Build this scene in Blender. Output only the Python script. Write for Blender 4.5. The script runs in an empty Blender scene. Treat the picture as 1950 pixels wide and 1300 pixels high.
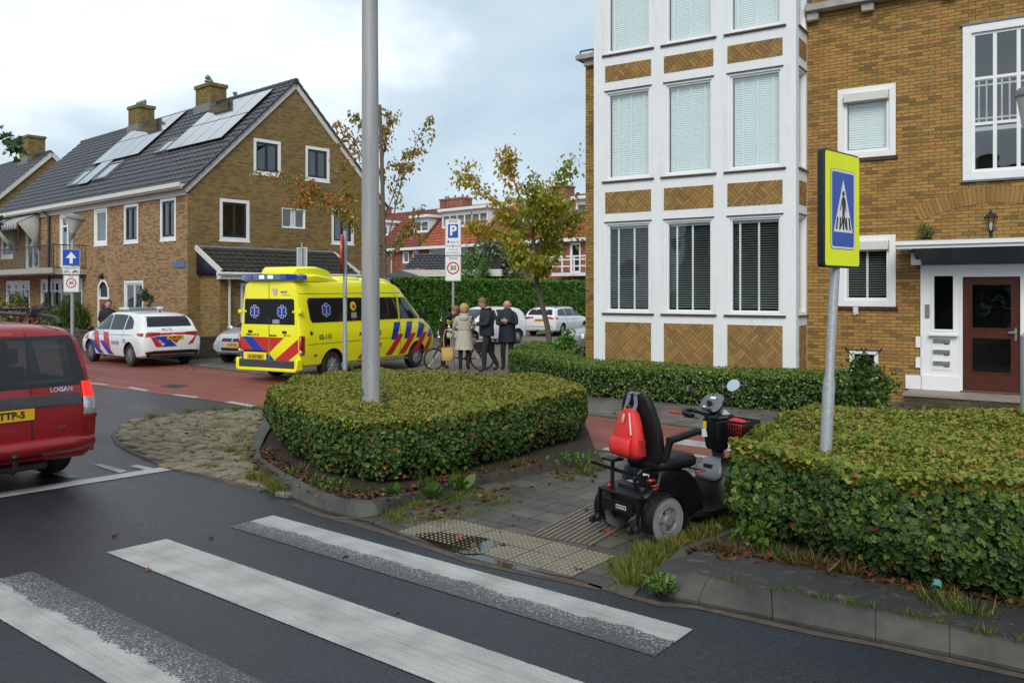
import bpy, bmesh, math, random
import numpy as np
from mathutils import Vector, Matrix, geometry
from mathutils.bvhtree import BVHTree
R = math.radians
random.seed(7); rng = np.random.default_rng(7)
SC = bpy.context.scene
COL = SC.collection
H, F, CX, HY = 2.05, 1600.0, 975.0, 555.0     # eye height; focal length, centre column and horizon row of the photograph

# ---------------------------------------------------------------- camera, sky, sun, exposure
cd = bpy.data.cameras.new("camera"); cam = bpy.data.objects.new("camera", cd); COL.objects.link(cam)
cam.location = (0, 0, H); cam.rotation_euler = (R(90), 0, 0)
cd.sensor_width = 36; cd.lens = 36 * F / 1950; cd.shift_y = -(650 - HY) / 1950; cd.clip_end = 3000; cd.clip_start = 0.05
SC.camera = cam
SUN_EL, SUN_AZ = R(40), R(-170)                # azimuth measured from +Y towards +X
W = bpy.data.worlds.new("World"); SC.world = W; W.use_nodes = True
nt = W.node_tree; nt.nodes.clear()
def N(t, **k):
    n = nt.nodes.new(t)
    for a, b in k.items(): setattr(n, a, b)
    return n
def LK(a, b): nt.links.new(a, b)
sky = N('ShaderNodeTexSky', sky_type='NISHITA', sun_disc=False, sun_elevation=SUN_EL, sun_rotation=SUN_AZ, dust_density=2.0)
tc = N('ShaderNodeTexCoord'); sep = N('ShaderNodeSeparateXYZ'); LK(tc.outputs['Generated'], sep.inputs[0])
def MATH(op, a, b=None, c=None):
    n = N('ShaderNodeMath', operation=op)
    for i, v in enumerate((a, b, c)):
        if v is None: continue
        if isinstance(v, (int, float)): n.inputs[i].default_value = v
        else: LK(v, n.inputs[i])
    return n.outputs[0]
n1 = N('ShaderNodeTexNoise'); n1.inputs['Scale'].default_value = 2.3; n1.inputs['Detail'].default_value = 7; n1.inputs['Roughness'].default_value = .52; n1.inputs['Distortion'].default_value = .25
mpv = N('ShaderNodeMapping'); mpv.inputs['Scale'].default_value = (1, 1, 2.1); mpv.inputs['Location'].default_value = (.35, .1, .2); LK(tc.outputs['Generated'], mpv.inputs['Vector']); LK(mpv.outputs[0], n1.inputs['Vector'])
# cloud thickness: brightest where the cloud is thin, in front of the sun to the upper left
vd = N('ShaderNodeVectorMath', operation='DOT_PRODUCT'); LK(tc.outputs['Generated'], vd.inputs[0])
vd.inputs[1].default_value = Vector((math.sin(R(-25)) * math.cos(R(25)), math.cos(R(-25)) * math.cos(R(25)), math.sin(R(25))))
glow = MATH('POWER', MATH('MAXIMUM', vd.outputs['Value'], 0.0), 9.0)
mx = MATH('ADD', n1.outputs['Fac'], MATH('MULTIPLY', glow, 0.13))
cr = N('ShaderNodeValToRGB'); LK(mx, cr.inputs[0])
cr.color_ramp.elements[0].position = .34; cr.color_ramp.elements[0].color = (3.3, 4.4, 5.3, 1)
cr.color_ramp.elements[1].position = .76; cr.color_ramp.elements[1].color = (9.2, 9.7, 10.2, 1)
e = cr.color_ramp.elements.new(.57); e.color = (4.9, 5.9, 6.7, 1)
mixc = N('ShaderNodeMix', data_type='RGBA'); mixc.inputs[0].default_value = .9
LK(sky.outputs[0], mixc.inputs[6]); LK(cr.outputs[0], mixc.inputs[7])
bg = N('ShaderNodeBackground'); bg.inputs['Strength'].default_value = 0.10
LK(mixc.outputs[2], bg.inputs['Color'])
LK(bg.outputs[0], N('ShaderNodeOutputWorld').inputs[0])
sl = bpy.data.lights.new("sun", 'SUN'); sun = bpy.data.objects.new("sun", sl); COL.objects.link(sun)
sl.energy = 1.8; sl.angle = R(35); sl.color = (1, .94, .85)
sd = Vector((math.sin(SUN_AZ) * math.cos(SUN_EL), math.cos(SUN_AZ) * math.cos(SUN_EL), math.sin(SUN_EL)))
sun.rotation_euler = (-sd).to_track_quat('-Z', 'Y').to_euler()
SC.view_settings.view_transform = 'Standard'; SC.view_settings.look = 'None'; SC.view_settings.exposure = 0.45; SC.view_settings.gamma = 1
SC.cycles.max_bounces = 6; SC.cycles.transparent_max_bounces = 12

# ---------------------------------------------------------------- helpers: placing
def G(px, py, z=0.0):
    Y = F * (H - z) / (py - HY); return Vector(((px - CX) / F * Y, Y, z))
def at(px, py, Y): return Vector(((px - CX) / F * Y, Y, H - (py - HY) / F * Y))
def setk(o, label=None, cat=None, group=None, kind=None):
    if label: o['label'] = label
    if cat: o['category'] = cat
    if group: o['group'] = group
    if kind: o['kind'] = kind
    return o
def thing(name, label, cat, loc=(0, 0, 0), rotz=0.0, group=None):
    o = bpy.data.objects.new(name, None); COL.objects.link(o); o.empty_display_size = .2
    o.location = loc; o.rotation_euler = (0, 0, rotz)
    return setk(o, label, cat, group)
def copy_tree(o, parent=None):
    c = o.copy(); COL.objects.link(c)
    if parent: c.parent = parent
    for ch in list(o.children): copy_tree(ch, c)
    return c

# ---------------------------------------------------------------- helpers: materials
MATS = {}
def newmat(name):
    m = bpy.data.materials.new(name); m.use_nodes = True; t = m.node_tree
    b = t.nodes['Principled BSDF']; MATS[name] = m
    return m, t, b
def nd(t, typ, ins=None, **k):
    n = t.nodes.new(typ)
    for a, b in k.items(): setattr(n, a, b)
    for a, b in (ins or {}).items():
        if hasattr(b, 'is_output') or isinstance(b, bpy.types.NodeSocket): t.links.new(b, n.inputs[a])
        else: n.inputs[a].default_value = b
    return n
def ramp(t, fac, stops, interp='LINEAR'):
    n = t.nodes.new('ShaderNodeValToRGB'); t.links.new(fac, n.inputs[0]); r = n.color_ramp; r.interpolation = interp
    r.elements[0].position, r.elements[0].color = stops[0][0], (*stops[0][1], 1)
    r.elements[1].position, r.elements[1].color = stops[-1][0], (*stops[-1][1], 1)
    for p, c in stops[1:-1]:
        e = r.elements.new(p); e.color = (*c, 1)
    return n.outputs[0]
def mixrgb(t, fac, a, b, blend='MIX'):
    n = t.nodes.new('ShaderNodeMix'); n.data_type = 'RGBA'; n.blend_type = blend
    for i, v in ((0, fac), (6, a), (7, b)):
        if isinstance(v, bpy.types.NodeSocket): t.links.new(v, n.inputs[i])
        elif i == 0: n.inputs[0].default_value = v
        else: n.inputs[i].default_value = (*v, 1)
    return n.outputs[2]
def tmath(t, op, a, b=0.0):
    n = t.nodes.new('ShaderNodeMath'); n.operation = op
    for i, v in ((0, a), (1, b)):
        if isinstance(v, bpy.types.NodeSocket): t.links.new(v, n.inputs[i])
        else: n.inputs[i].default_value = v
    return n.outputs[0]
def bump(t, b, h, dist, strength=1.0):
    n = nd(t, 'ShaderNodeBump', {'Height': h, 'Distance': dist, 'Strength': strength})
    t.links.new(n.outputs[0], b.inputs['Normal']); return n
def plain(name, col, rough=.5, var=.15, scale=4.0, metal=0.0, bmp=0.0, bscale=60.0, coat=0.0, spec=.5, emis=None):
    m, t, b = newmat(name)
    b.inputs['Roughness'].default_value = rough; b.inputs['Metallic'].default_value = metal
    b.inputs['Specular IOR Level'].default_value = spec
    if coat: b.inputs['Coat Weight'].default_value = coat; b.inputs['Coat Roughness'].default_value = .04
    co = nd(t, 'ShaderNodeTexCoord').outputs['Object']
    if var:
        n = nd(t, 'ShaderNodeTexNoise', {'Vector': co, 'Scale': scale, 'Detail': 6.0, 'Roughness': .65})
        c = ramp(t, n.outputs['Fac'], [(.3, tuple(x * (1 - var) for x in col)), (.7, tuple(min(1, x * (1 + var)) for x in col))])
        t.links.new(c, b.inputs['Base Color'])
    else: b.inputs['Base Color'].default_value = (*col, 1)
    if bmp:
        n2 = nd(t, 'ShaderNodeTexNoise', {'Vector': co, 'Scale': bscale, 'Detail': 4.0})
        bump(t, b, n2.outputs['Fac'], bmp)
    if emis:
        b.inputs['Emission Color'].default_value = (*emis[0], 1); b.inputs['Emission Strength'].default_value = emis[1]
    return m
def brickmat(name, stops, mortar, bw=.215, rh=.0635, mort=.012, stain=.35, moss=None):
    m, t, b = newmat(name)
    uv = nd(t, 'ShaderNodeUVMap', uv_map='UVMap').outputs[0]
    wob = nd(t, 'ShaderNodeTexNoise', {'Vector': uv, 'Scale': 9.0, 'Detail': 2.0})
    uvw = nd(t, 'ShaderNodeVectorMath', {0: uv, 1: nd(t, 'ShaderNodeVectorMath', {0: wob.outputs['Color'], 1: (.006, .006, 0)}, operation='MULTIPLY').outputs[0]}, operation='ADD').outputs[0]
    br = nd(t, 'ShaderNodeTexBrick', {'Vector': uvw, 'Color1': (0, 0, 0, 1), 'Color2': (1, 1, 1, 1), 'Mortar': (.5, .5, .5, 1), 'Scale': 1.0, 'Mortar Size': mort * .5, 'Mortar Smooth': .25, 'Bias': 0.0, 'Brick Width': bw, 'Row Height': rh})
    br.offset_frequency = 2; br.offset = .5
    big = nd(t, 'ShaderNodeTexNoise', {'Vector': uv, 'Scale': .55, 'Detail': 5.0, 'Roughness': .6})
    fine = nd(t, 'ShaderNodeTexNoise', {'Vector': nd(t, 'ShaderNodeMapping', {'Vector': uv, 'Scale': (.6, 1.4, 1)}).outputs[0], 'Scale': 26.0, 'Detail': 5.0, 'Roughness': .7})
    v = tmath(t, 'ADD', br.outputs['Color'], tmath(t, 'MULTIPLY', tmath(t, 'SUBTRACT', big.outputs['Fac'], .5), .7))
    v = tmath(t, 'ADD', v, tmath(t, 'MULTIPLY', tmath(t, 'SUBTRACT', fine.outputs['Fac'], .5), 1.3))
    c = ramp(t, v, stops)
    c = mixrgb(t, br.outputs['Fac'], c, mortar)
    st = nd(t, 'ShaderNodeTexNoise', {'Vector': nd(t, 'ShaderNodeMapping', {'Vector': uv, 'Scale': (1.6, .5, 1)}).outputs[0], 'Scale': .8, 'Detail': 7.0, 'Roughness': .7})
    sf = ramp(t, st.outputs['Fac'], [(.35, (0, 0, 0)), (.75, (1, 1, 1))])
    c = mixrgb(t, tmath(t, 'MULTIPLY', sf, stain), c, tuple(x * .35 for x in stops[len(stops) // 2][1]))
    if moss:
        ms = nd(t, 'ShaderNodeTexNoise', {'Vector': uv, 'Scale': 3.5, 'Detail': 6.0})
        c = mixrgb(t, ramp(t, ms.outputs['Fac'], [(.45, (0, 0, 0)), (.62, (.8, .8, .8))]), c, moss)
    t.links.new(c, b.inputs['Base Color']); b.inputs['Roughness'].default_value = .88
    hgt = tmath(t, 'SUBTRACT', tmath(t, 'MULTIPLY', fine.outputs['Fac'], .5), br.outputs['Fac'])
    bump(t, b, hgt, .006)
    return m
def glassmat(name, tint=(.75, .82, .82), refl=1.75, rough=0.0):
    m, t, b = newmat(name); t.nodes.remove(b)
    bf = nd(t, 'ShaderNodeNewGeometry').outputs['Backfacing']; fr = nd(t, 'ShaderNodeFresnel', {'IOR': tmath(t, 'ADD', tmath(t, 'MULTIPLY', bf, 1 / refl - refl), refl)})
    gl = nd(t, 'ShaderNodeBsdfGlossy', {'Color': (1, 1, 1, 1), 'Roughness': rough}); tr = nd(t, 'ShaderNodeBsdfTransparent', {'Color': (*tint, 1)})
    wv = nd(t, 'ShaderNodeTexNoise', {'Vector': nd(t, 'ShaderNodeTexCoord').outputs['Object'], 'Scale': 1.2, 'Detail': 1.0})
    bp = nd(t, 'ShaderNodeBump', {'Height': wv.outputs['Fac'], 'Distance': .012}); t.links.new(bp.outputs[0], gl.inputs['Normal'])
    mx = nd(t, 'ShaderNodeMixShader', {0: fr.outputs[0], 1: tr.outputs[0], 2: gl.outputs[0]})
    t.links.new(mx.outputs[0], t.nodes['Material Output'].inputs[0]); return m
def leafmat(name, stops, rough=.5, trans=.25):
    m, t, b = newmat(name)
    a = nd(t, 'ShaderNodeAttribute', attribute_name='tint')
    c = ramp(t, a.outputs['Fac'], stops)
    t.links.new(c, b.inputs['Base Color']); b.inputs['Roughness'].default_value = rough
    if trans:
        tr = nd(t, 'ShaderNodeBsdfTranslucent'); t.links.new(c, tr.inputs['Color'])
        mx = nd(t, 'ShaderNodeMixShader', {0: trans, 1: b.outputs[0], 2: tr.outputs[0]}); t.links.new(mx.outputs[0], t.nodes['Material Output'].inputs[0])
    return m

YB = [(.0, (.17, .095, .03)), (.25, (.29, .166, .041)), (.55, (.385, .224, .052)), (.85, (.435, .24, .058)), (1.0, (.36, .145, .05))]
M_brick = brickmat('flat_brick', YB, (.10, .076, .05))
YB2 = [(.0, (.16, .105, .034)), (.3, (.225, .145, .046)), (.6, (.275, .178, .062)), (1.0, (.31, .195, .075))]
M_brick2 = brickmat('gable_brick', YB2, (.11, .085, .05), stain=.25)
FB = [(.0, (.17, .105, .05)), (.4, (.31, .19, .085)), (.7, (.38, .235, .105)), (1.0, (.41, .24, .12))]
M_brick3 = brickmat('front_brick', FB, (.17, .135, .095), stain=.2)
RB = [(.0, (.15, .04, .025)), (.5, (.30, .085, .05)), (1.0, (.38, .12, .07))]
M_redbrick = brickmat('red_brick', RB, (.25, .2, .17), stain=.2)
GB = [(.0, (.035, .03, .02)), (.5, (.08, .065, .04)), (1.0, (.13, .1, .06))]
M_mossbrick = brickmat('mossy_brick', GB, (.05, .05, .03), stain=.3, moss=(.045, .05, .012))
M_chimney = brickmat('chimney_brick', YB2, (.1, .09, .06), stain=.4, moss=(.11, .1, .015))
M_render = plain('white_render', (.74, .77, .79), .7, .05, 1.5, bmp=.002, bscale=90)
t = M_render.node_tree; b = t.nodes['Principled BSDF']; q = nd(t, 'ShaderNodeTexNoise', {'Vector': nd(t, 'ShaderNodeMapping', {'Vector': nd(t, 'ShaderNodeTexCoord').outputs['Object'], 'Scale': (9, 9, .7)}).outputs[0], 'Scale': 1.0, 'Detail': 6.0, 'Roughness': .7})
l_ = b.inputs['Base Color'].links[0].from_socket; t.links.new(mixrgb(t, ramp(t, q.outputs['Fac'], [(.52, (0, 0, 0)), (.8, (.5, .5, .5))]), l_, (.5, .5, .47)), b.inputs['Base Color'])
M_white = plain('white_paint', (.78, .79, .8), .4, .04, 3)
M_cream = plain('cream_paint', (.62, .61, .56), .5, .06, 3)
M_greywood = plain('grey_boards', (.42, .42, .4), .6, .1, 3)
M_glass = glassmat('window_glass', (.88, .93, .93), 1.65)
M_glassup = glassmat('sky_glass', (.95, .98, .98), 2.3)
M_glass2 = glassmat('house_glass', (.55, .65, .65), 2.2)
M_dark = plain('dark_interior', (.03, .032, .034), .8, .3, 3)
M_room = plain('dim_room', (.10, .098, .09), .8, .5, 1.3)
M_blind = plain('blind_slat', (.74, .82, .82), .45, .03, 3)
M_curtain = plain('net_curtain', (.5, .52, .5), .8, .1, 6)
M_darkframe = plain('dark_blue_frame', (.02, .025, .032), .4, .1, 6)
M_sill = plain('brown_sill', (.085, .055, .05), .45, .15, 6)
M_silltile = plain('sill_tile', (.055, .03, .025), .3, .3, 14)
M_navy = plain('navy_paint', (.012, .018, .045), .4, .1, 6)
M_bluerail = plain('blue_rail', (.02, .05, .25), .4, .1, 6)
M_door = plain('brown_door', (.072, .019, .010), .35, .2, 5)
M_orangedoor = plain('orange_door', (.25, .07, .025), .4, .15, 5)
M_steel = plain('brushed_steel', (.5, .51, .5), .35, .1, 20, metal=.9)
M_galv = plain('galvanised', (.36, .38, .40), .5, .18, 30, metal=.35)
M_black = plain('black_plastic', (.012, .012, .013), .45, .2, 20)
M_blackmetal = plain('black_metal', (.015, .015, .017), .4, .2, 20, metal=.3)
M_lead = plain('grey_lead', (.16, .17, .18), .5, .2, 8)
M_conc = plain('concrete', (.16, .15, .135), .85, .3, 5, bmp=.004, bscale=120)
M_concl = plain('light_concrete', (.35, .34, .31), .85, .2, 5, bmp=.003, bscale=80)
M_rubber = plain('tyre_rubber', (.014, .014, .015), .75, .2, 30)
M_alloy = plain('alloy_rim', (.42, .43, .45), .3, .05, 10, metal=.85)

# ---------------------------------------------------------------- helpers: meshes
class MB:
    def __init__(s): s.v, s.f, s.mi = [], [], []; s.sharp = 35; s.xfm = None
    def add(s, vs, fs, mi=0):
        o = len(s.v)
        if s.xfm is not None: vs = [s.xfm @ Vector(p) for p in vs]
        s.v += [tuple(p) for p in vs]; s.f += [tuple(i + o for i in f) for f in fs]; s.mi += [mi] * len(fs); return s
    def box(s, x0, x1, y0, y1, z0, z1, mi=0):
        v = [(x, y, z) for z in (z0, z1) for y in (y0, y1) for x in (x0, x1)]
        return s.add(v, [(0, 2, 3, 1), (4, 5, 7, 6), (0, 1, 5, 4), (2, 6, 7, 3), (0, 4, 6, 2), (1, 3, 7, 5)], mi)
    def bar(s, p, q, w, h, mi=0, up=(0, 0, 1)):          # rectangular bar from p to q
        p, q = Vector(p), Vector(q); d = (q - p).normalized(); u = Vector(up)
        if abs(d.dot(u)) > .98: u = Vector((1, 0, 0))
        a = d.cross(u).normalized() * w / 2; b = a.cross(d).normalized() * h / 2
        v = [c + i * a + j * b for c in (p, q) for i, j in ((-1, -1), (1, -1), (1, 1), (-1, 1))]
        return s.add(v, [(0, 1, 2, 3), (7, 6, 5, 4), (0, 4, 5, 1), (1, 5, 6, 2), (2, 6, 7, 3), (3, 7, 4, 0)], mi)
    def tube(s, pts, r, n=8, mi=0, caps=True):
        pts = [Vector(p) for p in pts]; k = len(pts); rs = r if isinstance(r, (list, tuple)) else [r] * k
        rings = []; prev = None
        for i, p in enumerate(pts):
            d = ((pts[min(i + 1, k - 1)] - pts[max(i - 1, 0)])).normalized()
            if prev is None: a = d.orthogonal().normalized()
            else: a = (prev - d * prev.dot(d)); a = a.normalized() if a.length > 1e-6 else d.orthogonal().normalized()
            prev = a; b = d.cross(a)
            rings.append([p + rs[i] * (math.cos(2 * math.pi * j / n) * a + math.sin(2 * math.pi * j / n) * b) for j in range(n)])
        return s.loft(rings, mi, caps)
    def loft(s, rings, mi=0, caps=True, closed=True):
        n = len(rings[0]); v = [p for r in rings for p in r]; f = []
        for i in range(len(rings) - 1):
            for j in range(n if closed else n - 1):
                a, b = i * n + j, i * n + (j + 1) % n
                f.append((a, b, b + n, a + n))
        if caps and closed: f.append(tuple(range(n - 1, -1, -1))); f.append(tuple(range((len(rings) - 1) * n, len(rings) * n)))
        return s.add(v, f, mi)
    def lathe(s, prof, c=(0, 0, 0), n=16, mi=0, axis='z', caps=True):
        rings = []
        for r, z in prof:
            ring = []
            for j in range(n):
                a = 2 * math.pi * j / n; x, y = r * math.cos(a), r * math.sin(a)
                ring.append({'z': (c[0] + x, c[1] + y, c[2] + z), 'y': (c[0] + x, c[1] + z, c[2] + y), 'x': (c[0] + z, c[1] + x, c[2] + y)}[axis])
            rings.append(ring)
        return s.loft(rings, mi, caps)
    def ball(s, c, rx, ry=None, rz=None, n=12, m=8, mi=0):
        ry = ry or rx; rz = rz or rx; rings = []
        for i in range(m + 1):
            t = math.pi * (i + .02) / (m + .04); rings.append([(c[0] + rx * math.sin(t) * math.cos(2 * math.pi * j / n), c[1] + ry * math.sin(t) * math.sin(2 * math.pi * j / n), c[2] - rz * math.cos(t)) for j in range(n)])
        return s.loft(rings, mi)
    def prism(s, pts, fn, mi=0):                          # pts: 2-D outline; fn(a, b, k) gives 3-D for k = 0 and 1
        n = len(pts); v = [fn(a, b, 0) for a, b in pts] + [fn(a, b, 1) for a, b in pts]
        return s.add(v, [tuple(range(n - 1, -1, -1)), tuple(range(n, 2 * n))] + [(i, (i + 1) % n, (i + 1) % n + n, i + n) for i in range(n)], mi)
    def flat(s, outer, holes, fn, mi=0):                  # polygon with holes, fn(a, b) -> 3-D
        polys = [[Vector((a, b, 0)) for a, b in outer]] + [[Vector((a, b, 0)) for a, b in h] for h in holes]
        tri = geometry.tessellate_polygon(polys); pts = [p for q in polys for p in q]
        return s.add([fn(p.x, p.y) for p in pts], [tuple(t) for t in tri], mi)
    def text(s, string, size, M, mi=0, align='CENTER', bold=0.0, depth=0.0):
        vs, fs = textmesh(string, size, align, bold, depth)
        return s.add([M @ Vector(p) for p in vs], fs, mi)
    def build(s, name, mats, parent=None, bevel=0.0, loc=None, rot=None, recalc=True, uv=True, seg=1, solid=0.0):
        if not isinstance(mats, (list, tuple)): mats = [mats]
        me = bpy.data.meshes.new(name); me.from_pydata(s.v, [], s.f)
        for m in mats: me.materials.append(m)
        me.polygons.foreach_set('material_index', s.mi)
        if recalc:
            bm = bmesh.new(); bm.from_mesh(me); bmesh.ops.recalc_face_normals(bm, faces=bm.faces); bm.to_mesh(me); bm.free()
        me.polygons.foreach_set('use_smooth', [True] * len(me.polygons)); me.set_sharp_from_angle(angle=R(s.sharp))
        if uv: boxuv(me)
        o = bpy.data.objects.new(name, me); COL.objects.link(o)
        if parent: o.parent = parent
        if loc is not None: o.location = loc
        if rot is not None: o.rotation_euler = rot
        if solid:
            q = o.modifiers.new('solid', 'SOLIDIFY'); q.thickness = solid; q.offset = 0
        if bevel:
            b = o.modifiers.new('bevel', 'BEVEL'); b.width = bevel; b.segments = seg; b.limit_method = 'ANGLE'; b.angle_limit = R(40)
        return o
def boxuv(me):
    l = me.uv_layers.new(name='UVMap'); co = me.vertices; dat = []
    for p in me.polygons:
        n = p.normal
        if abs(n.z) > .97: U, V = Vector((1, 0, 0)), Vector((0, 1, 0))
        else: U = Vector((-n.y, n.x, 0)).normalized(); V = n.cross(U)
        for vi in p.vertices: c = co[vi].co; dat += [c.dot(U), c.dot(V)]
    l.data.foreach_set('uv', dat)
_tc = {}
def textmesh(string, size, align, bold, depth):
    k = (string, size, align, bold, depth)
    if k not in _tc:
        cu = bpy.data.curves.new('lettering', 'FONT'); cu.body = string; cu.size = size; cu.align_x = align; cu.align_y = 'CENTER'; cu.offset = bold; cu.extrude = depth; cu.resolution_u = 3
        o = bpy.data.objects.new('lettering', cu); COL.objects.link(o); bpy.context.view_layer.update()
        me = bpy.data.meshes.new_from_object(o.evaluated_get(bpy.context.evaluated_depsgraph_get()))
        _tc[k] = ([tuple(v.co) for v in me.vertices], [tuple(p.vertices) for p in me.polygons])
        bpy.data.objects.remove(o); bpy.data.meshes.remove(me)
    return _tc[k]
def frame(o, x, z=None):                                  # matrix with origin o, columns x (right), z (up in the plane), normal out of the plane
    x = Vector(x).normalized(); z = Vector(z or (0, 0, 1)).normalized(); n = x.cross(z)
    m = Matrix.Identity(4)
    for i in range(3): m[i][0], m[i][1], m[i][2], m[i][3] = x[i], z[i], n[i], o[i]
    return m
def wallpoly(mb, outer, holes, plane, depth, mi=0):
    """a wall with openings: plane 'f' faces -y at y=0, 's' faces +x at x=0; reveals run back by depth"""
    fn = (lambda a, b: (a, 0, b)) if plane == 'f' else (lambda a, b: (0, a, b))
    bk = (lambda a, b: (a, depth, b)) if plane == 'f' else (lambda a, b: (-depth, a, b))
    hs = [[(a, c), (b, c), (b, d), (a, d)] for a, b, c, d in holes]
    mb.flat(outer, hs, fn, mi)
    for h in hs:
        for i in range(4):
            p, q = h[i], h[(i + 1) % 4]; mb.add([fn(*p), fn(*q), bk(*q), bk(*p)], [(0, 1, 2, 3)], mi)
def leaves(name, P, Nn, size, mat, parent=None, tint=None, shape='maple', flatness=.6, sizevar=.35, fold=.18, stem=None):
    """many small leaf faces at points P with outward normals Nn"""
    P = np.asarray(P, float); Nn = np.asarray(Nn, float); n = len(P)
    if shape == 'maple':
        o = np.array([(0, 0), (.30, -.02), (.52, .22), (.36, .36), (.62, .62), (.28, .62), (.22, .80), (0, 1.05), (-.22, .80), (-.28, .62), (-.62, .62), (-.36, .36), (-.52, .22), (-.30, -.02)])
    elif shape == 'oval':
        o = np.array([(0, 0), (.22, .2), (.3, .5), (.2, .8), (0, 1.0), (-.2, .8), (-.3, .5), (-.22, .2)])
    elif shape == 'quad':
        o = np.array([(0, 0), (.38, .5), (0, 1.0), (-.38, .5)])
    elif shape == 'sprig':
        o = np.array([(0, 0), (.14, .35), (.3, .45), (.12, .6), (.2, .85), (0, 1.1), (-.2, .85), (-.12, .6), (-.3, .45), (-.14, .35)])
    else:
        o = np.array([(-.03, 0), (.03, 0), (.024, .5), (0, 1.0), (-.024, .5)])
    k = len(o)
    nr = Nn * flatness + rng.normal(0, 1, (n, 3)) * (1 - flatness); nr /= np.linalg.norm(nr, axis=1)[:, None] + 1e-9
    t = rng.normal(0, 1, (n, 3)); t -= (t * nr).sum(1)[:, None] * nr; t /= np.linalg.norm(t, axis=1)[:, None] + 1e-9
    if stem is not None:
        t = np.asarray(stem, float); t = t / (np.linalg.norm(t, axis=1)[:, None] + 1e-9); nr -= (nr * t).sum(1)[:, None] * t; nr /= np.linalg.norm(nr, axis=1)[:, None] + 1e-9
    b = np.cross(t, nr); sz = size * (1 + sizevar * rng.uniform(-1, 1, n))
    V = P[:, None, :] + sz[:, None, None] * (o[None, :, 0, None] * b[:, None, :] + (o[None, :, 1, None] - .4 * (stem is None)) * t[:, None, :] + (fold * np.abs(o[None, :, 0, None]) * 2 - .15 * o[None, :, 1, None] ** 2) * nr[:, None, :])
    me = bpy.data.meshes.new(name); me.vertices.add(n * k); me.vertices.foreach_set('co', V.ravel())
    me.loops.add(n * k); me.loops.foreach_set('vertex_index', np.arange(n * k)); me.polygons.add(n); me.polygons.foreach_set('loop_start', np.arange(0, n * k, k)); me.polygons.foreach_set('loop_total', np.full(n, k))
    me.update()
    at_ = me.attributes.new('tint', 'FLOAT', 'POINT')
    tv = rng.uniform(0, 1, n) if tint is None else np.clip(tint, 0, 1)
    at_.data.foreach_set('value', np.repeat(tv, k)); me.materials.append(mat)
    o_ = bpy.data.objects.new(name, me); COL.objects.link(o_)
    if parent: o_.parent = parent
    return o_
# ---------------------------------------------------------------- ground, roads, markings
RD = R(-39)                                            # heading of the road in plan
def worldmap(t, rot=0.0):
    g = nd(t, 'ShaderNodeNewGeometry').outputs['Position']
    return nd(t, 'ShaderNodeMapping', {'Vector': g, 'Rotation': (0, 0, rot)}).outputs[0]
def asphaltmat(name, base, speck, rough0, rough1, stones=85.0):
    m, t, b = newmat(name); p = worldmap(t)
    f = nd(t, 'ShaderNodeTexVoronoi', {'Vector': p, 'Scale': stones}); f2 = nd(t, 'ShaderNodeTexNoise', {'Vector': p, 'Scale': 32.0, 'Detail': 6.0, 'Roughness': .75})
    big = nd(t, 'ShaderNodeTexNoise', {'Vector': p, 'Scale': .5, 'Detail': 6.0, 'Roughness': .6})
    c = ramp(t, f2.outputs['Fac'], [(.3, tuple(x * .55 for x in base)), (.55, base), (.78, speck)])
    c = mixrgb(t, tmath(t, 'MULTIPLY', nd(t, 'ShaderNodeSeparateColor', {0: f.outputs['Color']}).outputs[0], .5), c, speck)
    c = mixrgb(t, ramp(t, big.outputs['Fac'], [(.35, (.0, 0, 0)), (.7, (.55, .55, .55))]), c, tuple(x * .55 for x in base))
    t.links.new(c, b.inputs['Base Color'])
    trk = nd(t, 'ShaderNodeTexNoise', {'Vector': nd(t, 'ShaderNodeMapping', {'Vector': worldmap(t, -RD), 'Scale': (.12, 1.3, 1)}).outputs[0], 'Scale': 1.0, 'Detail': 5.0, 'Roughness': .6}); c = mixrgb(t, ramp(t, trk.outputs['Fac'], [(.42, (0, 0, 0)), (.62, (.6, .6, .6))]), c, tuple(x * 1.75 for x in base)); t.links.new(c, b.inputs['Base Color'])
    r = nd(t, 'ShaderNodeMapRange', {0: tmath(t, 'ADD', tmath(t, 'MULTIPLY', big.outputs['Fac'], .5), tmath(t, 'MULTIPLY', trk.outputs['Fac'], .5)), 1: .38, 2: .62, 3: rough1, 4: rough0}).outputs[0]; t.links.new(r, b.inputs['Roughness'])
    bump(t, b, tmath(t, 'ADD', tmath(t, 'MULTIPLY', f.outputs['Distance'], .6), f2.outputs['Fac']), .006, .9)
    b.inputs['Specular IOR Level'].default_value = .55
    return m
M_asph = asphaltmat('road_asphalt', (.008, .011, .016), (.06, .067, .077), .24, .44)
M_strip = asphaltmat('old_black_asphalt', (.022, .021, .02), (.07, .066, .06), .6, .85, 120.0)
t = M_strip.node_tree; b = t.nodes['Principled BSDF']; q = nd(t, 'ShaderNodeTexNoise', {'Vector': worldmap(t), 'Scale': 7.0, 'Detail': 9.0, 'Roughness': .72})
c = mixrgb(t, ramp(t, q.outputs['Fac'], [(.55, (0, 0, 0)), (.66, (.8, .8, .8))]), (.02, .019, .018), (.16, .14, .10)); l_ = b.inputs['Base Color'].links[0].from_socket; t.links.new(mixrgb(t, ramp(t, q.outputs['Fac'], [(.55, (0, 0, 0)), (.66, (.85, .85, .85))]), l_, (.15, .132, .095)), b.inputs['Base Color'])
M_red = asphaltmat('red_asphalt', (.185, .045, .028), (.27, .08, .055), .5, .7)
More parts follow.
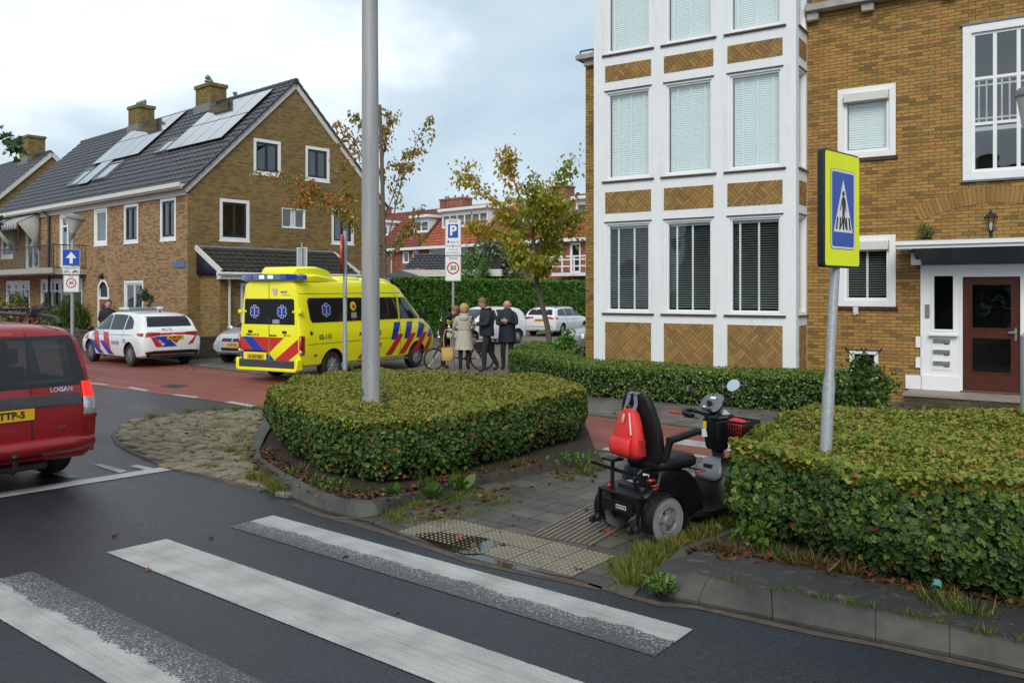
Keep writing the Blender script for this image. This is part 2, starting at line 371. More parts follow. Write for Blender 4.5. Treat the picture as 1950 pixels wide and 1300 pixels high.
def pavermat(name, stops, joint, bw, rh, rot, wet=.3, bh=.012):
    m, t, b = newmat(name); p = worldmap(t, rot)
    br = nd(t, 'ShaderNodeTexBrick', {'Vector': p, 'Color1': (0, 0, 0, 1), 'Color2': (1, 1, 1, 1), 'Mortar': (.5, .5, .5, 1), 'Scale': 1.0, 'Mortar Size': bh * .5, 'Mortar Smooth': .2, 'Brick Width': bw, 'Row Height': rh})
    n = nd(t, 'ShaderNodeTexNoise', {'Vector': p, 'Scale': 2.2, 'Detail': 7.0, 'Roughness': .7}); fn = nd(t, 'ShaderNodeTexNoise', {'Vector': p, 'Scale': 90.0, 'Detail': 3.0})
    v = tmath(t, 'ADD', tmath(t, 'MULTIPLY', br.outputs['Color'], .35), tmath(t, 'MULTIPLY', n.outputs['Fac'], .8))
    v = tmath(t, 'ADD', v, tmath(t, 'MULTIPLY', tmath(t, 'SUBTRACT', fn.outputs['Fac'], .5), .3))
    c = mixrgb(t, br.outputs['Fac'], ramp(t, v, stops), joint); t.links.new(c, b.inputs['Base Color'])
    r = nd(t, 'ShaderNodeMapRange', {0: n.outputs['Fac'], 1: .38, 2: .62, 3: .8, 4: wet}).outputs[0]; t.links.new(r, b.inputs['Roughness'])
    bump(t, b, tmath(t, 'SUBTRACT', tmath(t, 'MULTIPLY', fn.outputs['Fac'], .25), br.outputs['Fac']), .006)
    return m
GP = [(.2, (.045, .04, .034)), (.5, (.095, .085, .073)), (.85, (.16, .145, .12))]
M_pave = pavermat('pavement_tiles', GP, (.035, .03, .022), .3, .3, -RD, .5)
M_walk = pavermat('walkway_tiles', [(.2, (.026, .023, .019)), (.5, (.062, .056, .046)), (.85, (.11, .10, .082))], (.018, .016, .012), .3, .3, -RD, .36)
M_street = pavermat('street_clinkers', [(.2, (.09, .065, .045)), (.5, (.17, .13, .095)), (.85, (.24, .19, .14))], (.05, .04, .03), .21, .105, R(30), .6)
M_soil = plain('dark_soil', (.028, .018, .011), .95, .5, 14, bmp=.03, bscale=25)
M_dirt = plain('gutter_dirt', (.07, .05, .034), .8, .5, 9, bmp=.008, bscale=60)
M_lawn = plain('far_ground', (.1, .1, .08), .9, .3, .2)
M_kerb = plain('wet_kerb', (.05, .046, .038), .6, .6, 2.2, bmp=.003, bscale=110)
M_kerb2 = plain('weathered_kerb', (.066, .058, .044), .75, .6, 3, bmp=.003, bscale=110)
M_tact = plain('tactile_concrete', (.145, .12, .085), .6, .25, 7, bmp=.003, bscale=160)
M_rib = plain('ribbed_concrete', (.15, .128, .098), .6, .3, 7, bmp=.003, bscale=160)
def sheet(name, pts, z, m, kind='structure'):
    mb = MB(); mb.flat([(p[0], p[1]) for p in pts], [], lambda a, b: (a, b, z))
    o = mb.build(name, m); upward(o); setk(o, kind=kind); return o
def upward(o):
    for p in o.data.polygons:
        if p.normal.z < 0: p.flip()
    o.data.update()
def quadsheet(name, quads, z, m):
    mb = MB()
    for q in quads: mb.add([(p[0], p[1], z) for p in q], [(0, 1, 2, 3)])
    o = mb.build(name, m); upward(o); return setk(o, kind='structure')
def px(*l): return [G(*p) for p in l]
quadsheet('ground', [((-900, -900), (900, -900), (900, 1500), (-900, 1500))], -.012, M_lawn)
quadsheet('road', [((-160, -60, 0), (60, -60, 0), (60, 60, 0), (-160, 120, 0))], 0, M_asph)
pu = G(450, 707); pd = (G(1120, 790) - pu).normalized(); pu2 = pu - 60 * pd; pu3 = pu + 16 * pd
ql = G(500, 775); qd = (G(1145, 858) - ql).normalized(); ql2 = ql - 60 * qd; ql3 = ql + 13 * qd
perp = Vector((-pd.y, pd.x, 0));  perp = perp if perp.y > 0 else -perp
far = (pd + qd).normalized() * 40
quadsheet('cycle_path', [(ql2, ql3, pu3, pu2), (ql3, ql3 + far, pu3 + far, pu3)], .004, M_red)
quadsheet('pavement', [(pu2, pu3, pu3 + 120 * perp, pu2 + 120 * perp), (pu3, pu3 + far, pu3 + far + 120 * perp, pu3 + 120 * perp)], .008, M_pave)
e = MB(); e.bar(pu - 60 * pd + Vector((0, 0, -.03)), pu + 30 * pd + Vector((0, 0, -.03)), .09, .09); setk(e.build('kerb', M_kerb), kind='structure')
e = MB(); e.bar(ql + .4 * qd + Vector((0, 0, -.035)), ql + 30 * qd + Vector((0, 0, -.035)), .07, .09); setk(e.build('kerb', M_kerb2), kind='structure')
sheet('side_street', [(-3.4, 18.5), (.4, 20.6), (1.2, 26), (9, 44), (16, 80), (3, 80), (-3, 30), (-6, 27), (-7, 22.5)], .012, M_street)
wl = px((640, 985), (700, 992), (757, 1016), (905, 1064), (1095, 1102), (1205, 1135), (1240, 1092), (1294, 1053), (1355, 1035), (1440, 990), (1530, 915)) + [ql + 9.2 * qd, ql + 6.9 * qd] + px((1140, 882), (1033, 899), (893, 926), (740, 975))
sheet('walkway', wl, .004, M_walk)

# zebra crossing and road markings: paint worn away along one edge
def paintmat(name, worn):
    m, t, b = newmat(name); uv = nd(t, 'ShaderNodeUVMap', uv_map='stripe').outputs[0]; s = nd(t, 'ShaderNodeSeparateXYZ', {0: uv})
    p = worldmap(t); f = nd(t, 'ShaderNodeTexNoise', {'Vector': p, 'Scale': 75.0, 'Detail': 5.0, 'Roughness': .75}); g = nd(t, 'ShaderNodeTexNoise', {'Vector': p, 'Scale': 3.0, 'Detail': 5.0})
    edge = nd(t, 'ShaderNodeTexNoise', {'Vector': nd(t, 'ShaderNodeMapping', {'Vector': uv, 'Scale': (2.2, .3, 1)}).outputs[0], 'Scale': 1.0, 'Detail': 5.0, 'Roughness': .6})
    # v runs 0..1 across the stripe; beyond `worn` only specks of paint are left in the hollows
    v = tmath(t, 'ADD', s.outputs[1], tmath(t, 'MULTIPLY', tmath(t, 'SUBTRACT', edge.outputs['Fac'], .5), .45))
    lim = nd(t, 'ShaderNodeMapRange', {0: v, 1: worn - .02, 2: worn + .1, 3: .22, 4: .515}).outputs[0]
    lim = tmath(t, 'ADD', lim, tmath(t, 'MULTIPLY', tmath(t, 'MAXIMUM', tmath(t, 'SUBTRACT', v, worn), 0.0), .14))
    keep = nd(t, 'ShaderNodeMapRange', {0: tmath(t, 'SUBTRACT', f.outputs['Fac'], lim), 1: -.015, 2: .03}).outputs[0]
    ev = tmath(t, 'MINIMUM', s.outputs[1], tmath(t, 'SUBTRACT', 1.0, s.outputs[1])); keep = tmath(t, 'MULTIPLY', keep, tmath(t, 'GREATER_THAN', f.outputs['Fac'], nd(t, 'ShaderNodeMapRange', {0: ev, 1: .0, 2: .035, 3: .60, 4: .1}).outputs[0]))
    c = ramp(t, g.outputs['Fac'], [(.3, (.29, .28, .265)), (.55, (.40, .39, .37)), (.75, (.46, .45, .43))])
    sk = nd(t, 'ShaderNodeTexNoise', {'Vector': nd(t, 'ShaderNodeMapping', {'Vector': uv, 'Scale': (.9, 14, 1)}).outputs[0], 'Scale': 1.0, 'Detail': 6.0, 'Roughness': .75}); c = mixrgb(t, ramp(t, sk.outputs['Fac'], [(.5, (0, 0, 0)), (.72, (.7, .7, .7))]), c, (.15, .15, .15))
    c = mixrgb(t, ramp(t, f.outputs['Fac'], [(.32, (.6, .6, .6)), (.46, (0, 0, 0))]), c, (.12, .12, .12))
    c = mixrgb(t, keep, (.05, .052, .055), c); t.links.new(c, b.inputs['Base Color'])
    b.inputs['Roughness'].default_value = .5; bump(t, b, f.outputs['Fac'], .004, .8); return m
M_paint = paintmat('road_paint', 1.4); M_paintworn = paintmat('worn_road_paint', .42)
def stripe(pts, z, m):                                  # pts: far-left, far-right, near-right, near-left
    mb = MB(); mb.add([(p.x, p.y, z) for p in pts], [(0, 1, 2, 3)]); o = mb.build('road_marking', m, recalc=False); upward(o); setk(o, kind='structure')
    l = o.data.uv_layers.new(name='stripe'); w = (pts[1] - pts[0]).length
    uv4 = [(0, 0), (w, 0), (w, 1), (0, 1)]
    for lp in o.data.loops: l.data[lp.index].uv = uv4[lp.vertex_index]
    return o
a1, b1, c1, d1 = px((520, 981), (1320, 1198), (1247, 1250), (437, 1003)); zu = (b1 - a1).normalized()
stripe([a1, b1, c1, d1], .004, M_paintworn)
a2, d2 = px((318, 1026), (202, 1052)); stripe([a2, a2 + 4.25 * zu, d2 + 4.25 * zu, d2], .004, M_paint)
a3 = G(62, 1088); d3 = a3 + (d2 - a2) * 1.05; stripe([d3, d3 + 4.2 * zu, a3 + 4.2 * zu, a3], .004, M_paintworn)
a4 = a3 + (a3 - a2); d4 = d3 + (a3 - a2); stripe([a4, a4 + 4.2 * zu, d4 + 4.2 * zu, d4], .004, M_paint)
for q in ([(0, 938), (321, 888), (341, 893), (0, 948)], [(176, 885), (190, 883), (243, 897), (228, 901)], [(246, 888), (260, 885), (293, 892), (276, 895)], [(60, 893), (76, 890), (150, 908), (132, 911)],
          [(240, 738), (250, 736.5), (286, 743), (276, 745)], [(326, 752), (337, 750.5), (381, 756), (370, 758)], [(427, 766), (440, 764), (491, 773), (480, 775.5)], [(165, 730), (172, 728.5), (208, 732), (200, 733.5)],
          [(-150, 970), (0, 938), (0, 948), (-150, 982)]):
    stripe(px(*q), .006, M_paint)
stripe(px((1142, 856), (1174, 846.5), (1480, 886), (1462, 900)), .008, M_paint)
stripe(px((1262, 843), (1291, 835.5), (1560, 868), (1540, 879)), .008, M_paint)
setk(sheet('manhole_cover', px((302, 736), (330, 731.5), (362, 734), (336, 739.5)), .008, M_blackmetal, None), 'dark square manhole cover set in the red cycle path', 'manhole cover', kind='thing')

# kerbs: lofted between an outer line on the road and an inner line at the top
def kerb(outp, inp, zt, m=M_kerb, z0=0.0, gap=.012, seglen=1):
    o = [G(*p) for p in outp]; i = [G(p[0], p[1], zt) for p in inp]; mb = MB(); mb.sharp = 25
    for k in range(len(o) - 1):
        j = gap if k % seglen == 0 else 0.0
        rings = []
        for a in (0.0, .5, 1.0):
            t = a + (j * .8 if a == 0 else 0)
            A = o[k].lerp(o[k + 1], t); B = i[k].lerp(i[k + 1], t); wv = (B - A); wv.z = 0
            rings.append([A + Vector((0, 0, z0 - .02)), A + Vector((0, 0, z0 + .02)), A + .45 * wv + Vector((0, 0, zt * .78)), A + .72 * wv + Vector((0, 0, zt * .97)), A + wv + Vector((0, 0, zt)), A + 1.05 * wv + Vector((0, 0, -.02))])
        mb.loft(rings)
    return setk(mb.build('kerb', m), kind='structure')
kerb([(-0, 0)] and [(1240, 1094), (1245, 1122), (1285, 1141), (1330, 1150), (1470, 1180), (1667, 1220), (1808, 1249), (1965, 1283), (2300, 1355), (3400, 1592)],
     [(1306, 1058), (1311, 1080), (1330, 1092), (1352, 1099), (1468, 1122), (1667, 1158), (1808, 1190), (1965, 1225), (2300, 1290), (3400, 1503)], .12)
kerb([(1240, 1094), (1288, 1052), (1350, 1032), (1438, 992), (1520, 935)], [(1306, 1058), (1318, 1042), (1368, 1024), (1450, 987), (1530, 930)], .10, M_kerb2)
kerb([(520, 770), (486, 826), (474, 862), (480, 886), (545, 945), (620, 975), (681, 989), (722, 984), (742, 973)],
     [(545, 770), (508, 824), (494, 855), (498, 872), (542, 899), (608, 932), (655, 949), (705, 951), (735, 945)], .13)
kerb([(742, 973), (830, 944), (893, 926), (1033, 899), (1148, 878)], [(735, 947), (825, 925), (886, 908), (1030, 881), (1136, 862)], .12, M_kerb2)
sheet('planting_bed', [G(*p, .09) for p in ((545, 770), (508, 824), (494, 855), (498, 872), (542, 899), (608, 932), (655, 949), (705, 951), (735, 945), (825, 925), (886, 908), (1030, 881), (1136, 862), (1112, 800), (900, 745), (700, 735), (560, 745))], .09, M_soil)
rin = [(1306, 1058), (1318, 1042), (1368, 1024), (1450, 987), (1530, 930)]
sheet('asphalt_strip', [G(*p, .115) for p in ((1306, 1058), (1311, 1080), (1330, 1092), (1352, 1099), (1468, 1122), (1667, 1158), (1808, 1190), (1965, 1225), (2300, 1290), (3400, 1503), (3400, 1425), (2300, 1235), (1950, 1154), (1768, 1122), (1598, 1090), (1444, 1061), (1365, 1050), (1335, 1046))], .115, M_strip)
sheet('planting_bed', [G(*p, .10) for p in ((1330, 1048), (1365, 1052), (1444, 1064), (1598, 1093), (1768, 1125), (1950, 1158), (2300, 1240), (3400, 1430))] + [G(3400, 1020), G(2300, 900), G(1900, 850), G(1600, 860), G(1540, 930, .1), G(1450, 990, .1), G(1368, 1026, .1)], .098, M_soil)
# gutter dirt along the kerbs
def band(pts, w, z, m, name='gutter'):
    P = [G(*p) for p in pts]; mb = MB(); L_, R_ = [], []
    for k, p in enumerate(P):
        d = (P[min(k + 1, len(P) - 1)] - P[max(k - 1, 0)]).normalized(); nn = Vector((-d.y, d.x, 0)); ww = w * random.uniform(.75, 1.2)
        L_.append((p.x, p.y, z)); R_.append((p.x - nn.x * -ww, p.y - nn.y * -ww, z)) if nn.y < 0 else R_.append((p.x - nn.x * ww, p.y - nn.y * ww, z))
    n = len(P); mb.add(L_ + R_, [(k, k + 1, n + k + 1, n + k) for k in range(n - 1)]); return setk(mb.build(name, m), kind='structure')
band([(1130, 1108), (1205, 1133), (1260, 1146), (1330, 1153), (1470, 1183), (1560, 1203), (1667, 1223), (1808, 1252), (1965, 1287), (2300, 1360), (3400, 1597)], .075, .003, M_dirt)
band([(560, 958), (620, 979), (681, 993), (757, 1018), (830, 1042), (905, 1066), (1000, 1084), (1095, 1104), (1150, 1117)], .09, .003, M_dirt)

# tactile paving: blister tiles and a ribbed guide strip
A = G(757, 1014); ta = (G(1095, 1101) - A).normalized(); tn = Vector((-ta.y, ta.x, 0)); tn = tn if tn.y > 0 else -tn
mb = MB()
for i in range(6):
    for j in range(2):
        o = A + ta * (.3 * i + .004) + tn * (.3 * j + .004) + Vector((0, 0, random.uniform(-.002, .003))); s = .292
        c = [o, o + ta * s, o + ta * s + tn * s, o + tn * s]
        mb.add([(p.x, p.y, z + p.z) for z in (0.0, .0095) for p in c], [(4, 5, 6, 7), (0, 1, 5, 4), (1, 2, 6, 5), (2, 3, 7, 6), (3, 0, 4, 7)])
        for a in range(6):
            for b in range(6):
                q = o + ta * (.025 + .0485 * a) + tn * (.025 + .0485 * b); mb.lathe([(.0135, 0), (.011, .004), (.005, .0058)], (q.x, q.y, .0093 + q.z), 8, 1)
setk(mb.build('tactile_paving', [M_tact, plain('worn_studs', (.23, .20, .15), .6, .2, 9)]), kind='structure')
B0 = A + ta * .92 + tn * .605; gd = (G(1338, 880) - (B0 + ta * .3)).normalized(); mb = MB()
ga = Vector((gd.y, -gd.x, 0))
for i in range(12):
    o = B0 + gd * (.33 * i + .02); c = [o, o + ga * .6, o + ga * .6 + gd * .325, o + gd * .325]
    mb.add([(p.x, p.y, z) for z in (0.0, .009) for p in c], [(4, 5, 6, 7), (0, 1, 5, 4), (1, 2, 6, 5), (2, 3, 7, 6), (3, 0, 4, 7)])
    for r_ in range(11):
        q = o + ga * (.03 + .054 * r_); mb.bar(q + gd * .006 + Vector((0, 0, .011)), q + gd * .319 + Vector((0, 0, .011)), .026, .009, 1)
setk(mb.build('tactile_paving', [plain('rib_groove', (.06, .05, .04), .7, .3, 8), M_rib]), kind='structure')
m, t, b = newmat('puddle_water'); b.inputs['Base Color'].default_value = (.02, .017, .013, 1); b.inputs['Roughness'].default_value = .03
pz = [A + ta * x + tn * y for x, y in ((.16, .02), (.5, -.06), (.85, -.1), (.98, .02), (.9, .16), (.98, .3), (.72, .33), (.5, .28), (.3, .22), (.2, .12))]
sheet('water_puddle', pz, .0125, m)
pz = [A + ta * x + tn * y for x, y in ((.75, -.13), (1.3, -.13), (1.75, -.1), (1.4, -.06), (1.0, -.03), (.85, -.05))]
sheet('water_puddle', pz, .0065, m)

# stone setts of the apron, each one its own dipped block, in one paving sheet
def inside(p, poly):
    c = False; n = len(poly)
    for i in range(n):
        a, b_ = poly[i], poly[i - 1]
        if (a[1] > p[1]) != (b_[1] > p[1]) and p[0] < (b_[0] - a[0]) * (p[1] - a[1]) / (b_[1] - a[1]) + a[0]: c = not c
    return c
ap = px((216, 830), (240, 808), (300, 794), (400, 786), (512, 781), (488, 826), (474, 864), (482, 888), (548, 946), (500, 934), (400, 908), (320, 890), (250, 860))
mb = MB(); mb.flat([(p.x, p.y) for p in ap], [], lambda a, b_: (a, b_, .006), 1)
sd_ = Vector((.82, -.57, 0)); sn_ = Vector((.57, .82, 0)); o0 = G(380, 850); SET = []
y = -4.0
while y < 4:
    x = -5 + random.random() * .2; rw = random.uniform(.13, .17)
    while x < 5:
        w_ = random.uniform(.16, .28); c = o0 + sd_ * (x + w_ / 2) + sn_ * (y + rw / 2)
        if inside(c, [(p.x, p.y) for p in ap]):
            ang = random.gauss(0, .05); u = Vector((sd_.x * math.cos(ang) - sd_.y * math.sin(ang), sd_.x * math.sin(ang) + sd_.y * math.cos(ang), random.gauss(0, .05))); v = Vector((-u.y, u.x, random.gauss(0, .06)))
            hz = random.uniform(.028, .05); rg = []
            for k_, (zz, sc_) in enumerate(((0, 1.0), (hz - .014, 1.0), (hz, .84))):
                rg.append([c + u * (a_ * (w_ - .03) / 2 * sc_) + v * (b_ * (rw - .028) / 2 * sc_) + Vector((0, 0, zz)) for a_, b_ in ((-1, -1), (0, -1.06), (1, -1), (1.04, 0), (1, 1), (0, 1.05), (-1, 1), (-1.05, 0))])
            mb.loft(rg); SET.append(c)
        x += w_ + .004
    y += rw + .006
M_sett = plain('stone_setts', (.17, .14, .095), .75, .45, 5, bmp=.006, bscale=60)
setk(mb.build('cobble_paving', [M_sett, M_soil]), kind='structure')
APRON = [(p.x, p.y) for p in ap]
kb = px((512, 781), (400, 785), (300, 793), (240, 807), (216, 829), (225, 846), (250, 861), (320, 891), (400, 909), (500, 936))
mb = MB(); mb.tube([p + Vector((0, 0, -.03)) for p in kb], .06, 6); setk(mb.build('kerb', M_kerb2), kind='structure')
# ---------------------------------------------------------------- windows
def window(par, u, z0, w, h, plane='f', at0=(0, 0), fw=.09, cw=.05, fm=None, cm=None, split=(), rows=(), blind=None, sill=None, room=.5, out=.02, name='window', glass=None, roommat=None, back=True, roll=False):
    """u, z0: lower left of the opening. frame = outer surround (fm) + casement (cm); split/rows: fractions of muntins"""
    fm = fm or M_white; cm = cm or M_white
    mb = MB()
    for x0, x1, a, b in ((0, w, 0, fw), (0, w, h - fw, h), (0, fw, fw, h - fw), (w - fw, w, fw, h - fw)):
        mb.box(x0 + .001, x1 - .001, -out, .07, a + .001, b - .001, 0)
    X0, X1, Z0, Z1 = fw, w - fw, fw, h - fw
    for x0, x1, a, b in ((X0, X1, Z0, Z0 + cw), (X0, X1, Z1 - cw, Z1), (X0, X0 + cw, Z0 + cw, Z1 - cw), (X1 - cw, X1, Z0 + cw, Z1 - cw)):
        mb.box(x0, x1, .012, .075, a, b, 1)
    for s in split:
        c = X0 + (X1 - X0) * s; mb.box(c - cw * .6, c + cw * .6, .014, .073, Z0 + cw, Z1 - cw, 1)
    for s in rows:
        c = Z0 + (Z1 - Z0) * s; mb.box(X0 + cw, X1 - cw, .0145, .0725, c - cw * .5, c + cw * .5, 1)
    if back:                                            # the room behind the glass
        a, b, c, d, y0, y1 = X0 + .01, X1 - .01, Z0 + .01, Z1 - .01, .08, .08 + room
        mb.add([(a, y0, c), (b, y0, c), (b, y0, d), (a, y0, d), (a, y1, c), (b, y1, c), (b, y1, d), (a, y1, d)], [(4, 5, 6, 7), (0, 1, 5, 4), (1, 2, 6, 5), (2, 3, 7, 6), (3, 0, 4, 7)], 2)
    loc, rot = ((u, at0[0], z0), 0) if plane == 'f' else ((at0[1], u, z0), R(90))
    o = mb.build(name, [fm, cm, roommat or M_dark], par, loc=loc, rot=(0, 0, rot), recalc=False)
    g = MB(); g.add([(X0 + cw * .9, .045, Z0 + cw * .9), (X1 - cw * .9, .045, Z0 + cw * .9), (X1 - cw * .9, .045, Z1 - cw * .9), (X0 + cw * .9, .045, Z1 - cw * .9)], [(0, 1, 2, 3)])
    g.build('pane', glass or M_glass, o, recalc=False)
    if sill:
        g = MB(); g.box(-sill[0], w + sill[0], -sill[1], .05, -sill[2] - .003, -.003); g.build('sill', sill[3], o, bevel=.006)
    if blind:
        g = MB(); pitch, tilt, tapes, top = blind
        zt = Z1 - cw - .02; zz = zt - .04; g.box(X0 + cw, X1 - cw, .1, .14, zt - .03, zt + .02)
        while zz > Z0 + cw + .02:
            jz = random.uniform(-.0012, .0012); hw_ = .0225 if tilt > 1 else .021; dz = math.sin(tilt) * hw_; dy = math.cos(tilt) * hw_; yc = .12
            g.add([(X0 + cw + .01, yc - dy, zz + jz - dz), (X1 - cw - .01, yc - dy, zz - jz - dz), (X1 - cw - .01, yc + dy, zz - jz + dz), (X0 + cw + .01, yc + dy, zz + jz + dz)], [(0, 1, 2, 3)])
            zz -= pitch
        for s in tapes:
            c = X0 + (X1 - X0) * s; g.box(c - .02, c + .02, .094, .097, Z0 + cw, zt)
        g.build('blind', M_blind, o, recalc=False)
    if roll:
        g = MB(); g.box(X0 + .01, X1 - .01, -.10, .02, Z1 - .17, Z1 - .005); g.box(X0 + .0, X1 - .0, -.02, .01, Z1 - .19, Z1 - .17); g.build('shutter_box', M_cream, o, bevel=.015)
    return o
def herring(mb, u0, u1, z0, z1, fn, mi, bl=.21, bh=.062, gap=.009):
    """herringbone bricks at 45 degrees clipped to a rectangle"""
    def clip(poly):
        for ax, lim, sg in ((0, u0, 1), (0, u1, -1), (1, z0, 1), (1, z1, -1)):
            out = []
            for i in range(len(poly)):
                p, q = poly[i - 1], poly[i]; a, b = sg * (p[ax] - lim), sg * (q[ax] - lim)
                if (a >= 0) != (b >= 0): t = a / (a - b); out.append((p[0] + t * (q[0] - p[0]), p[1] + t * (q[1] - p[1])))
                if b >= 0: out.append(q)
            poly = out
            if len(poly) < 3: return None
        return poly
    c45 = math.sqrt(.5); uc, zc = (u0 + u1) / 2, (z0 + z1) / 2; n = 3
    blk = bl                                             # basket-woven blocks of three bricks set on the diagonal
    for i in range(-14, 15):
        for j in range(-14, 15):
            a, b = i * blk, j * blk
            for k in range(3):
                if (i + j) % 2 == 0: r = (a, b + k * blk / 3, a + blk - gap, b + (k + 1) * blk / 3 - gap)
                else: r = (a + k * blk / 3, b, a + (k + 1) * blk / 3 - gap, b + blk - gap)
                q = [(uc + (x - y) * c45, zc + (x + y) * c45) for x, y in ((r[0], r[1]), (r[2], r[1]), (r[2], r[3]), (r[0], r[3]))]
                if max(p[0] for p in q) < u0 or min(p[0] for p in q) > u1 or max(p[1] for p in q) < z0 or min(p[1] for p in q) > z1: continue
                q = clip(q)
                if q: d = random.uniform(.0, .004); mb.prism(q, lambda A, B, K: fn(A, B, -.006 - d if K else .0), mi)
def clinker(name, cols):
    m, t, b = newmat(name); g = nd(t, 'ShaderNodeNewGeometry'); n = nd(t, 'ShaderNodeTexNoise', {'Vector': g.outputs['Position'], 'Scale': 40.0, 'Detail': 4.0})
    v = tmath(t, 'ADD', g.outputs['Random Per Island'], tmath(t, 'MULTIPLY', tmath(t, 'SUBTRACT', n.outputs['Fac'], .5), .6))
    t.links.new(ramp(t, v, cols), b.inputs['Base Color']); b.inputs['Roughness'].default_value = .8; bump(t, b, n.outputs['Fac'], .004); return m
M_herr = clinker('diagonal_clinker', [(0, (.20, .115, .034)), (.4, (.28, .16, .045)), (.7, (.34, .20, .058)), (1, (.27, .14, .042))])
M_mortar = plain('mortar', (.17, .14, .10), .9, .2, 8)

# ---------------------------------------------------------------- apartment building on the right
AP = thing('apartment_building', 'tall ochre brick apartment block with white bay windows and brown entrance door', 'building', (5.34, 15.8, 0), -0.5880026)
VW = .8
mb = MB()
bath = [(.57, 1.60, 1.77, 3.11), (.57, 1.60, 4.58, 5.92)]; stairw = (2.70, 4.05, 4.02, 6.76)
holes = bath + [stairw, (2.04, 4.30, .29, 2.55), (.79, 1.30, .30, .94), (4.6, 5.6, 1.77, 3.11), (4.6, 5.6, 4.58, 5.92)]
wallpoly(mb, [(-.15, 0), (9, 0), (9, 7.46), (-.15, 7.46)], holes, 'f', .14)
o_ = len(mb.v); mb.v = [(x, y + VW, z) for x, y, z in mb.v]
wl_ = MB(); wl_.v, wl_.f, wl_.mi = mb.v, mb.f, mb.mi
wl_.add([(-4.93, VW, 0), (-4.15, VW, 0), (-4.15, VW, 7.30), (-4.93, VW, 7.30)], [(0, 1, 2, 3)])
wl_.add([(-4.93, VW, 0), (-4.93, 11, 0), (-4.93, 11, 7.3), (-4.93, VW, 7.3)], [(3, 2, 1, 0)])
wl_.add([(9, VW, 0), (9, 11, 0), (9, 11, 7.46), (9, VW, 7.46)], [(0, 1, 2, 3)])
wl_.add([(-4.93, 11, 0), (9, 11, 0), (9, 11, 7.46), (-4.93, 11, 7.3)], [(3, 2, 1, 0)])
wl_.add([(-4.5, 3.2, 7.4), (9, 3.2, 7.4), (9, 3.2, 10), (-4.5, 3.2, 10)], [(0, 1, 2, 3)])
# arch of upright bricks over the entrance
wl_.build('wall', M_brick, AP, recalc=False)
arch = MB(); Rr = 2.6; cz_ = 2.98 + .62 - Rr
for k in range(-17, 18):
    a = k * .0262; p0 = Vector((3.17 + math.sin(a) * Rr, VW - .004, cz_ + math.cos(a) * Rr)); dd = Vector((math.sin(a), 0, math.cos(a)))
    arch.bar(p0, p0 + dd * .30, .011, .06, 0, up=(math.cos(a), 0, -math.sin(a)))
arch.build('brick_arch', M_herr, AP)
mb = MB(); mb.box(-4.93, 9, 2.6, 11, 7.41, 7.47); mb.box(-4.5, 9, 3.1, 11, 10, 10.15); mb.build('roof', M_lead, AP)
mb = MB(); mb.box(.002, 9.1, VW - .22, 2.6, 7.463, 7.60); mb.box(-5.08, -4.292, VW - .22, 2.6, 7.303, 7.42)
for x in (.02, 1.02, 2.4, 3.8): mb.box(x, x + .22, VW - .14, VW - .003, 7.30, 7.462)
mb.box(-4.92, -4.62, VW - .12, VW - .003, 7.16, 7.302)
mb.build('balcony_ledge', M_concl, AP, bevel=.012)
mb = MB()
for x0, x1, z in ((.1, 9, 7.6), (-5.0, -4.32, 7.42)):
    for zz in ((.13, .5, .95) if x1 > 0 else (.09,)): mb.tube([(x0, VW - .12, z + zz), (x1, VW - .12, z + zz)], .022, 8)
    x = x0
    while x < x1 + .01: mb.tube([(x, VW - .12, z), (x, VW - .12, z + (.95 if x1 > 0 else .1))], .018, 6); x += .6 if x1 > 0 else .34
mb.tube([(.06, VW - .16, 7.66), (.06, VW - .16, 7.78), (.5, VW - .16, 7.78)], .02, 6)
mb.build('balcony_railing', M_bluerail, AP)
# the white bay
BH = 9.75; mb = MB(); bx = [(-4.01, -2.95), (-2.66, -1.61), (-1.32, -.25)]; bz = [(1.60, 3.52), (4.41, 6.32), (7.11, 9.02)]; pz_ = [(.0, 1.40), (3.72, 4.17), (6.53, 6.87)]
hb = [(a, b, c, d) for a, b in bx for c, d in bz]; hp = [(a, b, max(c, .02), d) for a, b in bx for c, d in pz_]
wallpoly(mb, [(-4.29, 0), (0, 0), (0, BH), (-4.29, BH)], hb, 'f', .1)
mb2 = MB(); wallpoly(mb2, [(0, 0), (VW, 0), (VW, BH), (0, BH)], [(.2, .72, c, d) for c, d in bz], 's', .1)
mb.add(mb2.v, mb2.f); mb.add([(-4.29, 0, 0), (-4.29, VW, 0), (-4.29, VW, BH), (-4.29, 0, BH)], [(3, 2, 1, 0)])
mb.box(-4.36, .07, -.07, VW, BH, BH + .14)
# hood line over each window and the raised grid of the frame
bay = mb.build('bay', M_render, AP, recalc=False)
mb = MB()
for a, b, c, d in hp:
    mb.box(a, b, -.004, .002, c, d, 1); herring(mb, a, b, c, d, lambda A_, B_, k: (A_, -.004 + k, B_), 0)
for c, d in pz_:
    mb.box(-.002, .004, .2, .72, max(c, .45), d, 1); herring(mb, .2, .72, max(c, .45), d, lambda A_, B_, k: (.004 - k, A_, B_), 0)
mb.build('brick_panel', [M_herr, M_mortar], bay)
mb = MB()
for a, b, c, d in (): # thin dark shadow gap bars round the panels
    for x0, x1, z0, z1 in ((a - .012, b + .012, d, d + .012),): mb.box(x0, x1, -.006, .0, z0, z1)
for a, b in bx:
    for c, d in bz: mb = MB(); mb.box(a - .02, b + .02, -.022, .0, d + .002, d + .02); mb.build('drip_strip', M_sill, bay)
for c, d in bz: mb = MB(); mb.box(0, .022, .18, .74, d + .002, d + .02); mb.build('drip_strip', M_sill, bay)
SILL = (.07, .075, .035, M_sill)
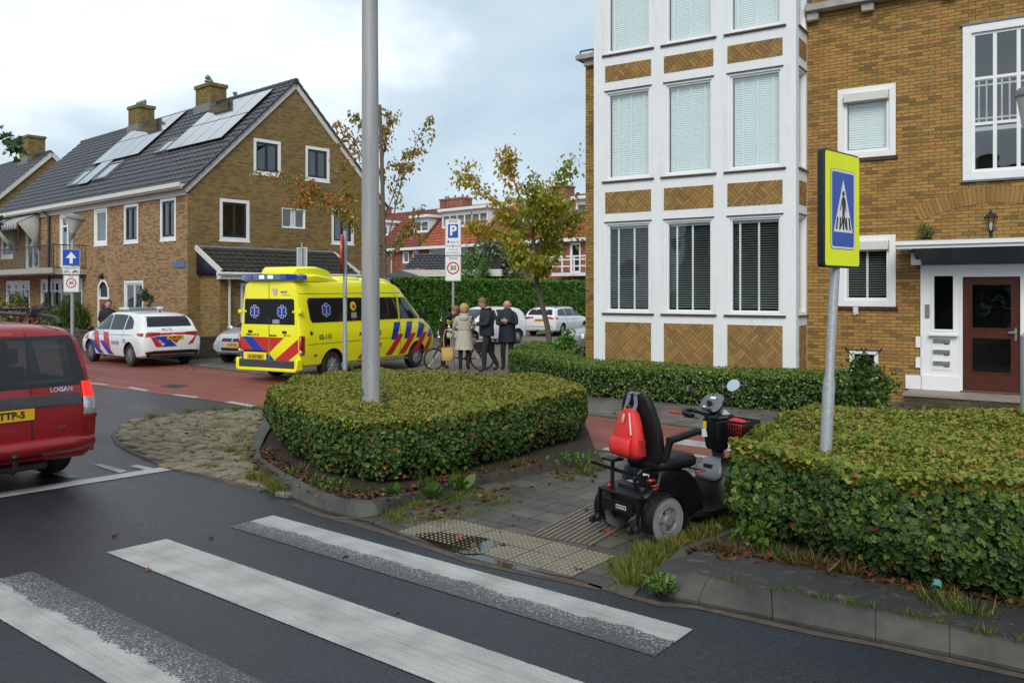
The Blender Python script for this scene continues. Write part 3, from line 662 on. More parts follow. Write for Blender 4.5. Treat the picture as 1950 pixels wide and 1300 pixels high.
for i, (a, b) in enumerate(bx):
    for k, (c, d) in enumerate(bz):
        tapes = [(.22, .6, .95), (.2, .55, .96), (.17, .55, .95)][i] if k == 0 else ((.22, .52, .82) if k == 1 else (.12, .5, .9))
        window(bay, a, c, b - a, d - c, at0=(.03, 0), fw=.045, cw=.035, blind=((.047, R(9), tapes, 0) if k == 0 else (.045, R(78) if k == 1 else R(80), tapes, 0)), sill=SILL, room=1.6, roommat=M_room if (k == 0 and i == 0) else M_dark, glass=M_glass if k == 0 else M_glassup)
for c, d in bz: window(bay, .2, c, .52, d - c, 's', at0=(0, -.03), fw=.045, cw=.035, blind=(.047, R(5), (.5,), 0), sill=(.05, .07, .035, M_sill), room=.3)
# white flat and stair windows
for k, h in enumerate(bath):
    window(AP, h[0], h[2], h[1] - h[0], h[3] - h[2], at0=(VW + .02, 0), fw=.11, cw=.055, blind=(.045, R(9) if k == 0 else R(78), (.06, .5) if k == 0 else (), 0), roll=True, sill=(.04, .05, .075, M_silltile), room=1.2, glass=M_glassup if k else M_glass)
for h in holes[-2:]: window(AP, h[0], h[2], 1.0, h[3] - h[2], at0=(VW + .02, 0), fw=.11, cw=.055, roll=True, sill=(.04, .05, .075, M_silltile))
sw = window(AP, stairw[0], stairw[2], 1.35, 2.74, at0=(VW, 0), fw=.14, cw=.05, split=(1 / 3, 2 / 3), rows=(.345, .67), room=1.6, out=.03, roommat=M_room, glass=M_glassup)
mb = MB()
for z in (1.05, 1.15, 1.75, 1.85): mb.box(.15, 1.2, .5, .53, z, z + .03)
for i in range(9):
    mb.box(.2 + i * .12, .225 + i * .12, .505, .525, 1.05, 1.85)
mb.box(.15, 1.2, .45, 1.5, .93, 1.0); mb.build('stair_rail', M_white, sw)
for z in (6.762, 3.985): mb = MB(); mb.box(2.67, 4.09, VW - .05, VW - .003, z, z + .03); mb.build('lead_flashing', M_lead, AP)
# entrance
mb = MB(); Y0 = VW - .03
wallpoly(mb, [(2.04, .29), (4.30, .29), (4.30, 2.86), (2.04, 2.86)], [(2.24, 2.55, 1.37, 2.33), (2.70, 3.58, .29, 2.31), (3.78, 4.1, 1.37, 2.33)], 'f', .10)
mb.v = [(x, y + Y0, z) for x, y, z in mb.v]
for a, b in ((1.03, 1.23), (.66, .85)): mb.box(1.94, 2.039, Y0, VW + .01, a, b)
mb.box(1.77, 2.039, Y0 - .005, VW + .01, .27, .52); mb.box(2.045, 2.66, Y0 - .035, Y0 - .001, .27, .53); mb.box(2.02, 2.04, Y0 + .0, VW + .01, .53, 2.6)
mb.box(2.66, 2.70, Y0 - .012, Y0 - .001, .29, 2.35); mb.box(2.70, 3.58, Y0 - .012, Y0 - .001, 2.31, 2.35); mb.box(3.58, 3.62, Y0 - .012, Y0 - .001, .29, 2.35)
mb.box(2.2, 2.59, Y0 - .015, Y0 - .001, 1.33, 1.37); mb.box(2.2, 2.59, Y0 - .015, Y0 - .001, 2.33, 2.36); mb.box(2.2, 2.24, Y0 - .015, Y0 - .001, 1.37, 2.33); mb.box(2.55, 2.59, Y0 - .015, Y0 - .001, 1.37, 2.33)
mb.box(2.17, 2.63, Y0 - .09, Y0 - .001, 1.255, 1.29)
mb.build('door_surround', M_white, AP)
for x in (2.24, 3.78):
    mb = MB(); mb.add([(x, Y0 + .06, 1.37), (x + .32, Y0 + .06, 1.37), (x + .32, Y0 + .06, 2.33), (x, Y0 + .06, 2.33)], [(0, 1, 2, 3)]); mb.build('side_light', M_glass, AP, recalc=False)
mb = MB(); mb.add([(2.05, VW + 1.6, .29), (4.28, VW + 1.6, .29), (4.28, VW + 1.6, 2.86), (2.05, VW + 1.6, 2.86), (2.05, VW + .08, .29), (4.28, VW + .08, .29), (4.28, VW + .08, 2.86), (2.05, VW + .08, 2.86)], [(0, 1, 2, 3), (4, 5, 1, 0), (4, 0, 3, 7), (5, 1, 2, 6), (7, 6, 2, 3)]); mb.build('hallway', M_dark, AP, recalc=False)
mb = MB(); wallpoly(mb, [(2.705, .295), (3.575, .295), (3.575, 2.305), (2.705, 2.305)], [(2.85, 3.44, .63, 1.23), (2.85, 3.44, 1.41, 2.17)], 'f', .05); mb.v = [(x, y + Y0 + .03, z) for x, y, z in mb.v]
for z0, z1 in ((.63, 1.23), (1.41, 2.17)):
    for x0, x1, a, b in ((2.825, 3.465, z0 - .025, z0), (2.825, 3.465, z1, z1 + .025), (2.825, 2.85, z0, z1), (3.44, 3.465, z0, z1)): mb.box(x0, x1, Y0 + .018, Y0 + .029, a, b)
mb.box(2.74, 3.54, Y0 + .02, Y0 + .029, .34, .46)
door = mb.build('door', M_door, AP, recalc=False)
mb = MB()
for z0, z1 in ((.63, 1.23), (1.41, 2.17)): mb.add([(2.85, Y0 + .06, z0), (3.44, Y0 + .06, z0), (3.44, Y0 + .06, z1), (2.85, Y0 + .06, z1)], [(0, 1, 2, 3)])
mb.build('pane', M_glass, door, recalc=False)
mb = MB(); mb.box(3.49, 3.53, Y0 + .015, Y0 + .029, 1.2, 1.42); mb.box(3.50, 3.525, Y0 - .03, Y0 + .015, 1.33, 1.36); mb.box(3.40, 3.525, Y0 - .04, Y0 - .02, 1.325, 1.365); mb.build('handle', M_steel, door, bevel=.004)
mp = MB(); mp.box(2.21, 2.53, Y0 - .012, Y0 - .001, .64, 1.245); mpo = mp.build('mailbox_panel', M_white, AP)
for z in (1.14, .94, .735):
    mb = MB(); mb.box(2.235, 2.505, Y0 - .05, Y0 - .013, z, z + .065); mb.box(2.24, 2.50, Y0 - .056, Y0 - .05, z + .012, z + .053); mb.build('mail_slot', M_steel, mpo, bevel=.004)
    mb = MB(); mb.box(2.4, 2.49, Y0 - .0145, Y0 - .0125, z - .04, z - .022); mb.build('name_tag', M_black, mpo)
mb = MB(); mb.box(2.10, 2.175, Y0 - .03, Y0 - .001, 1.58, 1.82); ic = mb.build('intercom', M_steel, AP, bevel=.004)
mb = MB(); mb.box(2.115, 2.16, Y0 - .034, Y0 - .0305, 1.60, 1.66); mb.build('button_plate', plain('brass', (.5, .36, .12), .4, .1, 5, metal=.6), ic)
mb = MB(); mb.prism([(.02, 2.80), (.02, 2.92), (VW - .003, 2.96), (VW - .003, 2.53), (.7, 2.53), (.15, 2.79)], lambda a, b, k: (1.98 if k == 0 else 4.36, a, b), 1)
mb.box(1.74, 4.6, -.03, VW - .003, 2.80, 2.86, 0); mb.box(1.70, 4.64, -.07, VW - .004, 2.86, 2.925, 0)
cp = mb.build('canopy', [M_white, M_navy], AP)
mb = MB(); mb.box(1.72, 4.62, -.05, VW - .005, 2.926, 2.94); mb.build('canopy_roofing', M_concl, cp)
for x in (1.9, 4.28): mb = MB(); mb.box(x, x + .16, .5, VW - .003, 2.53, 2.74); mb.build('canopy_bracket', M_white, AP)
# coach lamp standing on the canopy
mb = MB(); lz = 2.94; lc = (3.17, .32)
mb.lathe([(.06, 0), (.06, .02), (.03, .03), (.024, .1), (.04, .13), (.05, .15)], (lc[0], lc[1], lz), 8); mb.lathe([(.105, .36), (.11, .37), (.06, .43), (.03, .445), (.012, .46), (.018, .475), (.004, .51)], (lc[0], lc[1], lz), 6)
for k in range(6):
    a = 2 * math.pi * k / 6; mb.bar((lc[0] + .048 * math.cos(a), lc[1] + .048 * math.sin(a), lz + .15), (lc[0] + .1 * math.cos(a), lc[1] + .1 * math.sin(a), lz + .365), .008, .008)
cl = mb.build('coach_lamp', M_black, AP); mb = MB(); mb.lathe([(.02, .15), (.028, .2), (.028, .25), (.01, .29)], (lc[0], lc[1], lz), 8); mb.build('bulb', M_cream, cl)
mb = MB(); mb.lathe([(.044, .152), (.094, .362)], (lc[0], lc[1], lz), 6); mb.build('lamp_glass', M_glass, cl)
# step, cellar window with iron grille
mb = MB(); mb.box(1.86, 4.4, -.02, VW - .04, .0, .225, 0); mb.box(1.84, 4.42, -.04, VW - .035, .225, .265, 1)
mb.build('door_step', [M_mossbrick, plain('step_tile', (.26, .22, .19), .6, .2, 6)], AP)
cw_ = window(AP, .79, .30, .51, .64, at0=(VW, 0), fw=.07, cw=.01, room=.4)
mb = MB()
for p, q in (((-.06, .68), (.22, .3)), ((.22, .68), (.57, .3)), ((.57, .68), (.22, .3)), ((.22, .3), (-.06, .0)), ((-.06, .64), (.57, .64)), ((.2, .68), (.5, .3)), ((.3, .66), (-.0, .3))):
    mb.tube([(p[0], -.03, p[1]), (q[0], -.03, q[1])], .007, 6)
for x, z in ((-.06, .68), (.22, .68), (.3, .67), (.57, .68)): mb.ball((x, -.03, z), .018, n=6, m=5)
mb.build('iron_grille', M_navy, cw_)
mb = MB(); mb.box(.86, .95, VW - .035, VW - .002, 1.62, 1.76); mb.tube([(.9, VW - .05, 1.68), (.9, VW - .09, 1.66), (.9, VW - .09, 1.6)], .012, 6); mb.build('water_tap', M_cream, AP)

# ---------------------------------------------------------------- tiled roofs
def tileroof(mb, o, u, v, U, V, mi=0, pu=.30, pv=.33, amp=.035, step=.03, sub=4):
    """corrugated pantile surface: o lower corner, u along the eave, v up the slope (unit vectors)"""
    o, u, v = Vector(o), Vector(u).normalized(), Vector(v).normalized(); n = u.cross(v); nu = max(1, round(U / pu)); nv = max(1, round(V / pv)); pu, pv = U / nu, V / nv
    prof = [0, .35, 1.0, .45] if sub == 4 else [0, 1.0]
    rows = []
    for j in range(nv):
        jit = [random.uniform(-.004, .004) for _ in range(nu + 1)]
        for e_ in (0.0, .999):
            row = []
            for i in range(nu * sub + 1):
                h = amp * prof[i % sub] + step * (1 - e_) + jit[i // sub]
                row.append(o + u * (pu * i / sub) + v * (pv * (j + e_)) + n * h)
            rows.append(row)
    mb.loft(rows, mi, caps=False, closed=False)
M_btile = plain('black_roof_tile', (.035, .035, .04), .42, .3, 5)
M_btile2 = plain('dark_lichen_tile', (.03, .028, .024), .6, .5, 6)
M_rtile = plain('orange_roof_tile', (.30, .075, .03), .6, .4, 3)
M_rtile2 = plain('brown_red_roof_tile', (.16, .042, .026), .6, .4, 3)
m, t, b = newmat('solar_cell'); b.inputs['Base Color'].default_value = (.03, .035, .05, 1); b.inputs['Roughness'].default_value = .07; b.inputs['Specular IOR Level'].default_value = 1.0; b.inputs['IOR'].default_value = 2.0; b.inputs['Coat Weight'].default_value = 1; b.inputs['Coat IOR'].default_value = 1.9; b.inputs['Coat Roughness'].default_value = .05
M_solar = m

# ---------------------------------------------------------------- brick house on the left
LH = thing('brick_house', 'large ochre brick house with solar panels on its black tiled roof', 'house', (-10.7, 27.7, 0), -0.7266423)
EZ, RZ, GH, LN = 5.6, 9.74, 4.14, 19.0
mb = MB()
fw_ = [(-1.92, -.80, 3.80, 5.24), (-4.75, -3.60, 3.82, 5.22), (-7.39, -6.2, 3.83, 5.25), (-10.8, -9.4, 2.95, 5.26), (-14.7, -13.1, 2.95, 5.24), (-17.9, -16.3, 3.6, 5.2), (-4.75, -3.2, .75, 2.44), (-7.02, -6.02, .35, 2.52), (-12.9, -8.5, .4, 2.58), (-17.2, -14.2, .9, 2.54)]
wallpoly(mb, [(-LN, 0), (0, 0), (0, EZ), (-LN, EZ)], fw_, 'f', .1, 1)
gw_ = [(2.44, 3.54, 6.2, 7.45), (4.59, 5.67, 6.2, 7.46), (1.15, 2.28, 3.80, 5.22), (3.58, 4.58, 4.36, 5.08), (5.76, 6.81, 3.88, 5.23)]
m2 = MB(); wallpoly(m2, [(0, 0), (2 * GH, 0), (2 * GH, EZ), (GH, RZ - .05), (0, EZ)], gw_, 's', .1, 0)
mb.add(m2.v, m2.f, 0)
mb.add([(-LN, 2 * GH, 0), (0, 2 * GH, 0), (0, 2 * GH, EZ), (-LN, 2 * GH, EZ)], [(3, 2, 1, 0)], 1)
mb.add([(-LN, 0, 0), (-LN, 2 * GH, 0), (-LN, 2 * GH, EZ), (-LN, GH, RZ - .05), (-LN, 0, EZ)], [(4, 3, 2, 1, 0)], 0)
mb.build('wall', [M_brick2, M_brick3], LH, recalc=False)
mb = MB(); sl_ = math.sqrt(.5)
tileroof(mb, (-LN - .15, -.22, EZ - .2), (1, 0, 0), (0, 1, 1), LN + .27, (GH + .22) * 1.414)
tileroof(mb, (.12, 2 * GH + .22, EZ - .2), (-1, 0, 0), (0, -1, 1), LN + .27, (GH + .22) * 1.414, pu=.6, pv=.66)
k = 0
while k < 50:                                          # ridge caps
    x = -LN - .15 + k * .385; mb.lathe([(.10, 0), (.125, .05), (.11, .36), (.115, .385)], (x, GH, RZ - .0), 10, 0, 'x'); k += 1
roof = mb.build('roof', M_btile, LH)
for y0, y1 in ((-.2, GH), (2 * GH + .2, GH)):            # verge tiles, white barge boards
    for xx in (.06, -LN - .1):
        mb = MB(); p, q = Vector((xx, y0, EZ - .2)), Vector((xx, y1, RZ))
        nn = int((q - p).length / .33)
        for i in range(nn): mb.bar(p.lerp(q, i / nn) + Vector((0, 0, .045)), p.lerp(q, (i + 1.06) / nn) + Vector((0, 0, .012)), .14, .07)
        mb.build('verge_tile', M_btile, roof)
mb = MB()
for y0, y1 in ((-.12, GH), (2 * GH + .12, GH)):
    for xx in (.035,): mb.bar((xx, y0, EZ - .22), (xx, y1, RZ - .13), .06, .2)
mb.box(-LN - .1, .08, -.30, -.003, EZ - .17, EZ - .02); mb.box(-LN - .1, .10, -.36, -.30, EZ - .12, EZ + .02); mb.box(-LN, -.05, -.05, -.004, EZ - .36, EZ - .18)
mb.build('barge_board', M_cream, LH)
def roofpt(x, y, off=0.0): return Vector((x, y, EZ + y)) + Vector((0, -sl_, sl_)) * off
def panel(x0, x1, y0, y1, group=None):
    mb = MB(); o1 = .10; c = [roofpt(x0, y0, o1), roofpt(x1, y0, o1), roofpt(x1, y1, o1), roofpt(x0, y1, o1)]; n_ = Vector((0, -sl_, sl_)) * .035
    mb.add(c + [p + n_ for p in c], [(0, 1, 5, 4), (1, 2, 6, 5), (2, 3, 7, 6), (3, 0, 4, 7), (3, 2, 1, 0)], 1)
    e_ = .012; c2 = [roofpt(x0 + e_, y0 + e_, o1 + .036), roofpt(x1 - e_, y0 + e_, o1 + .036), roofpt(x1 - e_, y1 - e_, o1 + .036), roofpt(x0 + e_, y1 - e_, o1 + .036)]
    mb.add(c2, [(0, 1, 2, 3)], 0); mb.add([p + n_ for p in c], [(0, 1, 2, 3)], 1)
    mb.build('solar_panel', [M_solar, M_black], LH, recalc=False)
for i in range(4):
    for y0, y1 in ((1.98, 3.08), (3.10, 4.06)): panel(-12.3 + 1.13 * i, -12.3 + 1.13 * i + 1.115, y0, y1)
    for y0, y1 in ((1.76, 2.80), (2.82, 3.86)): panel(-5.02 + 1.05 * i, -5.02 + 1.05 * i + 1.035, y0, y1)
panel(-11.17, -10.05, .88, 1.96)
def skylight(x0, x1, y0, y1):
    mb = MB(); n_ = Vector((0, -sl_, sl_)); c = [roofpt(x0, y0), roofpt(x1, y0), roofpt(x1, y1), roofpt(x0, y1)]
    for i in range(4): mb.bar(c[i] + n_ * .09, c[(i + 1) % 4] + n_ * .09, .11, .11, 0, up=n_)
    o = mb.build('skylight', M_lead, LH); mb = MB(); mb.add([p + n_ * .12 for p in c], [(0, 1, 2, 3)]); mb.build('pane', M_solar, o, recalc=False)
skylight(-12.35, -11.35, .95, 1.7); skylight(-9.8, -8.6, 1.0, 1.75); skylight(-5.95, -5.15, 1.8, 2.35)
def chimney(par, x0, x1, y0, y1, z0, z1, pots, cowl=None, nm='chimney', mat=None):
    mb = MB(); mb.box(x0, x1, y0, y1, z0, z1 - .14); mb.box(x0 - .05, x1 + .05, y0 - .05, y1 + .05, z1 - .14, z1)
    o = mb.build(nm, mat or M_chimney, par); mb = MB()
    for i in range(pots): mb.lathe([(.07, 0), (.07, .15), (.09, .16), (.09, .2), (.05, .28)], (x0 + (x1 - x0) * (i + .6) / (pots + .2), (y0 + y1) / 2, z1), 10)
    if cowl: mb.lathe([(.09, 0), (.08, .18), (.15, .2), (.13, .27), (.06, .3), (.13, .36), (.1, .44), (.02, .5)], (x0 + .35, (y0 + y1) / 2, z1), 10)
    mb.build('chimney_pot', M_lead, o); mb = MB(); mb.box(x0 - .05, x1 + .05, y0 - .06, y1 + .06, z0, z0 + .36); mb.build('flashing', M_lead, o); return o
chimney(LH, -12.95, -11.85, 3.78, 4.5, 9.35, 10.62, 3); chimney(LH, -6.65, -5.45, 3.78, 4.5, 9.35, 10.56, 1, 1)
mb = MB(); mb.lathe([(.06, 0), (.06, .3), (.09, .31), (.09, .38)], (-4.1, 4.1, 9.6), 10); mb.build('vent_pipe', M_lead, LH)
# windows of the left house
DS = (.03, .04, .05, M_white)
for q in fw_[:2]: window(LH, q[0], q[2], q[1] - q[0], q[3] - q[2], fw=.11, cw=.07, cm=M_darkframe, split=(.5,), at0=(.02, 0), glass=M_glass2, sill=DS)
q = fw_[2]; window(LH, q[0], q[2], q[1] - q[0], q[3] - q[2], fw=.11, cw=.06, at0=(.02, 0), glass=M_glass2, sill=DS, roommat=M_curtain)
q = fw_[5]; window(LH, q[0], q[2], q[1] - q[0], q[3] - q[2], fw=.11, cw=.06, at0=(.02, 0), glass=M_glass2, sill=DS)
for q in fw_[3:5]: window(LH, q[0], q[2], q[1] - q[0], q[3] - q[2], fw=.1, cw=.07, at0=(.02, 0), split=(.5,), rows=(.8,), glass=M_glass2, name='balcony_door', roommat=M_curtain)
q = fw_[6]; window(LH, q[0], q[2], q[1] - q[0], q[3] - q[2], fw=.09, cw=.06, split=(.5,), at0=(.02, 0), glass=M_glass2, sill=DS)
for q, s in ((fw_[8], (.25, .5, .75)), (fw_[9], (.33, .67))): window(LH, q[0], q[2], q[1] - q[0], q[3] - q[2], fw=.12, cw=.07, split=s, rows=(.8,), at0=(.02, 0), glass=M_glass2, sill=DS, roommat=plain('sand_curtain', (.3, .25, .13), .8, .2, 2) if len(s) == 3 else M_dark)
for q in gw_[:3]: window(LH, q[0], q[2], q[1] - q[0], q[3] - q[2], 's', fw=.11, cw=.07, cm=M_darkframe, split=(.5,), at0=(0, -.02), glass=M_glass2, sill=DS)
q = gw_[3]; window(LH, q[0], q[2], q[1] - q[0], q[3] - q[2], 's', fw=.03, cw=.03, split=(.42, .5, .58), at0=(0, -.02), glass=M_glass2)
q = gw_[4]; window(LH, q[0], q[2], q[1] - q[0], q[3] - q[2], 's', fw=.11, cw=.07, cm=M_darkframe, split=(.5,), at0=(0, -.02), glass=M_glass2, sill=DS)
# arched front door
mb = MB(); X0, X1 = -7.02, -6.02; xc = -6.52
mb.box(X0, X0 + .1, -.02, .09, .35, 2.2); mb.box(X1 - .1, X1, -.02, .09, .35, 2.2); mb.box(X0 + .1, X1 - .1, -.015, .09, 1.75, 1.84)
rim = [(xc + .5 * math.cos(a), 2.02 + .5 * math.sin(a)) for a in np.linspace(0, math.pi, 13)] + [(xc + .4 * math.cos(a), 2.02 + .4 * math.sin(a)) for a in np.linspace(math.pi, 0, 13)]
mb.flat(rim, [], lambda a, b: (a, -.022, b)); mb.box(X0 + .1, X1 - .1, .06, .1, 1.84, 2.5, 1)
adr = mb.build('front_door', [M_white, M_dark], LH)
for s in (-1, 1):
    m2 = MB(); m2.flat([(xc + s * .5, 2.02), (xc + s * .5, 2.54), (xc, 2.54)] + [(xc + s * .5 * math.cos(a), 2.02 + .5 * math.sin(a)) for a in np.linspace(math.pi / 2, 0, 8)[:-1]], [], lambda a, b: (a, -.004, b)); m2.build('arch_brick', M_brick3, LH)
mb = MB(); mb = MB(); mb.box(X0 + .1, X1 - .1, .02, .08, .35, 1.75); d_ = mb.build('door_leaf', M_orangedoor, adr); 
mb = MB(); mb.box(xc - .2, xc + .2, .012, .019, .95, 1.55); mb.build('pane', M_dark, adr)
mb = MB(); mb.ball((xc, -.1, 2.62), .09); mb.tube([(xc, 0, 2.75), (xc, -.1, 2.72)], .02); mb.build('wall_lamp', M_black, LH)
# balcony, railing, awnings, downpipe, street name plate
mb = MB(); mb.box(-LN + .5, -8.05, -1.25, -.003, 2.72, 2.92); mb.box(-LN + .5, -8.0, -1.3, -1.25, 2.76, 2.97); mb.build('balcony', M_concl, LH)
mb = MB()
for z in (2.97, 3.85): mb.bar((-LN + .5, -1.2, z), (-8.1, -1.2, z), .035, .035); mb.bar((-8.1, -1.2, z), (-8.1, -.02, z), .035, .035)
x = -LN + .5
while x < -8.1: mb.bar((x, -1.2, 2.92), (x, -1.2, 3.85), .014, .014); x += .115
y = -1.2
while y < 0: mb.bar((-8.1, y, 2.92), (-8.1, y, 3.85), .014, .014); y += .115
mb.build('balcony_railing', M_black, LH)
m, t, b = newmat('striped_canvas'); uv = nd(t, 'ShaderNodeUVMap', uv_map='UVMap').outputs[0]; s_ = nd(t, 'ShaderNodeSeparateXYZ', {0: uv})
c_ = ramp(t, tmath(t, 'FRACT', tmath(t, 'MULTIPLY', s_.outputs[0], 5.0)), [(.0, (.55, .55, .55)), (.5, (.03, .035, .05))], 'CONSTANT'); t.links.new(c_, b.inputs['Base Color']); b.inputs['Roughness'].default_value = .9
M_canvas = m
for x0, x1 in ((-15.6, -12.9), (-18.6, -16.2)):
    mb = MB(); mb.add([(x0, -.05, 5.45), (x1, -.05, 5.45), (x1, -.95, 4.95), (x0, -.95, 4.95), (x1, -.95, 4.7), (x0, -.95, 4.7)], [(0, 1, 2, 3), (3, 2, 4, 5)]); mb.build('awning', M_canvas, LH, solid=.012)
    for x in (x0, x1): mb = MB(); mb.add([(x, -.05, 5.4), (x, -.9, 4.95), (x, -.3, 4.2), (x, -.05, 3.8)], [(0, 1, 2, 3)]); mb.build('awning_side', plain('canvas_side', (.33, .32, .28), .9, .15, 4), LH, solid=.02)
mb = MB(); mb.tube([(-12.0, -.25, 5.45), (-11.7, -.1, 5.2), (-11.7, -.09, .2)], .05, 8); mb.build('downpipe', M_black, LH)
mb = MB(); mb.box(-.95, -.12, -.03, -.003, 2.85, 3.06); mb.build('street_name_plate', plain('blue_enamel', (.06, .12, .26), .3, .1, 5), LH)
# side extension with lean-to roof
EX = 1.5; mb = MB(); E0, E1 = .45, 5.6
m2 = MB(); wallpoly(m2, [(E0, 0), (E1, 0), (E1, 2.45), (E0, 2.45)], [(1.2, 3.5, .75, 2.33)], 's', .1); mb.add([(x + EX - .25, y, z) for x, y, z in m2.v], m2.f)
mb.add([(0, E0, 0), (EX - .25, E0, 0), (EX - .25, E0, 2.6), (0, E0, 2.6)], [(0, 1, 2, 3)]); mb.add([(0, E1, 0), (EX - .25, E1, 0), (EX - .25, E1, 2.6), (0, E1, 2.6)], [(3, 2, 1, 0)])
mb.build('extension_wall', M_brick2, LH, recalc=False)
window(LH, 1.2, .75, 2.3, 1.58, 's', at0=(0, EX - .27), fw=.08, cw=.05, split=(.62,), rows=(), glass=M_glass2, room=.8, sill=DS)
mb = MB(); tileroof(mb, (EX + .05, E0 - .1, 2.68), (0, 1, 0), (-1, 0, .56), E1 - E0 + .35, 1.76, pu=.25, pv=.3); mb.build('lean_to_roof', M_btile2, LH)
mb = MB(); mb.tube([(.05, E0 - .1, 3.53), (.05, E1 + .25, 3.53)], .06, 8); mb.build('roof_flashing', M_lead, LH)
mb = MB()
for y in (E0 - .17, E1 + .22): mb.bar((.0, y, 3.52), (EX + .15, y, 2.68), .06, .16)
mb.box(EX - .25, EX + .1, E0 - .1, E1 + .2, 2.45, 2.66); mb.tube([(EX + .13, E0 - .3, 2.62), (EX + .13, E1 + .3, 2.62)], .06, 8)
mb.build('lean_to_fascia', M_cream, LH)
mb = MB(); mb.add([(.0, E0 - .12, 3.46), (EX + .1, E0 - .12, 2.62), (0, E0 - .12, 2.62)], [(0, 1, 2)]); mb.build('gable_board', M_navy, LH, solid=.03)
mb = MB(); mb.tube([(EX + .1, E0 + .2, 2.6), (EX - .1, E0 + .25, 2.45), (EX - .16, E0 + .3, 2.3), (EX - .16, E0 + .3, .3)], .045, 8); mb.build('downpipe', M_cream, LH)

# second house of the row, farther left
def simplehouse(name, label, loc, rot, L_, gh, ez, wallm, roofm, wins, front=None):
    h = thing(name, label, 'house', loc, rot); rz = ez + gh; mb = MB()
    wallpoly(mb, [(0, 0), (2 * gh, 0), (2 * gh, ez), (gh, rz - .05), (0, ez)], wins, 's', .1)
    wallpoly(mb, [(-L_, 0), (0, 0), (0, ez), (-L_, ez)], front or [], 'f', .1)
    mb.add([(-L_, 2 * gh, 0), (0, 2 * gh, 0), (0, 2 * gh, ez), (-L_, 2 * gh, ez)], [(3, 2, 1, 0)]); mb.add([(-L_, 0, 0), (-L_, 2 * gh, 0), (-L_, 2 * gh, ez), (-L_, gh, rz - .05), (-L_, 0, ez)], [(4, 3, 2, 1, 0)])
    mb.build('wall', wallm, h, recalc=False); mb = MB()
    tileroof(mb, (-L_ - .15, -.22, ez - .2), (1, 0, 0), (0, 1, 1), L_ + .27, (gh + .22) * 1.414); tileroof(mb, (.12, 2 * gh + .22, ez - .2), (-1, 0, 0), (0, -1, 1), L_ + .27, (gh + .22) * 1.414, pu=.6, pv=.66)
    for k in range(int(L_ / .385)): mb.lathe([(.10, 0), (.125, .05), (.11, .36), (.115, .385)], (-L_ + k * .385, gh, rz), 8, 0, 'x')
    mb.build('roof', roofm, h); mb = MB()
    for y0, y1 in ((-.12, gh), (2 * gh + .12, gh)): mb.bar((.06, y0, ez - .24), (.06, y1, rz - .12), .08, .22)
    mb.box(-L_ - .1, .08, -.30, -.003, ez - .17, ez - .02); mb.build('barge_board', M_cream, h)
    for q in wins: window(h, q[0], q[2], q[1] - q[0], q[3] - q[2], 's', fw=.1, cw=.06, split=(.5,), at0=(0, -.02), glass=M_glass2)
    for q in front or []: window(h, q[0], q[2], q[1] - q[0], q[3] - q[2], fw=.1, cw=.06, split=(.5,), at0=(.02, 0), glass=M_glass2)
    return h
dx_, dy_ = math.cos(-.7266423), math.sin(-.7266423)
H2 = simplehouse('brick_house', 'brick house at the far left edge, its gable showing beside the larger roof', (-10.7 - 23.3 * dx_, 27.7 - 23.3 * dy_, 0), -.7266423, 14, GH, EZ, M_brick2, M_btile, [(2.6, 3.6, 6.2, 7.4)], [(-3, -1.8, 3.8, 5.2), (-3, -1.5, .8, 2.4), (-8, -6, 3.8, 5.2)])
chimney(H2, -3.6, -2.2, 3.7, 4.6, 9.3, 10.9, 0)
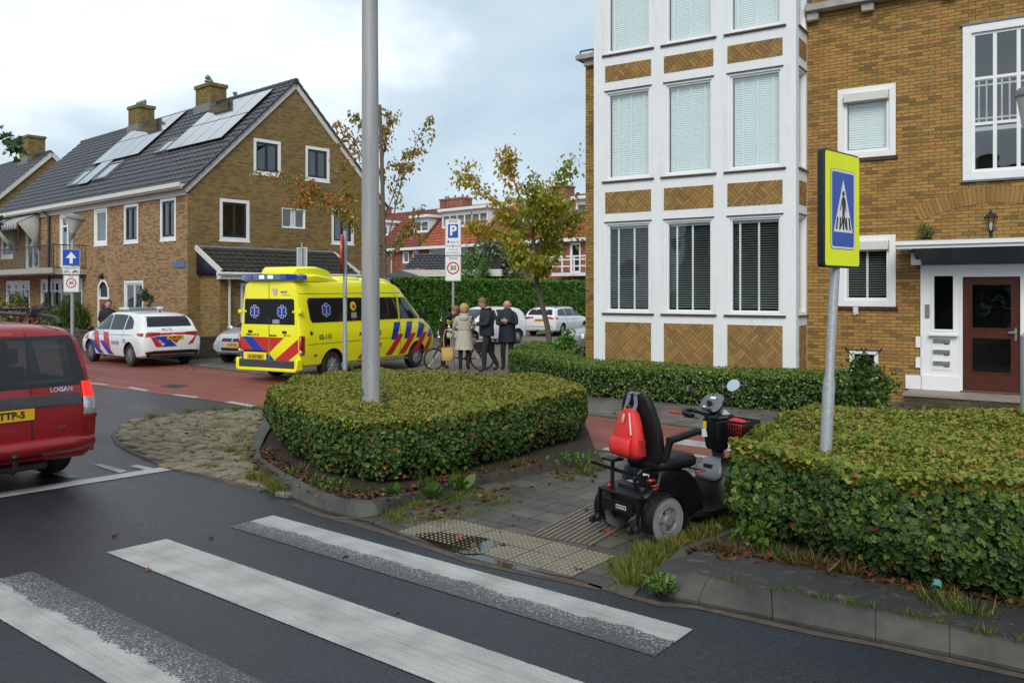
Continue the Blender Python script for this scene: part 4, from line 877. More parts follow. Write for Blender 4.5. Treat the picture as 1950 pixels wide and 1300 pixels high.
# ---------------------------------------------------------------- row of red roofed houses behind
RWO, RWR = Vector((4.55, 52, 0)), -0.7685027
def rowpt(u, v): return RWO + Vector((math.cos(RWR) * u - math.sin(RWR) * v, math.sin(RWR) * u + math.cos(RWR) * v, 0))
def rowhouse(u0, u1, label, tile, dorm, wins, chim=None, sky=None, balc=None, wallm=None):
    L_ = u1 - u0; h = thing('terraced_house', label, 'house', rowpt(u0, 0), RWR, 'terraced houses with red tiled roofs'); ez, rd = 5.5, 2.95; mb = MB()
    wallpoly(mb, [(0, 0), (L_, 0), (L_, ez), (0, ez)], [(a, b, c, d) for a, b, c, d in wins], 'f', .1)
    mb.add([(0, 2 * rd, 0), (L_, 2 * rd, 0), (L_, 2 * rd, ez), (0, 2 * rd, ez)], [(3, 2, 1, 0)])
    for x in (.01, L_ - .01): mb.add([(x, 0, 0), (x, 2 * rd, 0), (x, 2 * rd, ez), (x, rd, ez + rd), (x, 0, ez)], [(0, 1, 2, 3, 4)])
    mb.build('wall', wallm or M_redbrick, h, recalc=False)
    mb = MB(); tileroof(mb, (0, -.3, ez - .28), (1, 0, 0), (0, 1, 1), L_, (rd + .3) * 1.414, pu=.24, pv=.33, amp=.05, step=.04); tileroof(mb, (L_, 2 * rd + .3, ez - .28), (-1, 0, 0), (0, -1, 1), L_, (rd + .3) * 1.414, pu=.48, pv=.66)
    for k in range(int(L_ / .36)): mb.lathe([(.1, 0), (.13, .05), (.11, .34)], (k * .36, rd, ez + rd), 8, 0, 'x')
    rf = mb.build('roof', tile, h)
    mb = MB(); mb.bar((L_ - .02, -.3, ez - .2), (L_ - .02, rd + .1, ez + rd + .16), .22, .22); mb.build('party_ridge', M_mossbrick, h)
    mb = MB(); mb.box(0, L_, -.42, -.003, ez - .32, ez - .12); mb.build('gutter', M_white, h)
    for a, b, z0, z1, d0, sp in dorm:
        mb = MB(); yb = z0 - ez
        wallpoly(mb, [(a, z0), (b, z0), (b, z1), (a, z1)], [(a + .06, b - .06, z0 + .12, z1 - .28)], 'f', .08); mb.v = [(x, y + d0, z) for x, y, z in mb.v]
        for x in (a, b): mb.add([(x, d0, z0), (x, z1 - ez + .1, z1), (x, d0, z1)], [(0, 1, 2)])
        mb.box(a - .2, b + .2, d0 - .3, z1 - ez + .6, z1, z1 + .2); o = mb.build('dormer', M_white, h, recalc=False)
        m2 = MB(); w_ = b - a - .12
        m2.add([(a + .06, d0 + .4, z0), (b - .06, d0 + .4, z0), (b - .06, d0 + .4, z1), (a + .06, d0 + .4, z1)], [(0, 1, 2, 3)], 1)
        for k in range(sp + 1): c = a + .06 + w_ * k / sp; m2.box(c - .05, c + .05, d0 + .01, d0 + .07, z0 + .12, z1 - .28, 0)
        for z in (z0 + .12, z1 - .34): m2.box(a + .06, b - .06, d0 + .012, d0 + .068, z, z + .06, 0)
        m2.add([(a + .06, d0 + .05, z0 + .12), (b - .06, d0 + .05, z0 + .12), (b - .06, d0 + .05, z1 - .28), (a + .06, d0 + .05, z1 - .28)], [(0, 1, 2, 3)], 2); m2.build('window', [M_white, M_curtain, M_glass], o, recalc=False)
    for q in wins: window(h, q[0], q[2], q[1] - q[0], q[3] - q[2], fw=.08, cw=.06, split=(.5,) if q[1] - q[0] > 1 else (), at0=(.02, 0), glass=M_glass2, roommat=M_curtain if q[1] - q[0] > 2 else M_dark)
    if chim:
        o = chimney(h, chim[0], chim[1], rd - .5, rd + .5, ez + rd - .4, ez + rd + .75, 2, mat=M_redbrick)
    if sky:
        mb = MB()
        for a, b in sky:
            n_ = Vector((0, -.7071, .7071)) * .1; c = [Vector((a, b, ez + b)) + n_, Vector((a + .7, b, ez + b)) + n_, Vector((a + .7, b + .5, ez + b + .5)) + n_, Vector((a, b + .5, ez + b + .5)) + n_]
            mb.add(c + [p - n_ for p in c], [(0, 1, 2, 3), (0, 4, 5, 1), (1, 5, 6, 2), (2, 6, 7, 3), (3, 7, 4, 0)])
        mb.build('skylight', M_solar, h)
    if balc:
        mb = MB(); mb.box(balc[0], balc[1], -1.3, -.003, 3.0, 3.2, 0)
        for z in (3.55, 3.95, 4.15): mb.box(balc[0], balc[1], -1.3, -1.24, z, z + .09, 0)
        x = balc[0]
        while x <= balc[1]: mb.box(x, x + .08, -1.31, -1.23, 3.2, 4.25, 0); x += .95
        mb.build('balcony', M_white, h)
    mb = MB(); mb.tube([(L_ - .25, -.35, ez - .3), (L_ - .25, -.08, ez - .55), (L_ - .25, -.08, .2)], .05, 6); mb.build('downpipe', M_cream, h)
    return h
rowhouse(-26, -19.05, 'terraced house with a mossy red roof and white dormer, leftmost of its row', M_rtile2, [(2.2, 4.9, 6.5, 7.55, .95, 2)], [(1.0, 3.0, 4.0, 5.1), (4.3, 5.5, 3.9, 5.1), (1, 3, .8, 2.2)], (1.0, 2.2))
rowhouse(-19, -15.85, 'narrow terraced house with smooth brown red roof and small white dormer', M_rtile2, [(1.15, 2.95, 6.55, 7.7, .95, 2)], [(1.0, 1.75, 4.2, 5.1), (2.2, 2.9, 4.2, 5.1), (.5, 2, .8, 2.2)], (2.5, 3.1), sky=[(.3, 1.35)])
rowhouse(-15.8, -9.4, 'terraced house with bright orange tiles and a long white dormer', M_rtile, [(1.0, 5.9, 6.75, 8.0, 1.2, 6)], [(.95, 5.1, 4.3, 5.2), (1, 4, .8, 2.2)], (.0, 1.9))
rowhouse(-9.35, -3.05, 'terraced house with orange roof mostly hidden behind the green street tree', M_rtile, [(1.0, 4.8, 6.7, 7.9, 1.2, 4)], [(1, 4, 4.2, 5.1), (1, 4, .8, 2.2)], (4.0, 5.6))
rowhouse(-3, 4.0, 'terraced house with orange roof and white balcony beside the apartment block', M_rtile, [(1.2, 4.6, 6.75, 7.95, 1.25, 4)], [(.2, 1.05, 4.2, 5.1), (1.75, 2.6, 3.2, 5.1), (4, 5.5, 4.1, 5.1), (1, 4, .8, 2.2)], (4.3, 5.6), sky=[(.2, 1.5)], balc=(1.2, 6.0))
# garage, grey parasol
gx = at(768, 513, 45); GA = thing('garage', 'low garage with black tiled roof and white fascia behind the conifer hedge', 'garage', (gx.x, gx.y, 0), -.33)
mb = MB(); mb.box(.3, 5.2, .3, 2.6, 0, 2.85); mb.build('wall', M_redbrick, GA)
mb = MB(); tileroof(mb, (-.0, -.1, 3.2), (1, 0, 0), (0, 1, .55), 5.5, 1.6, pu=.26, pv=.33, amp=.05, step=.04); tileroof(mb, (5.5, 2.85, 3.2), (-1, 0, 0), (0, -1, .55), 5.5, 1.6, pu=.5, pv=.66); mb.tube([(0, 1.36, 4.02), (5.5, 1.36, 4.02)], .1, 8); mb.build('roof', M_btile, GA)
mb = MB(); mb.box(-.1, 5.6, -.15, .1, 2.84, 3.2); mb.build('fascia', M_cream, GA)
pp = at(764, 515, 40); PS = thing('garden_parasol', 'dark grey square garden parasol showing above the conifer hedge', 'parasol', (pp.x, 40, 0))
mb = MB(); mb.lathe([(1.45, 2.48), (1.42, 2.56), (.7, 2.86), (.06, 3.05), (.0, 3.08)], (0, 0, 0), 8); mb.build('canopy', plain('grey_canvas', (.07, .07, .07), .9, .2, 4), PS); mb = MB(); mb.tube([(0, 0, 0), (0, 0, 3.0)], .03, 8); mb.build('pole', M_galv, PS)

# ---------------------------------------------------------------- hedges
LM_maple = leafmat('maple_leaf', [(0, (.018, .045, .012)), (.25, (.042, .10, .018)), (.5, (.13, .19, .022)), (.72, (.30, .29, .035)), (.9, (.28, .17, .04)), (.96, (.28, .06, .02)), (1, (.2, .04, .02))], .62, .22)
LM_privet = leafmat('privet_leaf', [(0, (.018, .045, .01)), (.35, (.05, .11, .014)), (.65, (.12, .20, .02)), (1, (.24, .26, .035))], .4, .2)
LM_conifer = leafmat('conifer_spray', [(0, (.02, .06, .006)), (.45, (.05, .14, .01)), (.8, (.10, .24, .015)), (1, (.16, .32, .02))], .6, .2)
LM_autumn = leafmat('autumn_leaf', [(0, (.09, .13, .02)), (.3, (.24, .26, .03)), (.5, (.42, .28, .04)), (.7, (.52, .18, .04)), (.85, (.54, .10, .035)), (1, (.42, .05, .03))], .45, .5)
LM_tree = leafmat('greengold_leaf', [(0, (.13, .18, .02)), (.3, (.29, .34, .03)), (.6, (.48, .44, .04)), (.85, (.54, .24, .04)), (1, (.54, .11, .035))], .45, .5)
LM_olive = leafmat('olive_leaf', [(0, (.06, .09, .055)), (.5, (.14, .19, .11)), (1, (.28, .33, .22))], .5, .2)
LM_green = leafmat('fresh_leaf', [(0, (.03, .075, .012)), (.5, (.07, .15, .02)), (1, (.15, .22, .035))], .45, .3)
M_bark = plain('tree_bark', (.12, .10, .08), .9, .35, 14, bmp=.01, bscale=40)
M_twig = plain('dark_twigs', (.025, .018, .010), .9, .3, 20)
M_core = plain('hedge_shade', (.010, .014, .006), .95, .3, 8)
def area(p): return abs(sum(p[i - 1][0] * p[i][1] - p[i][0] * p[i - 1][1] for i in range(len(p)))) / 2
def hedge(name, label, out, z0, z1, mat, size, dens, cat='hedge', group=None, topt=(.55, .2), sidet=(.25, .18), shape='maple', rough=.04, rag=.1, core0=.25, edge=.06, sides=None, depth=.1, red=.0, stems=True):
    out = [(p[0], p[1]) for p in out]; P, Q, T, Z = [], [], [], []
    n = len(out); cx = sum(p[0] for p in out) / n; cy = sum(p[1] for p in out) / n
    if sum(out[i - 1][0] * out[i][1] - out[i][0] * out[i - 1][1] for i in range(n)) < 0: out = out[::-1]
    root = thing(name, label, cat, (0, 0, 0), 0, group); root.location = (cx, cy, 0)
    x0, x1 = min(p[0] for p in out), max(p[0] for p in out); y0, y1 = min(p[1] for p in out), max(p[1] for p in out)
    ph = [random.uniform(0, 6) for _ in range(8)]
    def wob(a, b, c): return rough * (math.sin(a * 3.1 + ph[0]) * .5 + math.sin(b * 3.7 + ph[1]) * .5 + math.sin(a * 7.3 + b * 5.1 + ph[2]) * .45 + math.sin(c * 9 + a * 4 + ph[3]) * .4)
    k = int(area(out) * dens * 1.7); c = 0
    while c < k:
        x, y = random.uniform(x0, x1), random.uniform(y0, y1)
        if inside((x, y), out):
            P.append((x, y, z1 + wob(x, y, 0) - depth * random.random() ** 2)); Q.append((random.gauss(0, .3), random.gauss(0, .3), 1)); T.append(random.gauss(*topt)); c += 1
    ntop = len(P)
    for i in range(n):
        a, b = Vector((*out[i], 0)), Vector((*out[(i + 1) % n], 0)); d = b - a; L_ = d.length; nn = Vector((d.y, -d.x, 0)).normalized(); m_ = (a + b) / 2
        vis = nn.dot(Vector((0, 0, 0)) - m_) > -.3 * m_.length
        for _ in range(int(L_ * (z1 - z0) * dens * (1.25 if vis else .35))):
            t = random.random(); z = z0 + (z1 - z0) * (random.random() ** .85); low = max(0, 1 - (z - z0) / .28)
            if random.random() < low * .55 * (rag > 0): continue
            p = a + d * t; off = wob(p.x * 2, p.y * 2, z) - depth * random.random() ** 2 - rag * low * 1.2 + .03 * math.sin(z * 5)
            rr = max(0, z - z1 + edge) / edge if edge else 0; off -= edge * .6 * rr * rr
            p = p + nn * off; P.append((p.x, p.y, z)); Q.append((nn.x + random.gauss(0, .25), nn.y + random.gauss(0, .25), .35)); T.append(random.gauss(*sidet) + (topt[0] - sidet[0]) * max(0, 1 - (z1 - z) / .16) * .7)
    for _ in range(int(area(out) * 1.2) if stems else 0):
        x, y = random.uniform(x0, x1), random.uniform(y0, y1)
        if inside((x, y), out):
            tt = random.gauss(.5, .2); a, b = random.gauss(0, .3), random.gauss(0, .3)
            for q in range(9): h_ = random.uniform(0, .11); P.append((x + a * h_ + random.gauss(0, .018), y + b * h_ + random.gauss(0, .018), z1 + h_)); Q.append((random.gauss(0, 1), random.gauss(0, 1), 1)); T.append(random.gauss(tt, .1))
    Z = np.ones(len(P)); Z[:ntop] = .74
    T = np.array(T); T[rng.random(len(T)) < red] = .97
    P = np.array(P) - np.array([cx, cy, 0])
    leaves('foliage', P, Q, size * 1.08 * Z, mat, root, T, shape)
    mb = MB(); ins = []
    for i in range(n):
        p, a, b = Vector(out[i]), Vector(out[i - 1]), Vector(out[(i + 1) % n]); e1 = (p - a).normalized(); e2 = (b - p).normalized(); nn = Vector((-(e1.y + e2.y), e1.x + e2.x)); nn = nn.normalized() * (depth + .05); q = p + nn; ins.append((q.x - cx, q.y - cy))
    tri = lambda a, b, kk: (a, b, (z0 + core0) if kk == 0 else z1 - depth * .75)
    mb.prism(ins, tri); mb.build('shade_core', M_core, root)  # added solid core blocking the view through; inner shade put into its near-black colour
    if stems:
        mb = MB(); per = 0
        for i in range(n):
            a, b = Vector((*ins[i - 1], 0)), Vector((*ins[i], 0)); L_ = (b - a).length
            for s_ in range(max(1, int(L_ / .35))):
                p = a.lerp(b, (s_ + random.random()) / max(1, int(L_ / .35))) * .93; q = p + Vector((random.gauss(0, .08), random.gauss(0, .08), z0 + core0 + .1)); mb.tube([p, p.lerp(q, .5) + Vector((random.gauss(0, .02), 0, 0)), q], [.014, .011, .008], 5)
        mb.build('stem', M_twig, root)['kind'] = 'stuff'
    return root
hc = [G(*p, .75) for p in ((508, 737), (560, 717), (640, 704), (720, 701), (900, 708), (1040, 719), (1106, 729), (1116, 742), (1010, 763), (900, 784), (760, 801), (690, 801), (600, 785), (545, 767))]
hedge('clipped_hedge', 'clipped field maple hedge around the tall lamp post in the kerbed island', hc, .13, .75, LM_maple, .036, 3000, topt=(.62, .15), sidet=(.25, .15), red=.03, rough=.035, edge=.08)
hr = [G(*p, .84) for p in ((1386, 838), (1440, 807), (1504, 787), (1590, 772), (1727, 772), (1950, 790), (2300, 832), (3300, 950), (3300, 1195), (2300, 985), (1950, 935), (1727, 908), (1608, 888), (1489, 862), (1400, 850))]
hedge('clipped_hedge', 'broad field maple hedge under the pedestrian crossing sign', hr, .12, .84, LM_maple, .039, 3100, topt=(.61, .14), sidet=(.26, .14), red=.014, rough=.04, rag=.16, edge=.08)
gb = [G(*p) for p in ((968, 713), (1040, 739), (1110, 756), (1300, 771), (1500, 785), (1615, 791))]; gn = Vector((.555, .832, 0))
hg = gb + [gb[-1] + gn * 1.3, gb[4] + gn * 1.45, gb[3] + gn * 1.4, Vector((1.62, 18.2, 0)), Vector((1.5, 19.4, 0)), Vector((1.5, 23.4, 0)), Vector((.75, 24.2, 0)), Vector((.2, 22.6, 0))]
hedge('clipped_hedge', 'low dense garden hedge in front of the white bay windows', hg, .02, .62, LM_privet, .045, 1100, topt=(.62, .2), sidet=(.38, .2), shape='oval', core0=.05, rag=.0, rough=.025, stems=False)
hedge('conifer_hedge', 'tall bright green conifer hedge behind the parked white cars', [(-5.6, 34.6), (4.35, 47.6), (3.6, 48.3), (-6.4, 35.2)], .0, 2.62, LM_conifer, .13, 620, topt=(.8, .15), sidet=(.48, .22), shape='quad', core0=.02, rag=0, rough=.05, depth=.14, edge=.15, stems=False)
def shrub(name, label, c, rx, ry, rz, mat, size, n, tint=(.5, .25), shape='oval', group=None, stemn=5, flat=.35, cat='shrub', hollow=.35, upright=0.0):
    root = thing(name, label, cat, (c[0], c[1], c[2] if len(c) > 2 else 0), 0, group); P, Q, T, S = [], [], [], []
    cl = [(random.gauss(0, .45), random.gauss(0, .45), random.uniform(.2, .95), random.uniform(.25, .5)) for _ in range(14)]
    for _ in range(n):
        k = random.choice(cl); v = np.random.default_rng(random.getrandbits(32)).normal(0, 1, 3); v /= np.linalg.norm(v); r_ = k[3] * random.uniform(hollow, 1.05)
        p = (np.clip(k[0], -.7, .7) + v[0] * r_, np.clip(k[1], -.7, .7) + v[1] * r_, max(.02, k[2] * .8 + v[2] * r_ * .7)); P.append((p[0] * rx, p[1] * ry, p[2] * rz)); Q.append(v); T.append(random.gauss(*tint))
        S.append((random.gauss(0, .35), random.gauss(0, .35), 1))
    leaves('foliage', P, Q, size, mat, root, np.array(T), shape, flatness=flat, stem=S if upright else None)
    mb = MB()
    for k in range(stemn):
        e_ = random.choice(cl); mb.tube([(random.gauss(0, .05), random.gauss(0, .05), 0), (e_[0] * rx * .3, e_[1] * ry * .3, rz * .35), (e_[0] * rx * .7, e_[1] * ry * .7, e_[2] * rz * .85)], [.02, .014, .006], 5)
    mb.build('stem', M_twig, root); return root
s_ = at(945, 500, 43.5); shrub('garden_bush', 'large grey green bush rising above the conifer hedge beside the zone sign', (s_.x, 44.6, 0), 2.3, 1.3, 5.5, LM_olive, .17, 8500, (.4, .25), 'oval', upright=0)
s_ = at(905, 500, 45); shrub('garden_bush', 'dark green bush above the conifer hedge, directly right of the zone sign', (s_.x, 42.6, 0), .9, .8, 4.4, LM_conifer, .16, 2600, (.6, .25), 'sprig')
s_ = at(1103, 540, 49); shrub('garden_bush', 'small greyish bush at the right end of the conifer hedge', (s_.x, 49.5, 0), .9, .7, 3.0, LM_olive, .13, 1500, (.6, .25))
s_ = at(1070, 670, 21.5); shrub('dwarf_conifer', 'small pointed dwarf conifer beside the brick corner of the apartments', (s_.x, 21.6, 0), .42, .4, 1.15, LM_conifer, .11, 1500, (.7, .2), 'sprig', cat='conifer')
s_ = at(1098, 670, 20.6); shrub('garden_shrub', 'dark green rounded shrub against the left brick corner of the apartments', (s_.x, 20.8, 0), .62, .5, .85, LM_privet, .07, 1900, (.3, .2))
s_ = G(1668, 800); shrub('garden_shrub', 'taller leafy shrub at the right end of the low garden hedge', (s_.x, s_.y + .75, 0), .62, .5, .98, LM_green, .075, 2400, (.3, .22))
s_ = at(1768, 445, 15); W_ = AP.matrix_basis @ Vector((2.12, .76, 2.96)); shrub('wall_plant', 'small fern like weed growing on the wall above the entrance canopy', (W_.x, W_.y, W_.z), .16, .1, .36, LM_green, .06, 120, (.5, .25), 'sprig', cat='plant', stemn=3)
# garden of the left house: low mossy wall and plants
cs, sn = math.cos(-.7266423), math.sin(-.7266423)
def lh(x, y, z=0): return Vector((-10.7 + cs * x - sn * y, 27.7 + sn * x + cs * y, z))
GW = thing('garden_wall', 'low mossy brick garden wall in front of the house on the left', 'wall', lh(2.3, -1.3), -.7266423)
mb = MB(); mb.box(-22, 0, -.11, .11, 0, .62); mb.box(-.11, .11, .112, 9.5, 0, .62); mb.build('wall_body', M_mossbrick, GW)
mb = MB(); mb.box(-22, .13, -.13, .13, .62, .68); mb.box(-.13, .13, .132, 9.5, .62, .68); mb.build('coping', M_mossbrick, GW)
LM_pink = leafmat('faded_flower', [(0, (.06, .10, .03)), (.35, (.12, .10, .05)), (.6, (.30, .12, .09)), (1, (.42, .2, .15))], .6, .2)
p = lh(-12.6, -.35); shrub('hydrangea_bush', 'faded pink hydrangea bush in the front garden on the left', (p.x, p.y, 0), 1.05, .7, 1.5, LM_pink, .13, 2600, (.62, .25), cat='bush')
p = lh(-15.4, -.4); shrub('garden_shrub', 'yellow green leafy shrub at the left edge behind the red car', (p.x, p.y, 0), .9, .7, 2.1, LM_privet, .11, 1500, (.85, .2))
p = lh(-10.2, -.5); shrub('garden_shrub', 'brownish green open shrub left of the one way sign pole', (p.x, p.y, 0), .9, .6, 1.75, LM_olive, .11, 1500, (.3, .25), 'sprig')
p = lh(-8.2, -.6); shrub('bamboo_clump', 'bright green bamboo like clump right of the one way sign pole', (p.x, p.y, 0), .75, .5, 1.9, LM_green, .34, 1300, (.5, .25), 'blade', upright=1, cat='bamboo')
p = lh(-2.5, -.45); shrub('garden_shrub', 'thin upright shrub against the house behind the police car', (p.x, p.y, 0), .4, .4, 1.75, LM_green, .11, 420, (.3, .2))
p = lh(-.3, -.6); shrub('garden_shrub', 'grey green shrub at the house corner behind the police car', (p.x, p.y, 0), .6, .4, 1.15, LM_olive, .1, 800, (.4, .2))
hb_ = lh(-2.55, -.22, 1.95); shrub('hanging_basket', 'withered hanging basket on the front wall of the brick house', (hb_.x, hb_.y, 1.72), .26, .2, .42, LM_olive, .09, 260, (.1, .12), cat='plant')

# ---------------------------------------------------------------- trees
def tree(label, base, crotch, limbs, tips, mat, size, nleaf, tint, r0, clump=.32, shape='oval', droop=.6, twigs=6, cat='tree', name='street_tree'):
    """limbs: list of polylines (world points); leaves hang in clumps along the outer part of each limb and its twigs"""
    root = thing(name, label, cat, base); B = Vector(base); mb = MB()
    mb.tube([B - B, (crotch[0] - B) if len(crotch) == 1 else (crotch[0] - B)] + [c - B for c in crotch[1:]], [r0 * (1 - .35 * i / max(1, len(crotch))) for i in range(len(crotch) + 1)], 10); P, Q, T, S = [], [], [], []
    for li, L_ in enumerate(limbs):
        L_ = [Vector(q) - B for q in L_]; n = len(L_); rr = [r0 * .26 * (1 - .85 * i / (n - 1)) + .005 for i in range(n)]
        mb.tube(L_, rr, 6); seg = []
        for i in range(n - 1):
            for s in range(6): seg.append(L_[i].lerp(L_[i + 1], s / 6))
        seg.append(L_[-1]); ends = []
        for k in range(twigs):
            i = random.randint(len(seg) // 4, len(seg) - 1); p = seg[i]; d = (seg[-1] - seg[0]).normalized() * random.uniform(.2, .6) + Vector((random.gauss(0, .45), random.gauss(0, .45), random.gauss(.12, .35)))
            q = p + d * random.uniform(.3, .8); mb.tube([p, p.lerp(q, .5) + Vector((0, 0, .04)), q], [.010, .007, .003], 5); ends += [p.lerp(q, t) for t in (.4, .7, 1.0)]
        ends += seg[len(seg) // 3:]
        for _ in range(int(nleaf / len(limbs))):
            c = random.choice(ends); v = Vector((random.gauss(0, 1), random.gauss(0, 1), random.gauss(0, .8))); p = c + v * clump * .38 - Vector((0, 0, .05))
            P.append(p); Q.append((random.gauss(0, 1), random.gauss(-.3, 1), random.gauss(.5, .6))); hi = li in tips; T.append(random.gauss(tint[0] + (tint[2] if hi else 0), tint[1])); S.append((random.gauss(0, .5), random.gauss(0, .5), -droop))
    mb.build('trunk', M_bark, root); leaves('crown', P, Q, size, mat, root, np.array(T), shape, flatness=.4, stem=S if droop else None, fold=.25)
    return root
def pl(Y, *pts): return [at(x, y, Y + (dy[0] if dy else 0)) for x, y, *dy in pts]
tree('young street tree with golden green leaves leaning beside the white parked cars', at(1052, 691, 25), pl(25, (1042, 620), (1022, 540), (1016, 470), (1014, 430)),
     [pl(25, (1022, 520), (1030, 455, -.3), (1045, 385, -.5), (1062, 345, -.6), (1082, 318, -.6)), pl(25, (1015, 450), (996, 388, .3), (976, 340, .5), (968, 305, .5), (972, 292, .5)), pl(25, (1014, 440), (965, 400), (925, 365, .4), (888, 332, .6)),
      pl(25, (1016, 478), (975, 452, -.4), (930, 432, -.6), (882, 424, -.7)), pl(25, (1018, 470), (1050, 432), (1080, 416, .4), (1096, 412, .6)), pl(25, (1016, 440), (1022, 390, -.8), (1005, 350, -1)), pl(25, (1020, 500), (1045, 470, .5), (1062, 440, .8)),
      pl(25, (1018, 500), (995, 480, -.8), (978, 462, -1.1)), pl(25, (1014, 430), (1012, 400, .9), (1030, 370, 1.2)), pl(25, (1022, 530), (1030, 505, -.3), (1040, 495, -.4)), pl(25, (1014, 440), (1035, 410, -.5), (1058, 385, -.7)), pl(25, (1014, 455), (990, 430, .7), (968, 415, 1.0))],
     (1, 2, 3), LM_tree, .125, 5200, (.38, .18, .25), .09, clump=.38, twigs=7)
tree('young street tree with sparse orange red leaves behind the tall lamp post', at(731, 640, 27), pl(27, (733, 560), (731, 470), (729, 380), (727, 300), (723, 200)),
     [pl(27, (733, 480), (752, 400), (768, 330, .3), (800, 255, .5), (818, 226, .6)), pl(27, (732, 470), (700, 430), (664, 392, -.4), (610, 355, -.6), (532, 329, -.8)), pl(27, (728, 390), (700, 320, -.3), (672, 262, -.5), (640, 232, -.5)), pl(27, (730, 420), (750, 370, .5), (765, 320, .8), (782, 285, .8)),
      pl(27, (728, 360), (716, 290), (700, 235, .4), (668, 220, .5)), pl(27, (664, 395), (620, 378, -.7), (562, 386, -.9)), pl(27, (700, 430), (670, 395, .5), (660, 350, .8), (650, 312, 1)), pl(27, (727, 320), (736, 250, .3), (742, 225, .3)), pl(27, (731, 470), (700, 455, -.8), (668, 420, -1.0), (645, 400, -1.0)),
      pl(27, (733, 520), (760, 455, .5), (790, 410, .8)), pl(27, (732, 510), (705, 480, .4), (690, 440, .8)), pl(27, (650, 385), (600, 365, -.2), (570, 372, -.2))],
     (1, 2, 5, 11), LM_autumn, .12, 2900, (.42, .22, .12), .085, clump=.26, twigs=6)
tree('leafy green tree at the left edge of the view, one branch tip reaching in', (-16.5, 19, 0), [Vector((-16.4, 19, 2.5)), Vector((-16.2, 19, 5))],
     [[Vector((-16.3, 19, 4.4)), Vector((-14.5, 19.2, 5.6)), Vector((-13.2, 19.6, 5.75)), at(16, 258, 20)], [Vector((-16.2, 19, 4.4)), Vector((-17.5, 18.5, 6.5)), Vector((-18.5, 18, 7.6))], [Vector((-16.2, 19, 5)), Vector((-15.6, 19.5, 7.5)), Vector((-16, 20, 8.8))],
      [Vector((-16.3, 19, 4)), Vector((-17, 20.5, 5.4)), Vector((-18, 22, 6))], [at(-60, 350, 19.6), at(-40, 400, 19.8), at(-12, 420, 20)]], (), LM_green, .15, 900, (.12, .12, 0), .16, clump=.26, shape='maple', droop=.3, twigs=5, name='garden_tree')

# ---------------------------------------------------------------- posts and signs
M_signwhite = plain('sign_white', (.74, .75, .76), .35, .03, 5); M_signblue = plain('sign_blue', (.012, .07, .42), .35, .06, 5); M_signred = plain('sign_red', (.5, .02, .025), .35, .06, 5); M_signblack = plain('sign_black', (.015, .015, .018), .4, 0)
M_fluo = plain('fluorescent_yellow', (.80, .88, .004), .5, .04, 5); M_signback = plain('sign_back', (.38, .42, .45), .45, .08, 8, metal=.3)
def post(par, h, r, mat=None, collar=None, lean=(0, 0), base=0.0, taper=None, name='post'):
    mb = MB(); t = Vector((lean[0], lean[1], 1.0)); pts = [(0, 0, base)] + ([t * (collar - .03), t * (collar + .03)] if collar else []) + [t * h]; rs = [r] + ([r, taper or r * .75] if collar else []) + [taper or r * .8]
    mb.tube(pts, rs, 16); return mb.build(name, mat or M_galv, par)
def plate(par, name, w, h, z, M0, back=M_signback, face=M_signwhite, rr=.03, thick=.02, border=None):
    """a rounded plate centred at height z in front of the post; M0 maps plate plane (x right, y up, z out)"""
    def rrect(w, h, r): return [(sx * (w / 2 - r) + r * math.cos(a), sy * (h / 2 - r) + r * math.sin(a)) for sx, sy, a0 in ((1, 1, 0), (-1, 1, 90), (-1, -1, 180), (1, -1, 270)) for a in (R(a0), R(a0 + 45), R(a0 + 90))]
    mb = MB(); mb.xfm = M0; mb.prism(rrect(w, h, rr), lambda a, b, k: (a, b + z, -thick if k == 0 else 0), 0)
    o = mb.build(name, back, par); m2 = MB(); m2.xfm = M0
    m2.flat(rrect(w - .012, h - .012, rr), [], lambda a, b: (a, b + z, .0015), 0)
    if border: # thin dark line round the plate
        q = rrect(w - border[0], h - border[0], rr * .7); q2 = rrect(w - border[0] - border[1], h - border[0] - border[1], rr * .6); n = len(q)
        m2.add([(a, b + z, .003) for a, b in q] + [(a, b + z, .003) for a, b in q2], [(i, (i + 1) % n, (i + 1) % n + n, i + n) for i in range(n)], 1)
    return o, m2
def disc(m2, c, r, z, mi, r_in=0.0, n=40):
    o = [(c[0] + r * math.cos(2 * math.pi * i / n), c[1] + r * math.sin(2 * math.pi * i / n), z) for i in range(n)]
    if r_in: m2.add(o + [(c[0] + r_in * math.cos(2 * math.pi * i / n), c[1] + r_in * math.sin(2 * math.pi * i / n), z) for i in range(n)], [(i, (i + 1) % n, (i + 1) % n + n, i + n) for i in range(n)], mi)
    else: m2.add(o, [tuple(range(n))], mi)
def rect(m2, x0, x1, y0, y1, z, mi): m2.add([(x0, y0, z), (x1, y0, z), (x1, y1, z), (x0, y1, z)], [(0, 1, 2, 3)], mi)
def T3(x, y, z): return Matrix.Translation((x, y, z))
SGM = [M_signwhite, M_signblack, M_signblue, M_signred]
